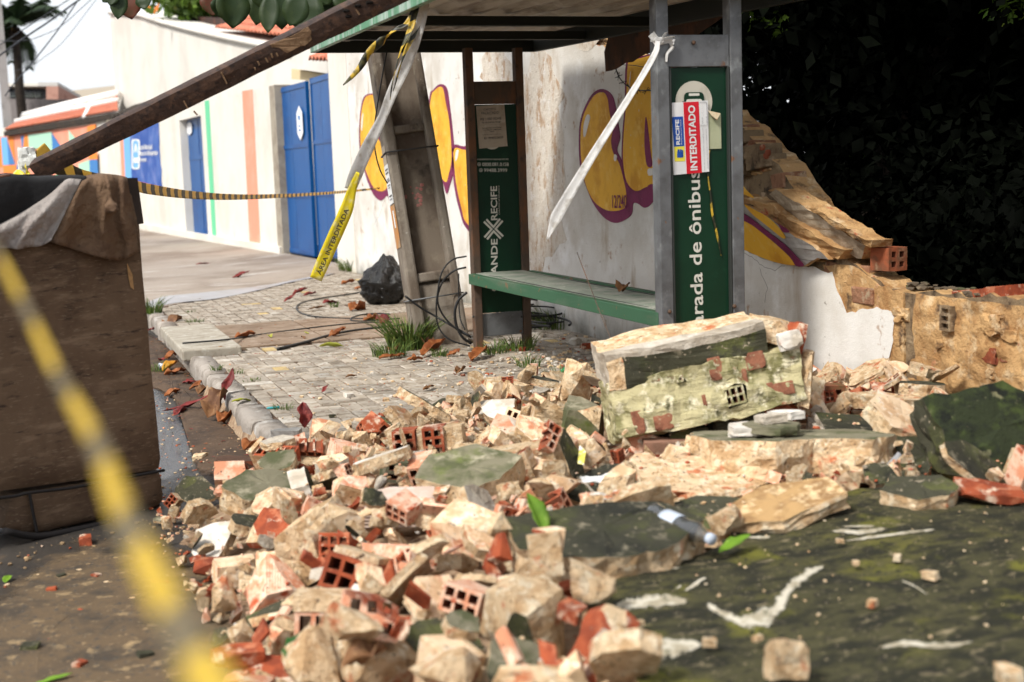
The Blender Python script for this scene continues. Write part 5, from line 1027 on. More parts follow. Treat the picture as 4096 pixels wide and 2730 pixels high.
tape_obj('tape_end', ribbon([P(100, 660, d=6.38), P(112, 690, d=6.36), P(98, 712, d=6.36), P(70, 700, d=6.38), P(40, 722, d=6.4), P(-20, 760, d=6.42)], [.035, .02, .03, .05, .04, .02], t_yellow, [0, .8, 1.2, .2, .6, 1]), '', g_)
mb = MB(); lump(mb, P(100, 715, d=6.33), .05, 15, (1.6, .6, .5), sub=3); lump(mb, P(40, 725, d=6.35), .045, 16, (1.2, .6, .6), sub=3); mb.build('dark_wrap', blackc, g_, True)
# long twisted tape hanging off the roof edge
lt = empty('hanging_tape', P(1480, 600, d=6.9), 'long twisted white and yellow warning tape hanging from the roof edge', 'barrier tape')
tape_obj('white_run', ribbon([P(1705, -60, d=6.55), P(1698, 20, d=6.55), P(1672, 130, d=6.6), P(1630, 240, d=6.65), P(1570, 370, d=6.7), P(1530, 470, d=6.75), P(1470, 590, d=6.8), P(1425, 690, d=6.85), P(1400, 760, d=6.9)], [.04, .045, .05, .06, .055, .045, .065, .07, .06], t_white, [.3, .2, .5, .1, .6, .4, .2, .1, .4], (1, 0, 0), .18), '', lt)
ye = [P(1432, 690, d=6.84), P(1408, 760, d=6.88), P(1385, 840, d=6.9), P(1345, 930, d=6.92), P(1305, 1020, d=6.94), P(1263, 1118, d=6.95)]
tape_obj('yellow_run', ribbon(ye, [.02, .045, .07, .075, .074, .066], t_yellow, [.5, .2, 0, 0, 0, 0], (1, 0, 0), .05), '', lt)
# print on the tape follows it
u_ = (ye[5]-ye[3]).normalized(); toc = (ye[4]-CAM).normalized(); r_ = (-u_); n_ = u_.cross(Vector((1, 0, 0))).normalized(); n_ = n_ if n_.dot(toc) < 0 else -n_; upv = n_.cross(r_).normalized(); upv = upv if upv.x < 0 else -upv
mb = MB(); text_into(mb, 'ÁREA INTERDITADA', ye[5]+r_*.030-upv*.012+n_*.010, r_, upv, width=(ye[5]-ye[2]).length*.94, height=.030, bold=.02); mb.build('tape_print', ink, lt, True)
for k, (pts, w) in enumerate([([(1690, -40, 6.6), (1668, 90, 6.6), (1640, 170, 6.6), (1610, 240, 6.6), (1590, 310, 6.6), (1572, 365, 6.62)], [.05, .045, .03, .035, .02, .008]), ([(1700, -40, 6.62), (1655, 60, 6.62), (1620, 100, 6.62), (1580, 120, 6.62), (1530, 165, 6.62), (1480, 210, 6.6), (1440, 270, 6.6), (1405, 310, 6.6), (1372, 342, 6.6)], [.05, .045, .02, .022, .05, .045, .028, .02, .004]), ([(1685, -20, 6.58), (1640, 120, 6.58), (1605, 200, 6.58), (1585, 270, 6.58), (1568, 345, 6.6), (1560, 400, 6.62)], [.03, .03, .018, .016, .012, .004])]):
    tape_obj('torn_strip', ribbon([P(x, y, d=d_) for x, y, d_ in pts], w, t_tangle, [rr.uniform(-.6, .6)+.5*i for i in range(len(pts))], (1, 0, 0), .2), '', lt)
# white tape blown out from the near post, with its knot
wt = empty('white_tape', P(2640, 190, d=6.2), 'stretched white tape tied to the near shelter post and blown out over the graffiti', 'barrier tape')
wp = [P(2632, 165, d=6.28), P(2620, 215, d=6.27), P(2560, 320, d=6.25), P(2460, 480, d=6.22), P(2360, 640, d=6.2), P(2270, 790, d=6.2), P(2225, 870, d=6.2), P(2188, 958, d=6.2)]
tape_obj('ribbon_strip', ribbon(wp, [.022, .028, .03, .034, .04, .05, .055, .008], t_white, [.6, .5, .6, .5, .5, .3, .3, .5], (1, 0, 0), .15), '', wt)
mb = MB(); lump(mb, P(2632, 165, Y=YN-.055), .028, 3, (1.1, .7, .8), sub=3, amp=.6); mb.build('knot', t_white, wt, True)
for k, (pts, w) in enumerate([([(2600, 140, .05), (2620, 160, .06), (2650, 158, .06), (2690, 152, .05), (2690, 170, .05)], .022), ([(2604, 158, .045), (2640, 170, .055), (2680, 165, .05), (2688, 190, .05), (2668, 215, .05), (2664, 250, .05)], .022), ([(2610, 132, .045), (2636, 160, .06), (2655, 140, .05), (2668, 135, .045)], .018)]):
    tape_obj('tape_tail', ribbon([P(x, y, Y=YN-o) for x, y, o in pts], w, t_white, [.3*i for i in range(len(pts))], (0, 0, 1), .2), '', wt)
# thin torn yellow strip on the near panel
tape_obj('yellow_strip', ribbon([P(x, y, Y=FN-.006) for x, y in ((2836, 600), (2832, 700), (2842, 780), (2850, 860), (2868, 940), (2884, 1025))], [.008, .005, .009, .012, .011, .003], t_tangle, [0, .9, .7, .5, .7, .9], (1, 0, 0)), 'thin torn yellow tape strip stuck beside the lettering on the near panel')
# the tape close to the camera
tape_obj('near_tape', ribbon([P(-260, 560, d=1.2), P(-60, 930, d=1.08), P(60, 1150, d=1.0), P(220, 1480, d=.9), P(370, 1750, d=.8), P(470, 2000, d=.72), P(560, 2200, d=.66), P(700, 2460, d=.6), P(860, 2760, d=.54), P(1000, 3000, d=.5)], [.0075, .0075, .008, .009, .0105, .012, .014, .016, .018, .019], t_near, [1.25, 1.2, 1.15, 1.0, .85, .7, .55, .35, .25, .2], (1, 0, 0), .05), 'blurred yellow and dark barrier tape sweeping past close to the camera')

# ================================================================ rubble
mortar = mat('mortar', (.71, .525, .325), [((.52, .335, .175), 16, .46, .58, 12), ((.78, .65, .46), 24, .53, .62, 12), ((.52, .18, .08), 9, .585, .65, 10), ((.16, .10, .06), 45, .61, .67, 8)], rough=.95, bump=[(22, 1., .03), (80, 1., .010)], rnd=31, objvar=.16)
mortar_g = mat('mortar_grey', (.44, .39, .32), [((.30, .25, .19), 7, .46, .62, 8), ((.55, .50, .43), 11, .54, .66), ((.13, .11, .08), 18, .64, .71)], rough=.95, bump=[(28, .8, .015), (110, .7, .005)], rnd=37, objvar=.14)
dusty = mat('dusty_brick', (.60, .25, .14), [((.70, .46, .33), 12, .44, .55, 12), ((.68, .55, .42), 20, .54, .62, 12), ((.42, .09, .035), 12, .58, .65, 10), ((.14, .07, .04), 42, .62, .68)], rough=.92, bump=[('wave', .5, .005, 'X', 44), (70, .5, .004)], rnd=13, objvar=.15)
cream_br = mat('mortared_brick', (.71, .525, .345), [((.52, .335, .19), 14, .46, .58, 12), ((.74, .62, .48), 22, .54, .62, 12), ((.52, .21, .11), 8, .56, .63, 10), ((.14, .09, .05), 44, .61, .68)], rough=.93, bump=[('wave', .35, .005, 'X', 40), (60, .6, .006)], rnd=19, objvar=.14)
terr_r = mat('fresh_terracotta', (.31, .066, .024), [((.20, .040, .016), 14, .44, .58, 10), ((.40, .14, .07), 16, .54, .64, 10), ((.60, .46, .34), 13, .555, .64, 12), ((.10, .04, .025), 26, .64, .70)], rough=.85, bump=[(60, .4, .005)], rnd=29, objvar=.14)
hole_m = mat('brick_inside', (.22, .065, .03), [((.12, .04, .02), 9, .46, .64)], rough=.95)  # channel walls darker than outer faces; hole shade is put into the colour
moss = mat('moss_dark', (.045, .043, .026), [((.085, .090, .030), 8, .50, .60, 10), ((.020, .020, .014), 4, .50, .64), ((.19, .165, .115), 15, .575, .67, 10), ((.34, .28, .20), 42, .63, .69)], rough=.95, bump=[(30, .6, .01), (140, .5, .004)], rnd=41, objvar=.2)
moss_l = mat('moss_lichen', (.16, .145, .095), [((.07, .075, .035), 6, .46, .60, 8), ((.30, .27, .19), 9, .57, .68), ((.10, .12, .03), 4, .58, .70)], rough=.95, bump=[(30, .6, .01), (140, .5, .004)], rnd=43, objvar=.2)
slab_moss = mat('slab_moss', (.050, .046, .019), [((.098, .090, .020), 2.4, .52, .66, 10), ((.016, .016, .008), 6, .45, .57, 14, (1, 2.2, 1)), ((.12, .115, .016), 5, .57, .68, 14), ((.21, .17, .10), 12, .60, .70, 14, (1, 2.6, 1)), ((.012, .012, .007), 40, .54, .62, 10), ((.34, .27, .17), 80, .635, .68)], rough=.92, bump=[(18, .5, .02), (120, .6, .004)])
white_pl = mat('white_plaster_shard', (.60, .56, .50), [((.45, .39, .31), 9, .46, .60, 9), ((.45, .28, .2), 6, .64, .72)], rough=.9, bump=[(40, .5, .006)], rnd=7)

def bm_done(bm, name, mats):
    me = bpy.data.meshes.new(name); bm.to_mesh(me); bm.free()
    for m in mats: me.materials.append(m)
    return me
def brick_bm(L=.19, w=.14, h=.09, cols=3, rows=2, t=.010, jit=.0, seed=0, om=0, im=1):
    """hollow brick, axis along Y, section w (X) by h (Z), open channels"""
    bm = bmesh.new(); cw = (w-t*(cols+1))/cols; ch = (h-t*(rows+1))/rows; xs = [-w/2]; zs = [-h/2]
    for i in range(cols): xs += [xs[-1]+t, xs[-1]+t+cw]
    xs.append(w/2)
    for i in range(rows): zs += [zs[-1]+t, zs[-1]+t+ch]
    zs.append(h/2); V = {}
    def v(i, j, k):
        if (i, j, k) not in V: V[(i, j, k)] = bm.verts.new((xs[i], (-L/2, L/2)[k], zs[j]))
        return V[(i, j, k)]
    def f(vs, m): q = bm.faces.new(vs); q.material_index = m
    nx, nz = len(xs), len(zs)
    for i in range(nx-1):
        for j in range(nz-1):
            if i % 2 and j % 2:
                a = [(i, j), (i+1, j), (i+1, j+1), (i, j+1)]
                for p, q in zip(a, a[1:]+a[:1]): f([v(*p, 0), v(*p, 1), v(*q, 1), v(*q, 0)], im)
            else: f([v(i, j, 0), v(i+1, j, 0), v(i+1, j+1, 0), v(i, j+1, 0)], om); f([v(i, j, 1), v(i, j+1, 1), v(i+1, j+1, 1), v(i+1, j, 1)], om)
    for i in range(nx-1): f([v(i, 0, 0), v(i, 0, 1), v(i+1, 0, 1), v(i+1, 0, 0)], om); f([v(i, nz-1, 0), v(i+1, nz-1, 0), v(i+1, nz-1, 1), v(i, nz-1, 1)], om)
    for j in range(nz-1): f([v(0, j, 0), v(0, j+1, 0), v(0, j+1, 1), v(0, j, 1)], om); f([v(nx-1, j, 0), v(nx-1, j, 1), v(nx-1, j+1, 1), v(nx-1, j+1, 0)], om)
    return bm
def cut(bm, co, no, m=0):
    g = bm.verts[:]+bm.edges[:]+bm.faces[:]; r = bmesh.ops.bisect_plane(bm, geom=g, plane_co=co, plane_no=no, clear_outer=True)
    ed = [e for e in r['geom_cut'] if isinstance(e, bmesh.types.BMEdge)]
    if ed:
        q = bmesh.ops.triangle_fill(bm, edges=ed, use_beauty=True, normal=Vector(no))
        for f in q['geom']:
            if isinstance(f, bmesh.types.BMFace): f.material_index = m
def rough(bm, amp, seed, sc_=8., sub=0):
    if sub: bmesh.ops.subdivide_edges(bm, edges=bm.edges[:], cuts=sub, use_grid_fill=True)
    o = Vector((seed*7.3, seed*3.1, 0))
    for v in bm.verts:
        n = Vector((mnoise.noise(v.co*sc_+o), mnoise.noise(v.co*sc_+o+Vector((9, 0, 0))), mnoise.noise(v.co*sc_+o+Vector((0, 9, 0)))))
        n2 = Vector((mnoise.noise(v.co*sc_*3+o), mnoise.noise(v.co*sc_*3+o+Vector((9, 0, 0))), mnoise.noise(v.co*sc_*3+o+Vector((0, 9, 0)))))
        v.co += n*amp+n2*amp*.45
def hull_bm(size, n, seed, r):
    bm = bmesh.new()
    for k in range(n):
        p = Vector((r.uniform(-1, 1), r.uniform(-1, 1), r.uniform(-1, 1))); mx = max(abs(p.x), abs(p.y), abs(p.z)); p /= mx**.8
        bm.verts.new((p.x*size[0]/2, p.y*size[1]/2, p.z*size[2]/2))
    h = bmesh.ops.convex_hull(bm, input=bm.verts[:]); bmesh.ops.delete(bm, geom=[g for g in h['geom_interior'] if isinstance(g, bmesh.types.BMVert)], context='VERTS')
    bmesh.ops.triangulate(bm, faces=bm.faces[:]); return bm
def slab_bm(rad, th, r, n=9, asp=1., rings=3, sub=3, amp=.008, seed=0, mats=(0, 1, 1), undercut=0.0):
    """irregular broken plate: top (painted or mossy) = mats[0], broken rim = mats[1], underside = mats[2]"""
    bm = bmesh.new(); base = []
    a0 = r.uniform(0, 6)
    for k in range(n):
        a = a0+2*PI*(k+r.uniform(-.3, .3))/n; q = rad*r.uniform(.68, 1.1); base.append(Vector((q*math.cos(a)*asp, q*math.sin(a), 0)))
    pts = []
    for i in range(n):
        p, q = base[i], base[(i+1) % n]
        for k in range(sub): pts.append(p.lerp(q, k/sub)+Vector((r.uniform(-1, 1), r.uniform(-1, 1), 0))*rad*.035)
    N_ = len(pts); lay = []
    for j in range(rings+1):
        t = j/rings; L_ = []
        for p in pts:
            k = 1-undercut*t+.10*mnoise.noise(Vector((p.x*14+seed, p.y*14, t*3)))*(1 if j else 0)
            L_.append(bm.verts.new((p.x*k, p.y*k, th/2-t*th+(amp*.5*mnoise.noise(p*20)))))
        lay.append(L_)
    def fan(L_, m, flip, z):
        c = bm.verts.new((sum(v.co.x for v in L_)/N_, sum(v.co.y for v in L_)/N_, z)); mid = [bm.verts.new((v.co.lerp(c.co, .45)+Vector((0, 0, amp*mnoise.noise(v.co*25+Vector((seed, 0, 0))))))) for v in L_]
        for i in range(N_):
            j = (i+1) % N_
            for q in ([L_[i], L_[j], mid[j], mid[i]], [mid[i], mid[j], c]):
                f = bm.faces.new(list(reversed(q)) if flip else q); f.material_index = m
    fan(lay[0], mats[0], False, th/2); fan(lay[-1], mats[2], True, -th/2)
    for j in range(rings):
        for i in range(N_):
            k = (i+1) % N_; f = bm.faces.new([lay[j][k], lay[j][i], lay[j+1][i], lay[j+1][k]]); f.material_index = mats[1]
    return bm
def box_bm(bm, c, size, m, rot=None, amp=0, seed=0, cuts=0):
    r = bmesh.ops.create_cube(bm, size=1); M = Matrix.Translation(Vector(c)) @ (rot.to_4x4() if rot is not None else Matrix.Identity(4)) @ Matrix.Diagonal((*size, 1))
    bmesh.ops.transform(bm, matrix=M, verts=r['verts'])
    for f in {f for v in r['verts'] for f in v.link_faces}: f.material_index = m
    return r['verts']

FR = {'brick': [], 'mortar': [], 'plaster': [], 'shard': [], 'dusty': []}
r6 = random.Random(42)
for k in range(12):     # broken hollow bricks
    c, ro = r6.choice(((3, 2), (2, 3), (3, 2), (2, 2)))
    w, h = (.14, .09) if c == 3 else (.09, .14) if ro == 3 else (.09, .09)
    om = [dusty, terr_r, cream_br, dusty][k % 4]; bm = brick_bm(.19, w, h, c, ro, .011)
    for q in range(r6.choice((1, 2, 2))):
        a = r6.uniform(-.5, .5); no = Vector((a, 1 if q == 0 else -1, r6.uniform(-.6, .6))).normalized(); cut(bm, Vector((0, r6.uniform(-.03, .05) if q == 0 else r6.uniform(-.08, -.03), 0)), no, 2)
    if k % 3 == 0: cut(bm, Vector((0, 0, h*.12)), Vector((r6.uniform(-.3, .3), r6.uniform(-.4, .4), 1)).normalized(), 2)
    rough(bm, .0028, k, 22)
    if k % 2 == 0: box_bm(bm, (0, -.01, -h/2-.007), (w*.96, .10, .02), 3)
    FR['brick'].append(bm_done(bm, 'brick_fragment', [om, hole_m, terr_r, mortar]))
for k in range(16):     # mortar chunks
    s = r6.uniform(.07, .17); bm = hull_bm((s*1.3, s, s*r6.uniform(.5, .9)), 11, k, r6); bmesh.ops.subdivide_edges(bm, edges=bm.edges[:], cuts=3); bmesh.ops.triangulate(bm, faces=bm.faces[:]); rough(bm, s*.06, k, 14); rough(bm, s*.028, k+5, 45)
    FR['mortar'].append(bm_done(bm, 'mortar_chunk', [mortar if k % 4 else mortar_g]))
for k in range(12):     # plates of wall with one mossy or painted face
    rad = r6.uniform(.06, .15); bm = slab_bm(rad, r6.uniform(.025, .07), r6, 7, r6.uniform(.8, 1.5), seed=k)
    FR['plaster'].append(bm_done(bm, 'plaster_fragment', [[moss, moss_l, white_pl, moss, mortar_g, cream_br][k % 6], mortar, cream_br]))
for k in range(10):     # thin terracotta shards
    L_, w = r6.uniform(.06, .14), r6.uniform(.03, .07); bm = bmesh.new(); box_bm(bm, (0, 0, 0), (w, L_, .010), 0)
    if k % 2: box_bm(bm, (w*.45, 0, .018), (.010, L_*.8, .03), 0)
    for q in (1, -1): 
        try: cut(bm, Vector((0, q*L_*.33, 0)), Vector((r6.uniform(-.8, .8), q, 0)).normalized(), 0)
        except Exception: pass
    rough(bm, .003, k, 20); FR['shard'].append(bm_done(bm, 'terracotta_shard', [terr_r if k % 3 else dusty]))
for k in range(12):     # blocks of brick with mortar still on
    L_ = r6.uniform(.10, .20); bm = bmesh.new(); box_bm(bm, (0, 0, 0), (r6.uniform(.08, .14), L_, r6.uniform(.045, .09)), 0)
    bmesh.ops.subdivide_edges(bm, edges=bm.edges[:], cuts=5, use_grid_fill=True)
    a = r6.uniform(-.7, .7); rough(bm, .012, k, 9); rough(bm, .004, k+3, 35)
    cut(bm, Vector((0, -L_*.2, .03)), Vector((r6.uniform(-.6, .6), -.7, r6.uniform(.3, 1))).normalized(), 1)
    cut(bm, Vector((0, L_*.28, 0)), Vector((a, 1, r6.uniform(-.7, .7))).normalized(), 1)
    for q in range(3):
        sg = [r6.choice((-1, 1)) for _ in range(3)]; no = Vector((sg[0]*r6.uniform(.3, 1), sg[1]*r6.uniform(.2, .8), sg[2]*r6.uniform(.3, 1))).normalized(); cut(bm, no*(.052*abs(no.x)+L_*.5*abs(no.y)+.034*abs(no.z))*r6.uniform(.62, .85), no, 1)
    if k % 2: cut(bm, Vector((.02, 0, 0)), Vector((1, r6.uniform(-.4, .4), r6.uniform(-.5, .5))).normalized(), 1)
    FR['dusty'].append(bm_done(bm, 'mortared_brick', [cream_br if k % 3 else dusty, mortar, terr_r]))

# ---- height field of the heap
GX0, GX1, GY0, GY1, GC = -.6, 4.0, 2.0, 9.0, .0125
NX, NY = int((GX1-GX0)/GC), int((GY1-GY0)/GC)
gx = GX0+(np.arange(NX)+.5)*GC; gy = GY0+(np.arange(NY)+.5)*GC; GXX, GYY = np.meshgrid(gx, gy, indexing='ij')
def target(X, Y):
    xl = np.interp(Y, [2.0, 3.2, 4.2, 5.2, 6.1, 6.5, 6.9], [.36, .36, .34, .28, .30, .70, 1.2])
    yf = np.interp(X, [.3, 1.2, 1.7, 2.1, 2.8, 3.3, 3.9], [6.0, 6.45, 6.65, 6.85, 7.1, 7.25, 6.9])
    e = np.minimum(np.clip((X-xl)/.7, 0, 1), np.clip((yf-Y)/.8, 0, 1)); e = e*e*(3-2*e)
    top = np.interp(X, [.4, 1.0, 1.6, 2.4, 3.2, 4], [-.04, .05, .12, .15, .17, .16])+np.interp(Y, [2, 4, 5, 6, 7], [.05, .03, .02, .0, -.02])
    g = np.where(X < 1.05, -.15, 0.0); return g+np.maximum(0, top-g)*e
TH = target(GXX, GYY); HERO = np.zeros((NX, NY), bool)
Hh = np.where(GXX < 1.05, -.15, 0.0)+np.maximum(0, TH-np.where(GXX < 1.05, -.15, 0.0))*.7
bed = MB(); st = 6; rows = []
for i in range(0, NX, st): rows.append([Vector((gx[i], gy[j], Hh[i, j]+.02*mnoise.noise(Vector((gx[i]*9, gy[j]*9, 0)))+.012*mnoise.noise(Vector((gx[i]*31, gy[j]*31, 4)))-.028)) for j in range(0, NY, st)])
bed.grid(rows); bed_o = tag(bed.build('rubble', mat('rubble_fines', (.40, .28, .18), [((.24, .15, .09), 9, .45, .6), ((.52, .40, .27), 16, .54, .66), ((.38, .12, .06), 24, .62, .68), ((.08, .06, .045), 5, .58, .72)], rough=1, bump=[(40, .9, .02), (130, .8, .008)])), 'fine rubble bed under the broken bricks', None, None, 'stuff')

SAMP = {}
def samples(me):
    if me.name in SAMP: return SAMP[me.name]
    v = np.array([x.co for x in me.vertices]); me.calc_loop_triangles(); out = [v]
    for t in me.loop_triangles:
        a, b, c = v[list(t.vertices)]; n = max(1, int(max(np.linalg.norm(b-a), np.linalg.norm(c-a), np.linalg.norm(c-b))/.011))
        if n > 1:
            i, j = np.meshgrid(np.arange(n+1), np.arange(n+1)); k = (i+j) <= n; i, j = i[k]/n, j[k]/n; out.append(a+np.outer(i, b-a)+np.outer(j, c-a))
    SAMP[me.name] = np.vstack(out); return SAMP[me.name]
def drop(me, R, x, y, q=.93, commit=True, z=None, hero=False, maxhero=2.):
    s = samples(me) @ np.array(R).T; ix = ((s[:, 0]+x-GX0)/GC).astype(int); iy = ((s[:, 1]+y-GY0)/GC).astype(int); ok = (ix >= 0) & (ix < NX) & (iy >= 0) & (iy < NY)
    if ok.sum() < 4: return 0.0 if z is None else z
    key = ix[ok]*NY+iy[ok]; zz_ = s[ok, 2]; u, inv = np.unique(key, return_inverse=True); lo = np.full(len(u), 9.); hi = np.full(len(u), -9.); np.minimum.at(lo, inv, zz_); np.maximum.at(hi, inv, zz_)
    hf = Hh.ravel(); hm = HERO.ravel()
    if hm[u].mean() > maxhero: return None
    if hero and commit: hm[u] = True
    if z is None: z = float(np.quantile(hf[u]-lo, q))
    if commit: hf[u] = np.maximum(hf[u], hi+z)
    return z
def euler3(a, b, c): return Euler((a, b, c)).to_matrix()
def place(me, name, R, x, y, z, label, cat, group):
    o = bpy.data.objects.new(name, me); link(o); o.matrix_world = Matrix.Translation((x, y, z)) @ R.to_4x4(); return tag(o, label, cat, group)

# ---- large pieces one can single out (photograph position of their centre)
ANCHORS = [((3.1, 6.25), 'foot of the lettered near panel'), ((3.75, 6.3), 'white wall foot behind the block'), ((3.75, 5.7), 'white plaster edge'), ((3.75, 5.1), 'low broken wall'), ((2.95, 6.8), 'near end of the bench'), ((3.5, 6.9), 'wall foot beside the bench'), ((2.8, 5.2), 'large toppled block'), ((2.3, 3.9), 'big mossy slab')]
CY = -YAW      # local -Y turned to the camera
def hero(me, name, px, py, yaw, pitch, roll, label, cat='rubble', zc=.15, q=.6, lift=0):
    """yaw 0 = local -Y faces the camera; dropped on the heap under the given place of the photograph"""
    R = (Matrix.Rotation(CY+RAD(yaw), 3, 'Z') @ Matrix.Rotation(RAD(pitch), 3, 'X') @ Matrix.Rotation(RAD(roll), 3, 'Y'))
    for it in range(4):
        p = P(px, py, z=zc); zc_n = drop(me, R, p.x, p.y, q, False)+lift; zc = .5*zc+.5*zc_n if it < 3 else zc_n
    p = P(px, py, z=zc); drop(me, R, p.x, p.y, q, True, zc, True); ANCHORS.append(((p.x, p.y), short(label)))
    return place(me, name, R, p.x, p.y, zc, label, cat, None)
def comp(name, parts, mats, cuts=(), amp=.005, seed=0, sub=0):
    """solid from boxes: (centre, size, material[, euler])"""
    bm = bmesh.new()
    for p in parts: box_bm(bm, p[0], p[1], p[2], euler3(*p[3]) if len(p) > 3 else None)
    if sub: bmesh.ops.subdivide_edges(bm, edges=bm.edges[:], cuts=sub, use_grid_fill=True)
    rough(bm, amp, seed, 11); rough(bm, amp*.4, seed+3, 40)
    if len(parts) == 1 and max(parts[0][1]) > .06:
        rq = random.Random(seed*13+5); sz = Vector(parts[0][1])
        for q in range(5):
            sg = Vector((rq.choice((-1, 1)), rq.choice((-1, 1)), rq.choice((-1, 1, 1)))); no = Vector((sg.x*rq.uniform(.2, 1)/sz.x, sg.y*rq.uniform(.2, 1)/sz.y, sg.z*rq.uniform(.2, 1)/sz.z)).normalized()
            ext = abs(no.x)*sz.x/2+abs(no.y)*sz.y/2+abs(no.z)*sz.z/2; cut(bm, no*ext*rq.uniform(.62, .82), no, len(mats)-1 if rq.random() < .5 else 0)
    for c in cuts: cut(bm, Vector(c[0]), Vector(c[1]).normalized(), c[2])
    return bm_done(bm, name, mats)
def merge_bm(a, b, M):
    me = bpy.data.meshes.new('tmp'); b.to_mesh(me); b.free(); me.transform(M); a.from_mesh(me); bpy.data.meshes.remove(me)

# placing helpers for the spread
FILLED = []; KCOUNT = {}; OVER = MB(); OMATS = []
def overflow(me, M4):
    mi = []
    for m in me.materials:
        if m not in OMATS: OMATS.append(m)
        mi.append(OMATS.index(m))
    b0 = len(OVER.v); OVER.v += [tuple(M4 @ v.co) for v in me.vertices]
    for p in me.polygons: OVER.f.append([b0+i for i in p.vertices]); OVER.m.append(mi[p.material_index]); OVER.smooth.append(False)
KINDL = {'brick': ('brick_fragment', 'hollow brick', 'brick fragment'), 'mortar': ('mortar_chunk', 'mortar chunk', 'mortar chunk'), 'plaster': ('plaster_fragment', 'flat wall plate', 'plaster fragment'), 'shard': ('terracotta_shard', 'terracotta shard', 'brick shard'), 'dusty': ('mortared_brick', 'brick piece', 'brick piece')}
STOPW = set('in with facing below beside at lying standing turned just leaning set showing near nearest of behind under left right between alone capped by slanting wedged half across propped before along against on'.split())
def short(label):
    w = label.split(); k = next((i for i, q in enumerate(w) if q in STOPW and i > 1), len(w)); return ' '.join(w[:min(k, 6)])
def zone(x, y):
    (ax, ay), nm = min(ANCHORS, key=lambda z: (z[0][0]-x)**2+(z[0][1]-y)**2); dx, dy = x-ax, y-ay
    return ('right of' if dx > 0 else 'left of') + ' the ' + nm if abs(dx) > abs(dy) else ('behind' if dy > 0 else 'in front of') + ' the ' + nm
def fill(n, kinds, ksc, tries=8, tlow=.0, seed=1, tilt=.45, region=None, lim=.03):
    r = random.Random(seed); ks = list(kinds); ws = [kinds[k] for k in ks]
    for _ in range(n):
        best = None
        for t in range(tries):
            x, y = (r.uniform(.2, 3.9), r.uniform(2.3, 7.5)) if region is None else (r.uniform(region[0], region[1]), r.uniform(region[2], region[3]))
            i, j = int((x-GX0)/GC), int((y-GY0)/GC); g = -.15 if x < 1.05 else 0
            if TH[i, j]-g < .012: continue
            d = TH[i, j]-Hh[max(0, i-3):i+4, max(0, j-3):j+4].mean()
            if best is None or d > best[0]: best = (d, x, y)
        if best is None or best[0] < -lim: continue
        k = r.choices(ks, ws)[0]; me = r.choice(FR[k]); s = r.uniform(*ksc)
        fl_ = r.choice((0, 0, PI/2, -PI/2, PI)); R = Matrix.Rotation(r.uniform(0, 2*PI), 3, 'Z') @ euler3(r.gauss(0, tilt), r.gauss(0, tilt), 0) @ (Matrix.Rotation(fl_, 3, r.choice(('X', 'Y'))) if k not in ('plaster', 'shard') else (Matrix.Rotation(r.choice((0, 0, 0, PI)), 3, 'X')))
        R = R @ Matrix.Diagonal((s, s, s)); x, y = best[1], best[2]
        if x > 3.80 or INS[int((x-GX0)/GC), int((y-GY0)/GC)] or (2.75 < x < 3.4 and 5.86 < y < 6.05): continue
        z = drop(me, R, x, y, .90, maxhero=.22)
        if z is None: continue
        KCOUNT[k] = KCOUNT.get(k, 0)+1
        if KCOUNT[k] > 290: overflow(me, Matrix.Translation((x, y, z)) @ R.to_4x4()); continue
        nm, lb, ct = KINDL[k]; big = 'larger' if s > 1.12 else 'smaller' if s < .85 else 'middling'
        col_ = {'dusty_brick': 'pinkish', 'fresh_terracotta': 'red', 'mortared_brick': 'cream', 'mortar': 'cream', 'mortar_grey': 'greyish', 'moss_dark': 'mossy', 'moss_lichen': 'lichened', 'white_plaster_shard': 'whitish'}.get(me.materials[0].name, 'pale')
        L_ = f'{big} {col_} {lb} {zone(x, y)}'
        FILLED.append((place(me, nm, R, x, y, z, L_, ct, ct+'s in the rubble heap'), L_, (x*x+y*y)))

# the big mossy slab in the foreground
sl_ = empty('mossy_slab', (2.5, 3.6, 0), 'very large fallen wall slab with dark mossy face and white scrapes', 'wall fragment')
so = [(2330, 2380), (2450, 2320), (2560, 2285), (2720, 2235), (2880, 2165), (2960, 2080), (3080, 2035), (3180, 1998), (3330, 1990), (3440, 1965), (3620, 1960), (3760, 1945), (3900, 1975), (4000, 2010), (4150, 1975), (4420, 2060), (4700, 2500), (4600, 3100), (3600, 3250), (2900, 3100), (2640, 2860), (2560, 2700), (2440, 2560), (2370, 2460)]
zt0 = .165
top = [P(x, y, z=zt0) for x, y in so]; top = [Vector(p) for p in rough_line(top+[top[0]], .05, .010, 6, (0, 1))[:-1]]; cen = sum(top, Vector())/len(top); mb = MB(); rings = []
def slab_z(x, y): return zt0+.014*mnoise.noise(Vector((x*2.2, y*2.2, 1)))+.005*mnoise.noise(Vector((x*9, y*9, 2)))+.022*math.sin(x*2.1-y*1.3)*.4
for s in np.linspace(1, .03, 30): rings.append([Vector((cen.x+(p.x-cen.x)*s, cen.y+(p.y-cen.y)*s, 0)) for p in top])
for r_ in rings:
    for p in r_: p.z = slab_z(p.x, p.y)
skirt = [[Vector((p.x+.012*mnoise.noise(p*20+Vector((0, 0, k))), p.y+.012*mnoise.noise(p*20+Vector((5, 0, k))), slab_z(p.x, p.y)-.03*k)) for p in top] for k in (3, 2, 1)]
mb.grid(skirt+[rings[0]], 1, False, True); mb.grid(rings, 0, True, True); mb.add(rings[-1], [tuple(range(len(top)))], 0); mb.build('slab_body', [slab_moss, mortar], sl_, True)
samp_i = ((np.array([p.x for r_ in rings for p in r_])-GX0)/GC).astype(int); samp_j = ((np.array([p.y for r_ in rings for p in r_])-GY0)/GC).astype(int)
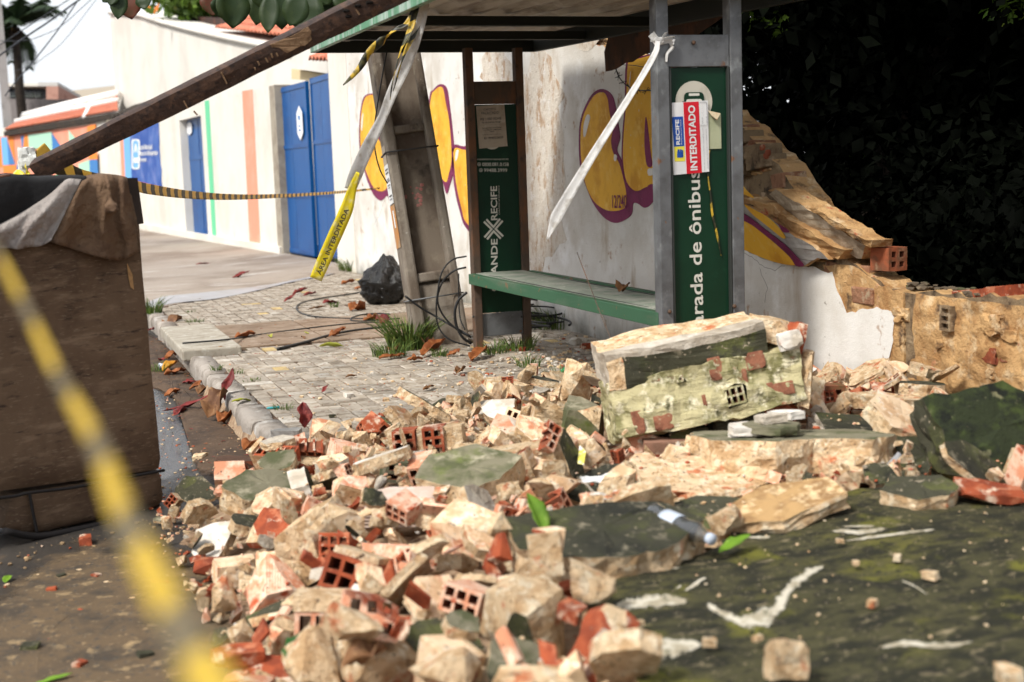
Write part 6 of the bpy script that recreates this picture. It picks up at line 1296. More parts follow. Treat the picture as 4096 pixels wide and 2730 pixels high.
from_poly = np.zeros_like(Hh, bool); pxy = np.array([(p.x, p.y) for p in top])
def inside(X, Y):
    c = np.zeros(X.shape, bool); n = len(pxy); j = n-1
    for i in range(n):
        xi, yi = pxy[i]; xj, yj = pxy[j]; k = ((yi > Y) != (yj > Y)) & (X < (xj-xi)*(Y-yi)/(yj-yi+1e-9)+xi); c ^= k; j = i
    return c
INS = inside(GXX, GYY); Hh[INS] = zt0+.012; TH[INS] = -1
# toppled block of wall: concrete cap, lichened hollow brick front, broken red end
bmk = bmesh.new()
bw, bh_, bd2 = .78, .24, .30
box_bm(bmk, (0, 0, 0), (bw, bd2, bh_), 0); 
bmesh.ops.subdivide_edges(bmk, edges=bmk.edges[:], cuts=19, use_grid_fill=True)
BE = [(.10, -.035, 3, 2, .075, .062), (.215, .08, 2, 1, .055, .036), (-.10, .075, 1, 1, .014, .014)]
bmesh.ops.delete(bmk, geom=[f for f in bmk.faces if f.normal.y < -.7 and f.material_index == 0 and any(abs(f.calc_center_median().x-x) < w/2 and abs(f.calc_center_median().z-z) < h/2 for x, z, c, r, w, h in BE)], context='FACES')
rough(bmk, .028, 5, 5.5); rough(bmk, .010, 9, 22)
blk = empty('toppled_wall_block', (0, 0, 0), 'large toppled block of mossy hollow brick wall capped with concrete', 'wall fragment')
lich = mat('lichen_face', (.44, .39, .22), [((.19, .175, .075), 9, .46, .58, 12), ((.66, .60, .42), 17, .52, .63, 12), ((.09, .085, .04), 16, .59, .68, 10), ((.30, .11, .055), 8, .62, .68)], rough=.95, bump=[(30, .8, .012), (130, .7, .005)])
blk_me = bm_done(bmk, 'block_body', [lich, mortar_g, moss, mortar])
bo = mesh_obj('block_body', blk_me, blk, world=False)
bc2 = bmesh.new(); box_bm(bc2, (0, 0, 0), (.66, .28, .15), 1); bmesh.ops.subdivide_edges(bc2, edges=bc2.edges[:], cuts=9, use_grid_fill=True)
for f in bc2.faces:
    c = f.calc_center_median()
    if f.normal.y < -.5 and c.z < .045 and c.x > -.24: f.material_index = 2
    elif f.normal.z > .5 and c.y > -.05: f.material_index = 3
    elif f.normal.x > .5 or (f.normal.y < -.5 and c.z < .045): f.material_index = 3
rough(bc2, .016, 15, 6); rough(bc2, .005, 19, 26)
cap = mesh_obj('concrete_cap', bm_done(bc2, 'concrete_cap', [lich, mortar_g, moss, mortar]), blk, world=False); cap.location = (-.055, -.012, .188); cap.rotation_euler = (RAD(15), 0, RAD(1))
def blk_brick(x, z, cols, rows, w, h, dep=.06, y=-.149, m=dusty):
    b = brick_bm(dep, w, h, cols, rows, .009); o = mesh_obj('brick_end', bm_done(b, 'brick_end', [m, hole_m]), blk, world=False); o.location = (x, y+dep/2-.006, z); o.rotation_euler = (0, RAD(-2), 0); return o
for x_, z_, c_n, r_n, w_, h_ in BE: blk_brick(x_, z_, c_n, r_n, w_+.014, h_+.014, m=lich)
for k, (x, z, w, h) in enumerate(((.05, .085, .036, .06), (.215, .085, .05, .045), (-.30, -.06, .03, .06), (-.20, -.08, .05, .04), (.30, -.05, .06, .035), (.24, -.03, .03, .02), (-.02, -.03, .012, .03), (.16, .03, .012, .04))):
    mb = MB(); lump(mb, (x, -.150, z), 1, 40+k, (w, .008, h), amp=.5, sub=3); mesh_obj('brick_scar', mb.mesh('brick_scar', mat('scar_brown', (.26, .105, .06), [((.16, .06, .035), 18, .46, .6), ((.36, .26, .16), 26, .56, .66)], rough=.95, bump=[(60, .8, .006)])), blk, world=False)
mb = MB(); lump(mb, (.365, -.17, .135), .062, 5, (1, .45, .8), amp=.4, sub=3); o = mesh_obj('plaster_lump', mb.mesh('plaster_lump', white_pl), blk, world=False)
for k, (x, y, z, w, h, m) in enumerate(((.33, -.02, .19, .16, .10, mortar), (.40, -.05, .09, .07, .24, terr_r), (.425, -.06, -.03, .05, .22, mortar), (.40, .05, .05, .06, .26, terr_r), (.37, .1, .15, .1, .12, cream_br))):
    me = comp('brick_stub', [((0, 0, 0), (w, .16, h), 0)], [m], amp=.012, seed=20+k, sub=3); o = mesh_obj('broken_brick', me, blk, world=False); o.location = (x, y, z); o.rotation_euler = (.1, .35, -.2)
for k, (x, z, w, h) in enumerate(((-.28, -.155, .12, .10), (-.10, -.16, .16, .06), (.12, -.155, .22, .05), (.30, -.13, .14, .08))):
    me = comp('brick_stub', [((0, 0, 0), (w, .22, h), 0)], [[dusty, moss, moss, terr_r][k]], amp=.012, seed=30+k, sub=3); o = mesh_obj('broken_brick', me, blk, world=False); o.location = (x, .01, z)
bp = P(2800, 1580, z=.34); R = Matrix.Rotation(CY+RAD(6), 3, 'Z') @ Matrix.Rotation(RAD(-9), 3, 'Y') @ Matrix.Rotation(RAD(-10), 3, 'X')
drop(blk_me, R, bp.x, bp.y, .9, True, .34, True); fm = (((GXX-bp.x)*math.cos(-YAW)+(GYY-bp.y)*math.sin(-YAW)+.02)**2 < .40**2) & ((-(GXX-bp.x)*math.sin(-YAW)+(GYY-bp.y)*math.cos(-YAW)) < .1) & ((-(GXX-bp.x)*math.sin(-YAW)+(GYY-bp.y)*math.cos(-YAW)) > -.34); HERO |= fm; blk.matrix_world = Matrix.Translation((bp.x, bp.y, .35)) @ R.to_4x4()
# rounded thick slab with a mossy top
rs = random.Random(5); bm = slab_bm(.37, .15, rs, 12, 1.05, 5, 4, .012, 3, (0, 1, 1), .0)
for v in bm.verts:
    v.co += Vector((mnoise.noise(v.co*9), mnoise.noise(v.co*9+Vector((5, 0, 0))), 0))*.02*(1 if v.co.z < .06 else .3)
    if v.co.y > 0: v.co.y *= .8
hero(bm_done(bm, 'round_slab', [moss_l, mortar, mortar]), 'round_wall_slab', 3150, 1815, 0, -7, 1, 'thick round broken slab with mossy top below the toppled block', zc=.16)
for k, (px, py, s, m, lb) in enumerate(((2990, 1718, .075, white_pl, 'white plaster flake lying on the round mossy slab'), (3085, 1712, .10, moss_l, 'grey flat flake lying on the round mossy slab'), (2960, 1740, .05, white_pl, 'small white lump at the edge of the round mossy slab'), (3140, 1660, .06, white_pl, 'pale pink plaster shell against the toppled block'), (3075, 1675, .05, mortar_g, 'pale stone between the toppled block and the round slab'))):
    bm = slab_bm(s, .028, rs, 7, 1.3, seed=k+50, mats=(0, 0, 0)); hero(bm_done(bm, 'flake', [m]), 'plaster_flake', px, py, k*40, 0, 4, lb, zc=.24)
# upright mossy brick at the wall foot
b = brick_bm(.09, .115, .165, 2, 3, .018); rough(b, .002, 2, 20); hero(bm_done(b, 'upright_brick', [mat('mossy_terracotta', (.20, .075, .035), [((.07, .075, .025), 7, .47, .6), ((.34, .11, .05), 9, .58, .68)], rough=.9, bump=[(50, .5, .005)]), hole_m]), 'upright_brick', 3318, 1612, 2, 0, 1, 'mossy six-hole brick standing on end at the foot of the wall', zc=.24, lift=.0)
# big mossy-topped pieces and cream blocks
def plate(px, py, rad, th, asp, yaw, pitch, roll, mats, label, zc=.15, seed=1, n=8, name='wall_plate', lift=0., und=.0):
    rr_ = random.Random(seed); bm = slab_bm(rad, th, rr_, n, asp, 4, 4, .010, seed, (0, 1, 2), und); 
    for v in bm.verts: v.co += Vector((mnoise.noise(v.co*12+Vector((seed, 0, 0))), mnoise.noise(v.co*12+Vector((0, seed, 0))), 0))*rad*.07*(1 if v.co.z < th*.3 else .2)
    return hero(bm_done(bm, name, mats), name, px, py, yaw, pitch, roll, label, 'wall fragment', zc, .6, lift)
plate(2420, 2200, .26, .13, 1.15, 5, 8, 2, [moss, mortar, mortar], 'broad mossy-topped wall piece showing a red brick end', .16, 4, 9, lift=.02)
b = brick_bm(.1, .095, .12, 2, 3, .012); hero(bm_done(b, 'brick_end', [terr_r, hole_m]), 'brick_end', 2398, 2290, 4, -8, 4, 'red six-hole brick end set under the broad mossy piece', zc=.1, q=.3, lift=-.01)
plate(1890, 1935, .19, .15, 1.25, -20, 16, 4, [moss_l, mortar, mortar], 'pointed mossy-topped wall piece beside the whitish ribbed brick', .14, 6, 6)
plate(1085, 1990, .18, .11, 1.25, 30, 14, -4, [moss_l, mortar, mortar], 'grey lichened wall piece nearest the kerb', .08, 7, 7)
plate(3140, 2015, .17, .05, 1.5, 20, 6, -10, [mat('ochre_coat', (.40, .25, .11), [((.26, .15, .065), 12, .46, .60, 10), ((.60, .44, .25), 18, .54, .64, 10)], rough=.95, bump=[(40, .6, .008)]), mortar, mortar], 'ochre coated flat plate at the top edge of the big mossy slab', .17, 8, 6)
plate(2800, 1930, .24, .07, 1.5, -8, 5, 4, [mortar, mortar, mortar], 'long pale mortar plate in front of the round slab', .14, 9, 8); plate(2540, 1935, .15, .05, 1.3, 10, 14, -4, [moss, mortar_g, mortar], 'mossy flat plate streaked white beside the bottle', .14, 11, 7)
plate(2310, 2000, .08, .05, 1.1, 30, 30, 10, [moss, mortar, mortar], 'small bright mossy chip above the broad mossy piece', .16, 12, 6); plate(2830, 2085, .15, .06, 1.4, 0, 9, 0, [moss, mortar, mortar], 'mossy plate just behind the bottle neck', .14, 13, 7)
plate(3700, 1850, .14, .06, 1.1, -15, 30, 12, [moss, mortar, mortar], 'mossy plate leaning below the large mossy boulder', .2, 14, 6); plate(3540, 1745, .2, .05, 1.8, 10, 12, 8, [moss, mortar_g, terr_r], 'dark mossy strip of wall right of the round slab', .2, 15, 7); plate(3680, 1980, .13, .05, 1.2, 0, 10, 0, [moss, mortar, mortar], 'low mossy plate at the far edge of the big mossy slab', .16, 16, 6)
plate(1240, 2205, .10, .14, 1.3, 65, 0, 78, [moss, mortar, mortar], 'cream block turned to show its black mossy face', .12, 17, 7); plate(1215, 1960, .10, .07, .6, 80, 70, 10, [moss, white_pl, mortar], 'narrow upright plate with a smooth dark green face', .12, 18, 7, lift=.02)
plate(1750, 2600, .11, .07, 1.3, 10, 26, 18, [moss, mortar, mortar], 'dark mossy plate tilted at the bottom of the heap', .16, 19, 7, lift=.02); plate(2060, 2700, .10, .07, 1.2, -20, 20, 20, [moss_l, mortar, mortar], 'greenish plate at the very bottom beside the red wedge', .16, 20, 7)
plate(1330, 1880, .065, .09, 1.1, 0, 10, 0, [cream_br, white_pl, mortar], 'whitish ribbed stub behind the cream block', .12, 26, 6)
def block(px, py, size, yaw, pitch, roll, mats, label, zc=.14, seed=1, cuts=(), amp=.008, name='wall_block', lift=0.):
    me = comp(name, [((0, 0, 0), size, 0)], mats, cuts, amp, seed, 4); return hero(me, name, px, py, yaw, pitch, roll, label, 'wall fragment', zc, .6, lift)
block(2145, 1838, (.34, .17, .125), 6, 2, -8, [mortar, cream_br], 'long cream block with a hollow end below the big toppled wall block', .16, 31, [((.12, 0, 0), (1, -.3, .2), 1)], lift=.01)
b = brick_bm(.08, .06, .11, 1, 3, .012); hero(bm_done(b, 'brick_end', [terr_r, hole_m]), 'brick_end', 2025, 1850, 4, 0, -6, 'narrow red brick end of the long cream block', zc=.16, lift=.0)
block(2110, 2465, (.16, .19, .16), 28, 10, 6, [mortar, moss], 'big squarish cream block near the bottom of the heap', .16, 33, [((-.03, -.07, -.05), (-.7, -.5, -.35), 1)])
block(1600, 2030, (.24, .12, .10), 2, 12, 2, [mat('limed_brick', (.50, .38, .31), [((.58, .49, .43), 12, .45, .6, 10), ((.42, .16, .10), 10, .56, .64, 10)], rough=.92, bump=[('wave', .6, .006, 'Z', 24), (60, .4, .004)]), mortar], 'whitish ribbed brick lying across the middle of the heap', .15, 34, amp=.004, lift=.02)
block(1960, 2150, (.36, .13, .10), -38, 14, 10, [cream_br, mortar], 'long pink and cream brick block slanting towards the green leaf', .16, 35, lift=.02); block(1590, 2240, (.10, .30, .09), 35, -10, 12, [dusty, moss], 'narrow pink brick plank slanting beside the orange brick', .15, 36, lift=.02)
block(1100, 2120, (.17, .15, .05), -30, 38, 0, [terr_r, mortar], 'flat brick face scraped bright red near the road edge', .1, 37, amp=.004, lift=.03); block(1400, 2080, (.17, .14, .14), 12, 10, 4, [cream_br, mortar], 'cream wall stub standing behind the black-faced block', .14, 38, [((.0, .02, .03), (.4, .3, 1), 1)], lift=.02)
block(970, 1875, (.26, .11, .10), 12, 4, 6, [mat('brown_brick', (.22, .12, .075), [((.13, .07, .045), 6, .46, .62), ((.34, .22, .15), 9, .56, .68)], rough=.9, bump=[('wave', .5, .006, 'Z', 22), (60, .5, .005)]), terr_r], 'brown ribbed brick lying in the gutter', .0, 39, amp=.004); block(2655, 1795, (.17, .09, .075), 3, 4, 2, [mat('brown_tile', (.28, .15, .10), [((.16, .09, .06), 8, .46, .62), ((.40, .28, .2), 10, .56, .68)], rough=.85, bump=[(60, .4, .004)]), mortar], 'flat brown brick at the foot of the toppled block', .17, 40, amp=.003)
block(2010, 1745, (.13, .20, .05), -25, 28, 14, [dusty, white_pl], 'pink ribbed brick plate leaning behind the long cream block', .17, 41, amp=.004, lift=.03); block(2190, 1660, (.13, .12, .21), 8, 4, 6, [mortar, cream_br], 'tall pale mortar stub left of the toppled block', .2, 42, [((0, 0, .06), (.5, .2, 1), 1)], lift=.02)
block(2330, 1690, (.16, .15, .17), -16, 12, 8, [moss_l, mortar], 'mossy brick lump leaning against the toppled block', .2, 43, lift=.01); block(2030, 1580, (.24, .15, .15), 10, 8, 8, [mortar, cream_br], 'cream rubble block with a dark hollow at the far edge of the heap', .14, 44, [((-.05, -.03, -.02), (-.5, -.8, -.5), 1)], lift=.01)
b = brick_bm(.13, .085, .13, 2, 3, .013); cut(b, Vector((0, .02, 0)), Vector((.3, 1, .3)).normalized(), 2); hero(bm_done(b, 'tilted_brick', [terr_r, hole_m, mortar]), 'tilted_brick', 2360, 1545, 18, -10, 20, 'tilted red hollow brick behind the mossy lump near the bench', zc=.16, lift=.04)
b = brick_bm(.12, .11, .085, 3, 2, .012); hero(bm_done(b, 'gritty_brick', [cream_br, hole_m]), 'gritty_brick', 2080, 1690, -30, -25, 15, 'gritty hollow brick end half buried in front of the pale stub', zc=.17, lift=.02)
b = brick_bm(.12, .12, .085, 2, 2, .014); hero(bm_done(b, 'dark_brick', [moss_l, hole_m]), 'dark_brick', 1590, 1880, 14, 0, 10, 'dark hollow brick end wedged under the twin-celled block', zc=.1)
block(870, 2270, (.16, .07, .055), 0, 4, 2, [terr_r, terr_r], 'red channelled brick piece at the road edge of the heap', .0, 45, amp=.003); block(940, 2290, (.14, .12, .09), 20, 4, 4, [cream_br, mortar], 'cream ribbed block next to the red channelled piece', .02, 46)
block(1335, 2480, (.052, .25, .03), -38, 34, 10, [white_pl, terr_r], 'white plaster stick propped over the broken bricks', .16, 47, amp=.003, lift=.05); block(1140, 2430, (.05, .24, .03), -62, 16, 20, [moss, mortar], 'mossy plaster strip beside the white stick', .1, 48, amp=.003, lift=.03)
block(1110, 2370, (.15, .16, .14), 20, 20, 35, [dusty, mortar], 'pale pink brick shell propped like a tent', .1, 49, [((.02, 0, -.02), (.7, .2, -.6), 1)]); block(2400, 2590, (.13, .19, .10), -30, 24, 20, [mortar, terr_r], 'split brick with raw red inside at the lower edge of the mossy slab', .14, 50, [((.0, 0, .02), (-.5, -.6, .7), 1)], amp=.014)
block(1560, 2660, (.20, .16, .13), 20, 10, 10, [mortar, mortar], 'heavy cream mortar lump at the bottom of the heap', .15, 51, amp=.014, lift=.02); block(1080, 2700, (.22, .12, .04), -18, 14, 4, [terr_r, dusty], 'long red brick plate at the very bottom edge', .06, 52, amp=.005); block(950, 2620, (.14, .07, .045), 24, 8, 6, [terr_r, terr_r], 'red brick wedge nearest the near tape', .0, 53, amp=.006)
block(1290, 1745, (.11, .09, .14), 10, 6, 12, [cream_br, mortar], 'ribbed cream brick standing at the kerb end', .1, 54, lift=.02); block(1400, 1815, (.17, .10, .09), 24, 10, 14, [dusty, white_pl], 'pink ribbed brick with a white mortar end beside the twin-celled block', .12, 55); block(1150, 1760, (.13, .11, .10), 0, 0, 0, [mat('grey_stone', (.40, .38, .35), [((.28, .26, .24), 6, .46, .62), ((.52, .50, .47), 8, .56, .68)], rough=.9, bump=[(30, .7, .012)]), mortar_g], 'grey kerb stone lump at the end of the kerb', .04, 56, amp=.014)
# twin-celled brick block in mortar
b = bmesh.new(); box_bm(b, (.02, .02, -.068), (.31, .16, .022), 3); box_bm(b, (.115, .012, .002), (.10, .13, .115), 3); box_bm(b, (-.012, .01, 0), (.028, .13, .118), 3); box_bm(b, (-.135, .012, 0), (.02, .13, .12), 3); bmesh.ops.subdivide_edges(b, edges=b.edges[:], cuts=3, use_grid_fill=True); rough(b, .006, 9, 16)
merge_bm(b, brick_bm(.14, .095, .12, 2, 3, .011, om=0), Matrix.Translation((-.077, 0, 0))); merge_bm(b, brick_bm(.14, .088, .12, 2, 3, .011, om=0), Matrix.Translation((.044, 0, .003)))
hero(bm_done(b, 'twin_brick_block', [terr_r, hole_m, terr_r, mortar]), 'twin_brick_block', 1700, 1768, -4, -4, -4, 'mortar block with two bright red six-hole brick ends facing out', zc=.13, lift=.01)
# bright red six-hole brick
b = brick_bm(.19, .15, .105, 3, 2, .012); box_bm(b, (0, .02, .06), (.145, .15, .025), 3); rough(b, .002, 3, 20)
hero(bm_done(b, 'red_brick', [terr_r, hole_m, terr_r, mortar]), 'red_brick', 1418, 2300, -8, -16, 17, 'bright orange six-hole brick facing out in the middle of the heap', zc=.16, lift=.05)
b = brick_bm(.15, .15, .11, 3, 2, .018); cut(b, Vector((.02, 0, .03)), Vector((.4, -.3, 1)).normalized(), 2); hero(bm_done(b, 'pink_brick', [dusty, hole_m, terr_r]), 'pink_brick', 1478, 2462, 10, -16, 14, 'broken pinkish hollow brick below the bright orange brick', zc=.15, lift=.02)
b = brick_bm(.16, .15, .09, 3, 1, .014); box_bm(b, (0, 0, .065), (.16, .17, .045), 3); hero(bm_done(b, 'mortared_hollow', [dusty, hole_m, terr_r, mortar]), 'mortared_hollow_brick', 1290, 2490, 5, -10, 4, 'mortar topped hollow brick beside the white plaster stick', zc=.12, lift=.02)
# bricks lying on the low wall
b = brick_bm(.13, .12, .115, 2, 2, .02); rough(b, .003, 8, 20); o = place(bm_done(b, 'wall_brick', [mat('wet_terracotta', (.28, .075, .03), [((.14, .06, .03), 7, .47, .62), ((.30, .20, .12), 9, .6, .7)], rough=.8, bump=[(50, .4, .004)]), hole_m]), 'wall_brick', Matrix.Rotation(RAD(8), 3, 'Z'), WX+.08, P(3500, 1100, X=WX).y, .775, 'red hollow brick left on top of the broken low wall', 'brick', None)
mb = MB(); mb.prism(rough_line([P(x, y, X=WX+.02) for x, y in ((3808, 1168), (3880, 1160), (3950, 1152), (4028, 1140), (4030, 1190), (3960, 1192), (3880, 1198), (3812, 1190), (3808, 1168))], .03, .004, 2)[:-1], (.10, 0, 0)); tag(mb.build('wall_tile', MATS['fresh_terracotta']), 'flat orange brick shard lying along the top of the low wall', 'brick')
# large mossy boulder at the right edge
bm = slab_bm(.25, .16, random.Random(8), 8, 1.15, 5, 4, .014, 8); rough(bm, .02, 8, 6)
hero(bm_done(bm, 'mossy_boulder', [mat('moss_green', (.020, .026, .010), [((.042, .058, .014), 9, .50, .62, 10), ((.008, .010, .006), 12, .5, .62, 10), ((.16, .15, .08), 14, .62, .70)], rough=.95, bump=[(30, .7, .015), (120, .6, .004)]), moss, moss]), 'mossy_boulder', 4000, 1745, -10, 50, 14, 'large green mossy chunk of wall leaning at the picture edge', zc=.3, q=.8)
hero(comp('orange_brick', [((0, 0, 0), (.2, .14, .04), 0)], [terr_r], amp=.006, seed=3, sub=3), 'orange_brick', 3960, 1968, 0, 6, 6, 'orange brick slab at the corner of the big mossy slab', zc=.12)

# white scrapes in the moss
scr = fade_mat(mat('scrape_white', (.50, .46, .37), [((.32, .28, .20), 18, .46, .58, 10), ((.14, .13, .08), 30, .60, .68, 8)], rough=.95, bump=[(60, .5, .004)]), 26, 1.7, .12, .55)
Zf = lambda a, b: (2500+a*.6783, 1700+b*.6783)
def scrape(line, w, seed=0):
    """a ragged streak along a line given in photograph pixels"""
    rr_ = random.Random(seed); C = smooth_open([Vector((*Zf(a, b), 0)) for a, b in line], 8); n = len(C); A_, M_l, B_ = [], [], []
    for i, c in enumerate(C):
        t = (C[min(i+1, n-1)]-C[max(i-1, 0)]).normalized(); nn = Vector((-t.y, t.x, 0)); x = i/(n-1)*(len(w)-1); j = min(int(x), len(w)-2); ww = (w[j]*(1-(x-j))+w[j+1]*(x-j))*.8*.6783
        for L_, s in ((A_, 1.25), (M_l, 0), (B_, -1.25)):
            q = c+nn*s*ww*rr_.uniform(.75, 1.2); p = P(q.x, q.y, z=zt0); p.z = slab_z(p.x, p.y)+.003; L_.append(p)
    mb = MB(); mb.grid([A_, M_l, B_], sm=False); o = mb.build('scrape', scr, sl_, True); fd = o.data.attributes.new('fade', 'FLOAT', 'POINT'); e_ = [min(1, i/3, (n-1-i)/3) for i in range(n)]; fd.data.foreach_set('value', [0.0]*n+e_+[0.0]*n); return o
scrape([(-60, 1045), (60, 1050), (180, 1045), (300, 1050), (370, 1062)], [40, 50, 46, 34, 10], 1); scrape([(480, 1068), (560, 1110), (640, 1150), (720, 1160), (790, 1150), (860, 1105)], [20, 22, 26, 44, 66, 50], 2); scrape([(830, 1190), (860, 1130), (920, 1060), (980, 970), (1060, 900), (1130, 850), (1180, 825)], [24, 46, 40, 36, 34, 28, 8], 3)
scrape([(340, 995), (420, 945), (490, 900)], [8, 16, 8], 4); scrape([(295, 975), (340, 945)], [6, 12], 5); scrape([(140, 835), (220, 838), (330, 842)], [8, 14, 8], 6); scrape([(1210, 632), (1300, 640), (1400, 650), (1540, 635)], [6, 14, 16, 8], 7); scrape([(1280, 612), (1400, 618), (1480, 622)], [4, 8, 4], 8); scrape([(720, 645), (800, 648), (860, 650)], [6, 12, 6], 9); scrape([(-160, 1420), (0, 1370), (160, 1330), (330, 1300), (460, 1290)], [60, 90, 80, 60, 10], 21); scrape([(1300, 690), (1450, 680), (1650, 665), (1850, 650)], [6, 12, 10, 4], 22); scrape([(1480, 1330), (1650, 1310), (1850, 1330), (2050, 1320)], [8, 22, 26, 6], 23); scrape([(270, 755), (310, 775), (370, 780)], [14, 26, 8], 24); scrape([(1620, 915), (1700, 960), (1800, 1030)], [4, 7, 3], 10)
hero(comp('cream_stone', [((0, 0, 0), (.070, .075, .085), 0)], [mortar], amp=.012, seed=66, sub=4), 'cream_stone', 3150, 2640, 10, -20, 6, 'lone cream stone lying on the big mossy slab', 'stone', .2)
for k, (px, py, s) in enumerate(((2838, 2570, .020), (3030, 2555, .014), (3590, 2230, .02), (3420, 2250, .016), (3720, 2300, .024), (3360, 2165, .014), (2555, 2490, .014), (3490, 2415, .02), (4040, 2700, .045))):
    hero(comp('pebble', [((0, 0, 0), (s*1.6, s, s*.8), 0)], [mortar], amp=s*.2, seed=70+k, sub=2), 'pebble', px, py, k*33, 0, 0, ('oblong pale pebble left of the lone stone on the mossy slab', 'round pale pebble just left above the lone stone', 'ochre pebble above the thin long scrape on the mossy slab', 'small pebble right of the tall arm of the white scrape', 'flat pebble right of the thin scrape on the mossy slab', 'tiny pebble below the far white streaks on the mossy slab', 'tiny pebble below the left white band on the mossy slab', 'pale pebble in the middle of the mossy slab', 'largest pebble in the bottom corner of the mossy slab')[k], 'stone', .19)['group'] = 'pebbles on the mossy slab'
# remaining spread on and between
fill(300, {'mortar': 4, 'dusty': 4.5, 'brick': 3, 'plaster': 3}, (.75, 1.12), seed=2, lim=.02)
fill(620, {'mortar': 4, 'dusty': 3.6, 'brick': 2.4, 'plaster': 3.2, 'shard': 2.8}, (.45, .8), 8, seed=5, lim=.03)
fill(780, {'mortar': 5, 'dusty': 3, 'plaster': 2, 'shard': 3.5}, (.24, .48), 6, seed=6, lim=.035, tilt=.6)
fill(90, {'shard': 5, 'mortar': 2}, (.7, 1.1), 5, seed=9, region=(.4, 1.4, 2.6, 4.4), lim=.05, tilt=.6)
fill(350, {'mortar': 5, 'dusty': 2, 'shard': 3}, (.15, .32), 4, seed=16, lim=.045, tilt=.7)
if OVER.f: tag(OVER.build('rubble_fragments', OMATS), 'small broken brick and mortar pieces filling the heap', None, None, 'stuff')
by = {}
for o, L_, d_ in FILLED: by.setdefault(L_, []).append((d_, o))
for L_, q in by.items():
    q.sort(key=lambda t: t[0])
    for k, (d_, o) in enumerate(q):
        w_ = {2: ('nearer', 'farther'), 3: ('nearest', 'middle', 'farthest')}.get(len(q)) or (('nearest', 'second nearest', 'third nearest', 'fourth nearest', 'fifth nearest', 'sixth nearest', 'seventh nearest', 'eighth nearest')[:len(q)-1]+('farthest',) if 3 < len(q) < 10 else None)
        if w_: o['label'] = w_[k]+' '+L_
# crumbs: too many and too small to count
cr = MB(); rc = random.Random(12); uni = []
for k in range(8):
    m_ = MB(); lump(m_, (0, 0, 0), 1, k, (1, .8, .6), sub=1, amp=.5); uni.append((m_.v, m_.f))
def crumb(x, y, z, s, m):
    v, f = rc.choice(uni); a = rc.uniform(0, 6.3); ca, sa = math.cos(a)*s, math.sin(a)*s; cr.add([(x+p[0]*ca-p[1]*sa, y+p[0]*sa+p[1]*ca, z+p[2]*s) for p in v], f, m)
CM = [mortar, terr_r, white_pl, dusty, mat('ochre_crumbs', (.26, .18, .10), [((.14, .09, .05), 30, .46, .6)], rough=1)]
n_ = 0
while n_ < 2400:
    x, y = rc.uniform(.1, 3.9), rc.uniform(2.4, 7.6); i, j = int((x-GX0)/GC), int((y-GY0)/GC)
    if TH[i, j]-(-.15 if x < 1.05 else 0) < .01 or Hh[i, j] > TH[i, j]+.06: continue
    crumb(x, y, Hh[i, j]+.003, rc.choice((.003, .004, .006, .008, .011)), rc.choices((0, 1, 2, 3), (6, 1.5, 1, 3))[0]); n_ += 1
for k in range(900):    # strewn over the road
    x = .55-abs(rc.gauss(0, .55)); y = rc.uniform(2.6, 6.6); crumb(x, y, -.145, rc.choice((.003, .004, .006, .008, .013)), rc.choices((0, 1, 4), (1, .7, 7))[0])
for k in range(260): crumb(rc.uniform(.45, 1.05), rc.uniform(6, 9), -.128, rc.choice((.004, .006, .010)), rc.choices((0, 1, 3), (5, 2, 2))[0])
for k in range(1500):   # strewn over the pavement towards the wall
    x = 3.9-abs(rc.gauss(0, .75)); y = 6.9+abs(rc.gauss(0, 1.1)); 
    if x > 1.2 and y < 10: crumb(x, y, .006, rc.choice((.003, .004, .006, .008, .012, .018))*(1.3 if x > 3 else 1), rc.choices((0, 1, 2), (4, 1, 5))[0])
for k in range(300): crumb(rc.uniform(1.2, 3.8), rc.uniform(7, 10.5), .006, rc.choice((.003, .005, .008)), rc.choices((0, 1, 2), (4, 2, 2))[0])
for k in range(240):
    x, y = rc.uniform(1.6, 3.6), rc.uniform(2.5, 5); i, j = int((x-GX0)/GC), int((y-GY0)/GC)
    if INS[i, j]: crumb(x, y, slab_z(x, y)+.003, rc.choice((.003, .005, .007)), 0)
tag(cr.build('crumbs', CM), 'scattered crumbs of mortar and brick', None, None, 'stuff')
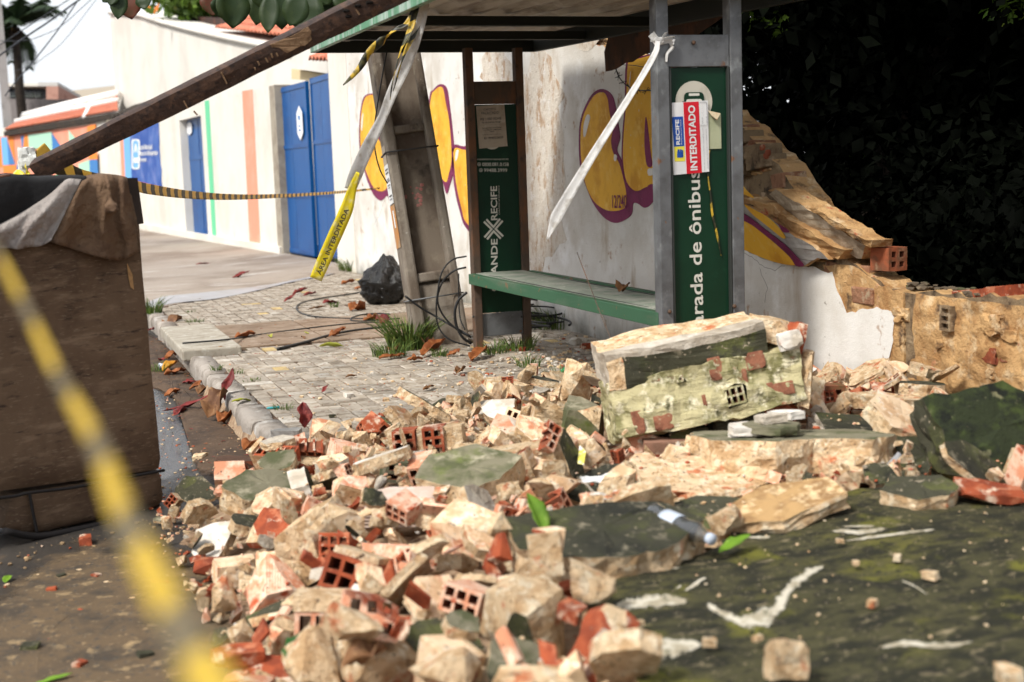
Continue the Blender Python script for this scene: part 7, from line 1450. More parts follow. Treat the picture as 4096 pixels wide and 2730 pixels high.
# single loose stones on the road and pavement
for k, (px, py, s, m, lb, z0) in enumerate([(122, 2590, .035, moss, 'dark mossy lump alone on the road near the picture corner', -.13), (580, 2620, .03, moss, 'dark lump on the road beside the near tape', -.13), (320, 2660, .028, terr_r, 'dark red chip on the sandy road in front', -.135), (340, 2160, .045, terr_r, 'red brick chip by the foot of the sofa', -.13), (385, 2305, .022, terr_r, 'small red chip on the sandy road', -.137), (210, 2360, .022, terr_r, 'small red brick crumb on the road left of the tape', -.137), (243, 2305, .02, moss, 'dark crumb on the road left of the tape', -.137), (800, 1830, .05, mortar, 'ochre flat stone on the wet asphalt', -.13), (1395, 1580, .04, white_pl, 'white stone alone on the pavement blocks', .02), (1565, 1585, .016, white_pl, 'small white pebble on the pavement', .01), (1545, 1600, .025, mortar, 'cream pebble on the pavement', .01), (1700, 1605, .025, white_pl, 'pale pebble on the pavement before the heap', .01), (2145, 1350, .10, white_pl, 'white plaster plate lying beyond the far panel foot', .02), (1955, 1390, .035, white_pl, 'white lump at the far post foot', .02), (2290, 1470, .05, mortar_g, 'grey stone beside the green plastic cup', .03), (2350, 1385, .06, terr_r, 'dark red brick piece in the dust below the bench', .03), (2300, 1365, .06, white_pl, 'white plaster piece in the dust below the bench', .02), (2090, 1400, .04, terr_r, 'reddish chip standing in the weeds', .03), (1915, 1525, .014, terr_r, 'tiny red brick chip on the open pavement', .01), (1735, 1625, .016, terr_r, 'red chip just before the heap on the pavement', .01), (1330, 1665, .022, moss, 'dark crumb by the kerb end of the heap', .01)]):
    hero(comp('stone', [((0, 0, 0), (s*1.5, s*1.1, s*.7), 0)], [m], amp=s*.16, seed=90+k, sub=3), 'loose_stone', px, py, k*37, 0, 5, lb, 'stone', z0)

# ================================================================ vegetation
def leaf_mat(name, c1, c2, c3, rough_=.5, tr=.25, scale=1.7):
    m = mat(name, c1, [(c2, scale, .46, .60), (c3, scale*2.3, .57, .70)], rough=rough_, rnd=0, spec=.3); nt = m.node_tree; N, L = nt.nodes, nt.links
    b = N['Principled BSDF']
    if not tr: return m
    src = b.inputs['Base Color'].links[0].from_socket; t = N.new('ShaderNodeBsdfTranslucent'); L.new(src, t.inputs[0]); x = N.new('ShaderNodeMixShader'); x.inputs[0].default_value = tr
    L.new(b.outputs[0], x.inputs[1]); L.new(t.outputs[0], x.inputs[2]); L.new(x.outputs[0], N['Material Output'].inputs[0]); return m
lf_dark = leaf_mat('leaf_shaded', (.0012, .0019, .0008), (.0006, .001, .0004), (.0026, .0045, .0014), .8, .0)  # near-black leaf colour with the garden's deep shade put into it
MATS['leaf_shaded'].node_tree.nodes['Principled BSDF'].inputs['Specular IOR Level'].default_value = .04
lf_mid = leaf_mat('leaf_mid', (.025, .05, .012), (.012, .025, .008), (.05, .085, .02), .5, .2)
lf_bright = leaf_mat('leaf_bright', (.10, .17, .02), (.05, .10, .015), (.22, .22, .03), .5, .35)
lf_alm = leaf_mat('leaf_almond', (.022, .042, .012), (.035, .055, .014), (.012, .022, .008), .5, .25, 5); lf_alm_r = leaf_mat('leaf_almond_red', (.14, .045, .025), (.09, .06, .025), (.25, .04, .03), .45, .35, 5)
bark = mat('bark', (.030, .022, .016), [((.015, .011, .009), 6, .46, .62)], rough=.95, bump=[(30, .8, .02)])
def leaves_np(n, centre, rad, size, seed, shell=.0, flat=.0, clump=0):
    """n folded leaves as numpy verts/faces inside an ellipsoid, gathered in clumps"""
    r = np.random.default_rng(seed)
    if clump:
        u = r.normal(size=(clump, 3)); u /= np.linalg.norm(u, axis=1)[:, None]; cl = u*(r.random((clump, 1))**.45)*np.array(rad)
        idx = r.integers(0, clump, n); pos = cl[idx]+r.normal(size=(n, 3))*np.array(rad)*.16
    else:
        u = r.normal(size=(n, 3)); u /= np.linalg.norm(u, axis=1)[:, None]; pos = u*(r.random((n, 1))**.4)*np.array(rad)
    pos += np.array(centre); d = r.normal(size=(n, 3)); d[:, 2] -= .5; d /= np.linalg.norm(d, axis=1)[:, None]
    s = np.cross(d, r.normal(size=(n, 3))); s /= np.linalg.norm(s, axis=1)[:, None]; nn = np.cross(d, s); L = size*(.6+.8*r.random((n, 1))); W = L*.30
    v = np.stack([pos, pos+d*L*.5+s*W+nn*L*.08, pos+d*L, pos+d*L*.5-s*W+nn*L*.08], 1).reshape(-1, 3)
    b = np.arange(n)*4; f = np.stack([np.stack([b, b+1, b+2], 1), np.stack([b, b+2, b+3], 1)], 1).reshape(-1, 3); return v, f
def np_obj(name, v, f, m, parent=None):
    me = bpy.data.meshes.new(name); me.vertices.add(len(v)); me.vertices.foreach_set('co', v.astype(np.float32).ravel()); me.loops.add(f.size); me.loops.foreach_set('vertex_index', f.astype(np.int32).ravel())
    me.polygons.add(len(f)); me.polygons.foreach_set('loop_start', np.arange(len(f), dtype=np.int32)*3); me.update(calc_edges=True); me.materials.append(m); return mesh_obj(name, me, parent)
def tree(name, label, base, h, crown_c, crown_r, n, size, seed, m, lean=(0, 0), tr=.12, clump=60, group='trees in the dark garden behind the wall'):
    r = random.Random(seed); base = Vector(base); t = empty(name, base, label, 'tree', group); cc = Vector(crown_c)
    mb = MB(); pts = smooth_open([base-Vector((0, 0, .2)), base.lerp(cc, .35)+Vector((r.uniform(-.2, .2), r.uniform(-.2, .2), 0)), base.lerp(cc, .7)+Vector((r.uniform(-.2, .2), r.uniform(-.2, .2), 0)), cc], 5)
    mb.tube(pts, list(np.linspace(tr, tr*.35, len(pts))), 8)
    for k in range(7):
        p = pts[r.randrange(len(pts)//2, len(pts))]; q = cc+Vector((r.uniform(-1, 1)*crown_r[0], r.uniform(-1, 1)*crown_r[1], r.uniform(-.6, .8)*crown_r[2]))*.75
        mb.tube(smooth_open([p, p.lerp(q, .5)+Vector((0, 0, .15)), q], 3), list(np.linspace(tr*.4, tr*.1, 7)), 5)
    mb.build('trunk', bark, t, True); v, f = leaves_np(n, crown_c, crown_r, size, seed, clump=clump); np_obj('crown', v, f, m, t); return t
GT = 'trees in the dark garden behind the wall'
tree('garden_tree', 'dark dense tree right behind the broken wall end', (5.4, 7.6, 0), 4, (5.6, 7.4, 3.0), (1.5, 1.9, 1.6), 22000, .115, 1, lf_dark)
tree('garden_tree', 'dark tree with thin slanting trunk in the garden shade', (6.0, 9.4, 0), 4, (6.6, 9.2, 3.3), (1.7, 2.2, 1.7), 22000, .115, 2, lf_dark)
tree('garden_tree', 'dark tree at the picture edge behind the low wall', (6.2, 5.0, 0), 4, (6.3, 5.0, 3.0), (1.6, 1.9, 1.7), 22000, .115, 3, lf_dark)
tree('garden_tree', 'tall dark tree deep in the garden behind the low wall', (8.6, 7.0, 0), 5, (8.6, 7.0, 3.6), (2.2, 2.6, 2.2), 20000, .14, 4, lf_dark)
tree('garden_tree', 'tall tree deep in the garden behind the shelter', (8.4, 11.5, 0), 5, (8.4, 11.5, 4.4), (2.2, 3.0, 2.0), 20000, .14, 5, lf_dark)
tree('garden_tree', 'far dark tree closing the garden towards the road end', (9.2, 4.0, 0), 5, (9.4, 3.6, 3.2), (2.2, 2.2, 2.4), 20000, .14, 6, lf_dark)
tree('garden_tree', 'added spreading tree roofing over the garden to keep it dark', (7.0, 7.2, 0), 6, (6.8, 6.8, 5.6), (3.2, 4.4, 1.0), 30000, .17, 7, lf_dark, clump=140, tr=.16)  # unseen crown added overhead to block skylight and darken the garden
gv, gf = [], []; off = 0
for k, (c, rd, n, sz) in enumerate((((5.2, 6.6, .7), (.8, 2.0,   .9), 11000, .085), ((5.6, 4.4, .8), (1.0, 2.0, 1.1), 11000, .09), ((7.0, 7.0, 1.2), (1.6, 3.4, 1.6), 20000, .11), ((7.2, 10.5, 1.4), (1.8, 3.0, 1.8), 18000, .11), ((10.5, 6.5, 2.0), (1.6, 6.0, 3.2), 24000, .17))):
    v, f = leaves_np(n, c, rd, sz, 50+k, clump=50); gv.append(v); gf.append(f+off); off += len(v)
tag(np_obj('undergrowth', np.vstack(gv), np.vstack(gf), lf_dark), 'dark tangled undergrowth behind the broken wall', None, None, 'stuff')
for k, (px, py, dd, n, rad, m, lb) in enumerate(((3690, 760, 9.2, 120, .36, 'b', 'bright green leaf cluster low in the dark garden, light put into its colour'), (3790, 640, 9.4, 50, .3, 'b', 'small green leaf cluster above the bright one in the dark garden'), (3480, 640, 9.6, 45, .3, 'b', 'faint green leaf cluster in the middle of the dark garden'), (3420, 240, 9.5, 30, .3, 'r', 'reddish leaf sprig high in the dark trees'), (3560, 290, 9.5, 26, .3, 'r', 'second reddish leaf sprig high in the dark trees'), (4060, 20, 7.6, 60, .15, 'b', 'bright leaf spray at the top corner of the picture'), (3060, 60, 8.6, 60, .18, 'b', 'green leaf spray right beside the near shelter post'))):
    q = P(px, py, d=dd); v, f = leaves_np(n, q, (rad, rad, rad*.8), .06, 77+k, clump=0); tag(np_obj('foliage_spray', v, f, lf_bright if m == 'b' else leaf_mat('leaf_reddish', (.16, .05, .03), (.06, .08, .02), (.25, .10, .06), .5, .3)), lb, None, None, 'stuff')  # lit leaves: the light on them is put into their brighter colour
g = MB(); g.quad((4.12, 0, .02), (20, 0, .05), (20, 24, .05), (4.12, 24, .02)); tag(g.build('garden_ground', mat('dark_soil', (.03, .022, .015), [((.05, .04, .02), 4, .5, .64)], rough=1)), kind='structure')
# green tree above the school roof
q = P(800, 20, d=36); tree('roof_tree', 'green and yellow leafed tree showing above the school roof', (q.x, q.y, 0), 7, (q.x, q.y, q.z+.55), (1.25, 1.3, .95), 3600, .22, 31, lf_bright, clump=46, group='trees beyond the school')
q = P(612, 40, d=34); pl_ = empty('roof_plant', q, 'small orange and yellow leafed plant at the roof edge', 'plant')
rr = random.Random(6)
for k in range(9):
    mb = MB(); a = rr.uniform(-.9, .9); L_ = rr.uniform(.2, .36); b0 = q+Vector((rr.uniform(-.12, .12), rr.uniform(-.1, .1), -.12)); d_ = Vector((math.sin(a), .1, math.cos(a))); s_ = Vector((d_.z, 0, -d_.x)); mb.add([b0, b0+d_*L_*.5+s_*.05, b0+d_*L_, b0+d_*L_*.5-s_*.05], [(0, 1, 2, 3)]); mb.build('leaf', orange if k % 3 == 0 else lf_bright, pl_, True)
# coconut palm
pc = P(62, 120, d=58); pb = P(82, 420, d=58); palm = empty('coconut_palm', (pb.x, pb.y, 0), 'coconut palm with dark trunk rising behind the stained wall', 'palm tree')
mb = MB(); pts = smooth_open([Vector((pb.x+.2, pb.y, 0)), P(82, 395, d=58), P(75, 300, d=58), P(66, 200, d=58), P(62, 150, d=58)], 5); mb.tube(pts, list(np.linspace(.22, .14, len(pts))), 8); mb.tube([P(63, 165, d=58), P(62, 140, d=58), P(61, 110, d=58)], [.16, .30, .18], 8); mb.build('trunk', bark, palm, True)
palm_l = leaf_mat('palm_leaf', (.030, .055, .022), (.015, .028, .012), (.055, .085, .03), .5, .2)
rp = random.Random(14)
for k in range(15):
    az = 2*PI*k/15+rp.uniform(-.2, .2); el = rp.uniform(-.1, 1.1); L_ = rp.uniform(2.3, 3.2); d0 = Vector((math.cos(az)*math.cos(el), math.sin(az)*math.cos(el), math.sin(el))); rib = []
    for i in range(13): t = i/12; rib.append(pc+Vector((0, 0, .1))+d0*L_*t+Vector((0, 0, -L_*t*t*rp.uniform(.52, .58)*(1.2-.5*el))))
    fr = empty('frond', (0, 0, 0)) if False else None; mb = MB(); mb.tube(rib, list(np.linspace(.035, .008, 13)), 5)
    for i in range(1, 12):
        for h2 in (0, .33, .66):
            p = rib[i].lerp(rib[i+1], h2); t = (rib[i+1]-rib[i]).normalized(); sd_ = t.cross(Vector((0, 0, 1))).normalized()
            for s in (1, -1):
                l2 = .62*math.sin(PI*min(.97, (i+h2)/12*.85+.12))+.1; e = p+(sd_*s*.75+t*.5).normalized()*l2+Vector((0, 0, -l2*.55)); w = t*.04; mb.add([p-w, p+w, p.lerp(e, .6)+w*.9+Vector((0, 0, .04)), e, p.lerp(e, .6)-w*.9+Vector((0, 0, .04))], [(0, 1, 2, 3, 4)])
    mb.build('frond', palm_l, palm, True)
for k in range(4): mb = MB(); lump(mb, pc+Vector((rp.uniform(-.3, .3), -.2, rp.uniform(-.25, .05))), .13, k, (1, 1, 1.2), amp=.1, sub=2); mb.build('coconut', mat('coconut_husk', (.30, .17, .03), rough=.7) if k == 0 else bark, palm, True)

# almond tree leaves hanging into the top of the picture
def leaf_me(L, w, fold, curl, m, seed=0, crump=.0):
    r = random.Random(seed); rows = []; N_ = 9
    for i in range(N_+1):
        t = i/N_; ww = w*(math.sin(PI*min(1, t**.75*1.02))**.75)*(.55+.6*t) if 0 < t < 1 else .002*w
        y = L*t; z = curl*L*t*t+.03*L*mnoise.noise(Vector((t*4, seed, 0)))
        rows.append([Vector((s*ww*.5*(1+.3*crump*mnoise.noise(Vector((s*3, t*6, seed+9))))+crump*.12*L*mnoise.noise(Vector((t*2.2, seed, 3))), y+crump*.05*L*mnoise.noise(Vector((s*3, t*4, seed))), z+abs(s)*ww*fold*(1+crump*mnoise.noise(Vector((s, t*3, seed+2))))+(.06+.35*crump)*ww*mnoise.noise(Vector((s*2, t*5, seed))))) for s in (-1, -.5, 0, .5, 1)])
    mb = MB(); mb.grid(rows); me = mb.mesh('leaf', m); return me
alm = empty('almond_branches', (6.2, 8.6, 0), 'almond tree branches hanging broad leaves over the shelter roof', 'tree')
mb = MB(); hub = Vector((4.6, 9.2, 4.6)); mb.tube(smooth_open([Vector((6.2, 8.6, 0)), Vector((6.0, 8.8, 2.6)), Vector((5.4, 9.0, 3.9)), hub], 5), list(np.linspace(.16, .07, 16)), 8); mb.build('trunk', bark, alm, True)
ends = [P(485, -60, d=9.6), P(600, -70, d=9.8), P(900, -80, d=9.6), P(1070, -90, d=9.4), P(1210, -80, d=9.6), P(1300, -110, d=9.8)]
for e in ends:
    mb = MB(); mb.tube(smooth_open([hub, hub.lerp(e, .55)+Vector((0, 0, .5)), e], 6), list(np.linspace(.04, .008, 13)), 6); mb.build('branch', bark, alm, True)
ra = random.Random(8)
LV = [(478, -20, 560-478, 0), ]
lv = [(480, -45, .10, .19, -4, 0), (512, -50, .17, .20, 6, 1), (462, -40, .08, .10, -20, 0), (572, -30, .10, .11, 8, 0), (440, -25, .06, .07, -40, 0), (858, -30, .16, .15, -6, 1), (920, -50, .20, .25, 4, 0), (885, -10, .11, .12, -10, 0), (960, -30, .14, .14, 24, 0), (1048, -40, .13, .22, -10, 0), (1085, -30, .12, .25, -4, 0), (1110, -50, .16, .26, 6, 0), (1150, -30, .09, .19, 14, 0), (1020, -60, .10, .15, -50, 0), (1235, -40, .22, .28, -6, 0), (1210, -20, .16, .20, -24, 0), (1290, -30, .16, .22, 20, 0), (1330, -20, .13, .16, 58, 0), (1260, -90, .20, .20, 30, 0), (1350, -60, .2, .2, 40, 0), (1180, -70, .15, .16, 30, 0), (1060, -80, .2, .2, 10, 0), (1400, -60, .2, .2, 10, 0)]
for k, (px, py, w, L_, ang, red) in enumerate(lv):
    o = mesh_obj('leaf', leaf_me(L_*1.15, w*1.5, ra.uniform(.05, .2), ra.uniform(-.1, .1), lf_alm_r if red else lf_alm, k), alm, world=False); p = P(px, py, d=9.6+ra.uniform(-.4, .3)); a = RAD(ang)
    dn = (-c_u*math.cos(a)+c_r*math.sin(a)).normalized(); nn = (-c_f+Vector((ra.uniform(-.5, .5), ra.uniform(-.5, .5), ra.uniform(-.3, .3)))).normalized(); sx = dn.cross(nn).normalized(); nn = sx.cross(dn)
    o.matrix_local = Matrix.Translation(p-alm.location) @ Matrix((sx, dn, nn)).transposed().to_4x4(); solidify(o, .001)

# ---------------------------------------------------------------- tufts, fallen leaves, litter
GTUFT = [(605, 1255, 46, .22, .10, 'grass tuft at the kerb beside the sofa'), (1405, 1085, 90, .26, .16, 'grass clump at the foot of the gate pillar'), (1640, 1395, 150, .34, .15, 'thick grass clump at the foot of the leaning pole'), (1560, 1425, 60, .16, .12, 'low grass in front of the leaning pole'), (1755, 1425, 30, .09, .06, 'short tuft before the far panel'), (1980, 1415, 40, .13, .10, 'thin weeds beside the red and orange leaf'), (2070, 1400, 60, .16, .14, 'weeds under the bench by the far post'), (1850, 1190, 26, .30, .05, 'tall grass between the pole and the far panel'), (2230, 1310, 70, .24, .22, 'weeds along the wall foot behind the bench'), (2110, 1470, 34, .12, .08, 'small weed tuft on the dusty pavement'), (2235, 1535, 36, .15, .07, 'weed tuft beside the tilted red brick'), (780, 1290, 40, .05, .08, 'flat green patch between the paving blocks'), (760, 1250, 20, .04, .05, 'tiny green sprig between far paving blocks'), (1340, 1230, 24, .08, .04, 'small tuft by the cable loop'), (865, 1483, 18, .06, .04, 'sprig in the joints near the drain slab'), (945, 1497, 22, .05, .05, 'second sprig in the joints by the kerb'), (1135, 1640, 24, .06, .05, 'sprig beside the teal pen'), (640, 1490, 30, .12, .07, 'green weed in the gutter by the crushed can'), (1010, 1525, 20, .03, .06, 'flat moss sprig on the pavement by the kerb')]
for k, (px, py, n, h, s, lb) in enumerate(GTUFT): x, y = at0(px, py, -.13 if px < 660 and py > 1300 else 0); tuft('grass_tuft', x, y, -.14 if px < 660 and py > 1300 else .0, n, h, s, lb, k)
dry = {'rust': leaf_mat('dry_rust', (.34, .115, .035), (.22, .065, .022), (.46, .20, .08), .6, .2, 9), 'brown': leaf_mat('dry_brown', (.22, .105, .045), (.13, .06, .03), (.32, .18, .08), .7, .15, 9), 'red': leaf_mat('dry_red', (.24, .035, .03), (.13, .025, .025), (.36, .09, .07), .55, .2, 9), 'yellow': leaf_mat('dry_yellow', (.62, .33, .035), (.52, .22, .02), (.62, .46, .10), .5, .25, 9), 'green': leaf_mat('fresh_green', (.20, .36, .035), (.13, .25, .03), (.30, .44, .08), .45, .3, 9), 'deep': leaf_mat('deep_green', (.03, .12, .02), (.02, .08, .015), (.06, .16, .03), .35, .2, 9), 'lime': leaf_mat('yellow_green', (.42, .42, .06), (.30, .33, .05), (.5, .44, .1), .5, .3, 9)}
def litter_leaf(px, py, L_, w, yaw, c, label, z=.012, fold=.5, curl=.25, tilt=0, up=False, group='fallen dry leaves'):
    o = bpy.data.objects.new('fallen_leaf', leaf_me(L_, w*1.15, fold*random.Random(int(px)).uniform(.4, 1.3), curl*random.Random(int(py)).uniform(-.4, 1.4), dry[c], int(px), 1.0 if c not in ('green', 'yellow', 'lime') else .3)); link(o); p = P(px, py, z=z)
    R = Matrix.Rotation(RAD(yaw+random.Random(int(px*3+py)).uniform(-35, 35)*(1 if group.startswith('fallen') else 0)), 3, 'Z') @ Matrix.Rotation(RAD(tilt), 3, 'X'); off = R @ Vector((0, L_*.5, 0)); o.matrix_world = Matrix.Translation(p-Vector((off.x, off.y, 0))) @ R.to_4x4(); solidify(o, .001); return tag(o, label, 'leaf', group)
LL = [(980, 1350, .20, .10, -75, 'rust', 'flat orange leaf lying over the straight cable'), (870, 1408, .19, .12, -70, 'yellow', 'bright yellow-orange leaf standing on the drain slab edge'), (1080, 1350, .05, .05, 0, 'lime', 'small green leaf on the brown slab'), (1325, 1385, .19, .05, -80, 'lime', 'yellow-green leaf on the pavement before the grass'), (1320, 1210, .22, .10, -60, 'red', 'crumpled dark red leaf by the cable loop'), (1160, 1203, .24, .05, -70, 'red', 'thin curled red leaf on the far paving'), (1200, 1172, .26, .06, -80, 'red', 'long dark red leaf on the far paving'), (1240, 1180, .22, .05, -75, 'red', 'second long dark red leaf on the far paving'), (1270, 1236, .18, .04, -70, 'brown', 'rolled brown leaf near the cable loop'), (1430, 1238, .22, .16, -60, 'rust', 'rust leaf in front of the rubbish bag'), (1395, 1135, .20, .08, -80, 'rust', 'orange leaf behind the rubbish bag'), (1440, 1155, .16, .07, -50, 'rust', 'rust leaf beside the rubbish bag top'), (1490, 1278, .22, .10, -80, 'rust', 'orange leaf tangled in the folded cable'), (1530, 1290, .22, .12, -50, 'red', 'red leaf tangled beside the folded cable'), (1350, 1342, .20, .08, -60, 'rust', 'orange leaf touching the thick cable'), (1215, 1352, .14, .03, -30, 'brown', 'small upright brown leaf by the thick cable'), (2080-370, 1395, .22, .10, 10, 'brown', 'brown leaf lying against the pole foot'), (1570, 1400, .18, .10, -20, 'brown', 'curled brown leaf in the grass clump'), (1590, 1425, .16, .06, -70, 'rust', 'rust leaf below the grass clump'), (1545, 1432, .14, .06, -80, 'rust', 'small rust leaf left of the grass clump'), (1735, 1412, .30, .10, -60, 'rust', 'long orange leaf before the pole foot'), (1660, 1440, .12, .06, -80, 'rust', 'small rust leaf before the pole foot'), (1815, 1420, .12, .07, -60, 'rust', 'small rust leaf by the far post'), (1915, 1428, .30, .11, -55, 'rust', 'large orange leaf with red tip before the far post'), (1840, 1490, .13, .06, -70, 'brown', 'curled brown leaf on open pavement'), (1715, 1555, .12, .04, -60, 'brown', 'small brown leaf in the middle of the pavement'), (1405, 1505, .10, .03, -60, 'brown', 'rolled brown leaf on the paving blocks'), (1300, 1565, .09, .03, -50, 'red', 'small red husk on the paving blocks'), (2395, 1455, .14, .05, -40, 'brown', 'brown leaf in the dust below the bench'), (1225, 1335, .06, .02, 0, 'lime', 'narrow yellow scrap by the thick cable'), (965, 1107, .34, .09, -80, 'red', 'red leaf lying on the far driveway'), (820, 1055, .30, .06, -80, 'red', 'thin red leaf on the driveway by the school wall')]
for q in LL: litter_leaf(*q)
GL = [(700, 1330, .24, .18, -30, 'brown', 'big folded brown leaf standing in the gutter', -.10, .9, .3, 30), (690, 1430, .14, .10, -60, 'rust', 'rust leaf in the gutter under the drain slab', -.12), (700, 1495, .18, .12, -60, 'rust', 'orange leaf pile piece beside the crushed can', -.12), (680, 1480, .16, .10, -30, 'yellow', 'yellowish leaf beside the crushed can', -.12), (760, 1530, .12, .07, -40, 'red', 'dark red leaf by the kerb', -.12), (790, 1550, .22, .04, -60, 'rust', 'long rolled rust leaf by the kerb', -.12), (810, 1572, .13, .08, -60, 'brown', 'brown leaf by the kerb foot', -.12), (690, 1580, .12, .08, -60, 'rust', 'rust leaf in the middle of the gutter', -.13), (760, 1635, .34, .06, -74, 'red', 'long crimson leaf lying in the gutter', -.12), (720, 1655, .16, .06, -70, 'red', 'small red leaf below the crimson leaf', -.13), (920, 1600, .22, .06, -8, 'red', 'dark red leaf standing against the kerb', -.03, .5, .1, 60), (870, 1660, .22, .16, -40, 'brown', 'large folded brown leaf at the kerb foot', -.10, .9, .3, 20), (850, 1640, .16, .08, -60, 'rust', 'orange leaf behind the large brown leaf', -.11), (905, 1680, .16, .12, -10, 'rust', 'rust leaf in front of the large brown leaf', -.11), (1010, 1790, .14, .10, -20, 'rust', 'orange leaf at the end of the gutter', -.09), (965, 1600, .16, .04, -70, 'lime', 'yellow leaf strip along the kerb top', .02), (605, 1325, .12, .06, -60, 'red', 'red leaf in the gutter by the grass tuft', -.12), (645, 1440, .06, .05, 0, 'red', 'small round seed husk in the gutter', -.12)]
for q in GL: litter_leaf(*q, group='fallen leaves in the gutter')
litter_leaf(2940, 2190, .15, .05, -62, 'green', 'bright green leaf lying on the big mossy slab', slab_z(1.9, 4.6)+.02, .3, .25); litter_leaf(2145, 2140, .14, .07, 5, 'green', 'bright green leaf standing beside the long pink block', .24, .4, .1, 55); litter_leaf(1210, 2590, .16, .08, -50, 'deep', 'glossy dark green leaf under the white stick', .06, .3, .2); litter_leaf(30, 2320, .07, .035, -40, 'green', 'small green leaf at the edge of the sandy road', -.14, .3, .2); litter_leaf(210, 2725, .12, .03, -80, 'green', 'green leaf on the road at the bottom of the picture', -.14, .3, .2)
litter_leaf(1215, 1710, .12, .07, 10, 'red', 'dark red heart-shaped leaf standing on the grey stone', .13, .8, .1, 70); litter_leaf(1455, 2650, .12, .08, -60, 'brown', 'large folded orange-brown leaf among the front bricks', .12, .6, .2, 0); litter_leaf(1260, 2760-1080, .1, .05, -60, 'red', 'small red leaf on the paving near the twin-celled block', .02) if False else None
litter_leaf(2495, 1163, .13, .09, -60, 'brown', 'curled dry leaf lying on the bench', .575, .9, .4, 15, group='fallen dry leaves'); litter_leaf(640, 2335, .12, .04, -130, 'red', 'dull red leaf by the near tape on the rubble edge', -.1, .5, .2)
# many tiny leaf scraps and twigs (uncountable)
tv = MB(); rt = random.Random(4)
for k in range(1100):
    g2 = rt.random()
    if g2 < .45: x, y, z = rt.uniform(1.2, 3.6), 7.2+abs(rt.gauss(0, 3.2)), .008
    elif g2 < .75: x, y, z = rt.uniform(.66, 1.04), rt.uniform(6.4, 12.5), -.122
    else: x, y, z = 2.4+rt.gauss(0, .55), 10.2+rt.gauss(0, 1.2), .010
    if x > 3.9 or y > 16: continue
    a = rt.uniform(0, 6.3); l = rt.choice((.008, .012, .02, .03, .04)); w = l*rt.uniform(.12, .5); ca, sa = math.cos(a), math.sin(a)
    tv.add([(x-ca*l/2, y-sa*l/2, z), (x-sa*w/2, y+ca*w/2, z+.004), (x+ca*l/2, y+sa*l/2, z+.002), (x+sa*w/2, y-ca*w/2, z+.003)], [(0, 1, 2, 3)], rt.choice((0, 0, 1, 2)))
tag(tv.build('leaf_litter', [dry['brown'], dry['rust'], dry['red']]), 'small dry leaf scraps and twigs', None, None, 'stuff')
# litter
def lathe(mb, a, d, prof, n=14, m=0):
    d = Vector(d).normalized(); u = d.cross(Vector((0, 0, 1)));  u = u.normalized() if u.length > .1 else Vector((1, 0, 0)); w = d.cross(u)
    mb.grid([[Vector(a)+d*t+r*(math.cos(2*PI*k/n)*u+math.sin(2*PI*k/n)*w*(.8 if .02 < t < .18 else 1)) for k in range(n)] for t, r in prof], m, True, True)
clear = mat('clear_bottle', (.93, .95, .96), rough=.06, spec=.5, trans=.96); label_m = mat('bottle_label', (.45, .50, .58), [((.40, .48, .62), 9, .5, .62)], rough=.5)
pa = P(2610, 2052, z=.25); pb_ = P(2860, 2165, z=.225); bt_ = empty('plastic_bottle', pa, 'crushed clear plastic bottle with pale blue label lying in the rubble', 'bottle'); d_ = pb_-pa; L_ = d_.length/.25
mb = MB(); lathe(mb, pa, d_, [(t*L_, r*L_) for t, r in ((0, .001), (.002, .024), (.008, .030), (.03, .031), (.05, .027), (.06, .0305), (.10, .031), (.14, .028), (.15, .031), (.18, .026), (.205, .016), (.22, .0125), (.228, .0125))], 18); solidify(mb.build('bottle_body', clear, bt_, True), .0012)
mb = MB(); lathe(mb, pa, d_, [(t*L_, r*L_) for t, r in ((.055, .0316), (.075, .0318), (.10, .0322), (.115, .0318))], 18); solidify(mb.build('label_band', label_m, bt_, True), .0004)
mb = MB(); lathe(mb, pa, d_, [(t*L_, r*L_) for t, r in ((.226, .001), (.226, .015), (.240, .015), (.241, .001))], 16); mb.build('cap', label_m, bt_, True)
q = P(660, 1468, z=-.10); cn = empty('crushed_can', q, 'crushed blue and white drink can in the gutter', 'can'); mb = MB(); lathe(mb, q-Vector((.04, 0, 0)), (1, .35, .1), [(0, .001), (.0, .026), (.006, .032), (.03, .027), (.05, .033), (.07, .028), (.084, .026), (.084, .001)], 14); mb.build('can_body', mat('can_print', (.55, .58, .62), [((.03, .04, .35), 14, .50, .54)], rough=.3, metal=.4), cn, True)
mb = MB(); a, b = P(1066, 1634, z=.012), P(1118, 1630, z=.012); mb.tube([a, a.lerp(b, .15), b], [.003, .007, .007], 8); tag(mb.build('teal_pen', mat('teal_plastic', (.06, .36, .38), rough=.4)), 'teal pen lying on the paving near the kerb', 'pen')
mb = MB(); a, b = P(815, 1624, z=-.11), P(850, 1612, z=-.105); mb.tube([a, a.lerp(b, .5), b], [.008, .013, .011], 8); tag(mb.build('white_scrap', white_s), 'small white plastic scrap above the crimson leaf in the gutter', 'litter')
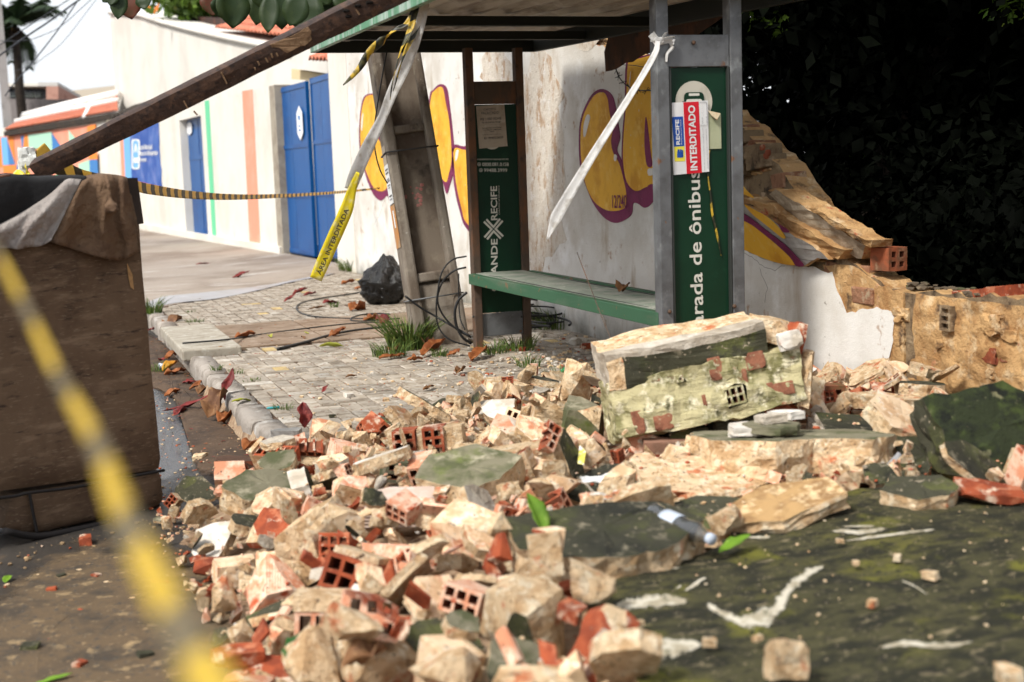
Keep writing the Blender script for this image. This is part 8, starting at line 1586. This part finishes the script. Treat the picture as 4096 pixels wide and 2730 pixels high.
q = P(2272, 1487, z=.03); mb = MB(); lump(mb, q, .045, 3, (1, .9, .7), amp=.5, sub=3); tag(mb.build('green_cup', mat('green_plastic', (.03, .42, .16), rough=.25, trans=.3)), 'crumpled green plastic cup at the edge of the heap', 'cup')
mb = MB(); q = [P(x, y, z=.24) for x, y in ((2310, 1855), (2318, 1800), (2330, 1785), (2345, 1830), (2335, 1860))]; mb.add([p+Vector((0, 0, .02*(i % 2))) for i, p in enumerate(q)], [(0, 1, 2, 3, 4)]); solidify(tag(mb.build('yellow_wrapper', mat('wrapper_yellow', (.75, .66, .12), [((.75, .73, .70), 22, .5, .56)], rough=.4)), 'torn yellow and white wrapper stuck in the rubble', 'wrapper'), .001)
for k, (px, py, w, lb) in enumerate(((2400, 1915, .11, 'torn white paper scrap in the rubble above the bottle'), (2470, 1980, .14, 'streaked white plaster strip in the rubble above the bottle'), (2450, 2050, .08, 'small white paper scrap beside the bottle'))):
    rr_ = random.Random(k); p = P(px, py, z=.24); mb = MB(); ri = [[p+Vector((w*(i/5-.5)*1.2+rr_.uniform(-.008, .008), w*.6*(j/3-.5)+rr_.uniform(-.008, .008), .025*mnoise.noise(Vector((i*.9, j*.9, k*5))))) for i in range(6)] for j in range(4)]; mb.grid(ri, 0, False); solidify(tag(mb.build('white_scrap', white_pl if k == 1 else paper), lb, 'paper' if k != 1 else 'plaster fragment'), .001)
# a straight wire poking up out of the toppled block
mb = MB(); mb.tube(smooth_open([P(2308, 1010, d=6.6), P(2350, 1120, d=6.2), P(2400, 1250, d=5.9), P(2470, 1420, d=5.7)], 4), .0022, 5); tag(mb.build('bent_wire', steel_r), 'thin rusty wire rising from the toppled block in front of the bench', 'wire')
mb = MB(); a, b = P(1855, 1622, z=.10), P(1935, 1550, z=.26); mb.bar(a, b, .035, .012, c_f); tag(mb.build('white_splinter', white_pl), 'white plaster splinter sticking up at the far edge of the heap', 'plaster fragment')
mb = MB(); a, b = P(3545, 1875, z=.2), P(3600, 1815, z=.25); mb.bar(a, b, .016, .012, c_f); tag(mb.build('grey_rod', mat('grey_plastic', (.4, .41, .43), rough=.4)), 'short grey rod stuck between the mossy plates', 'rod')
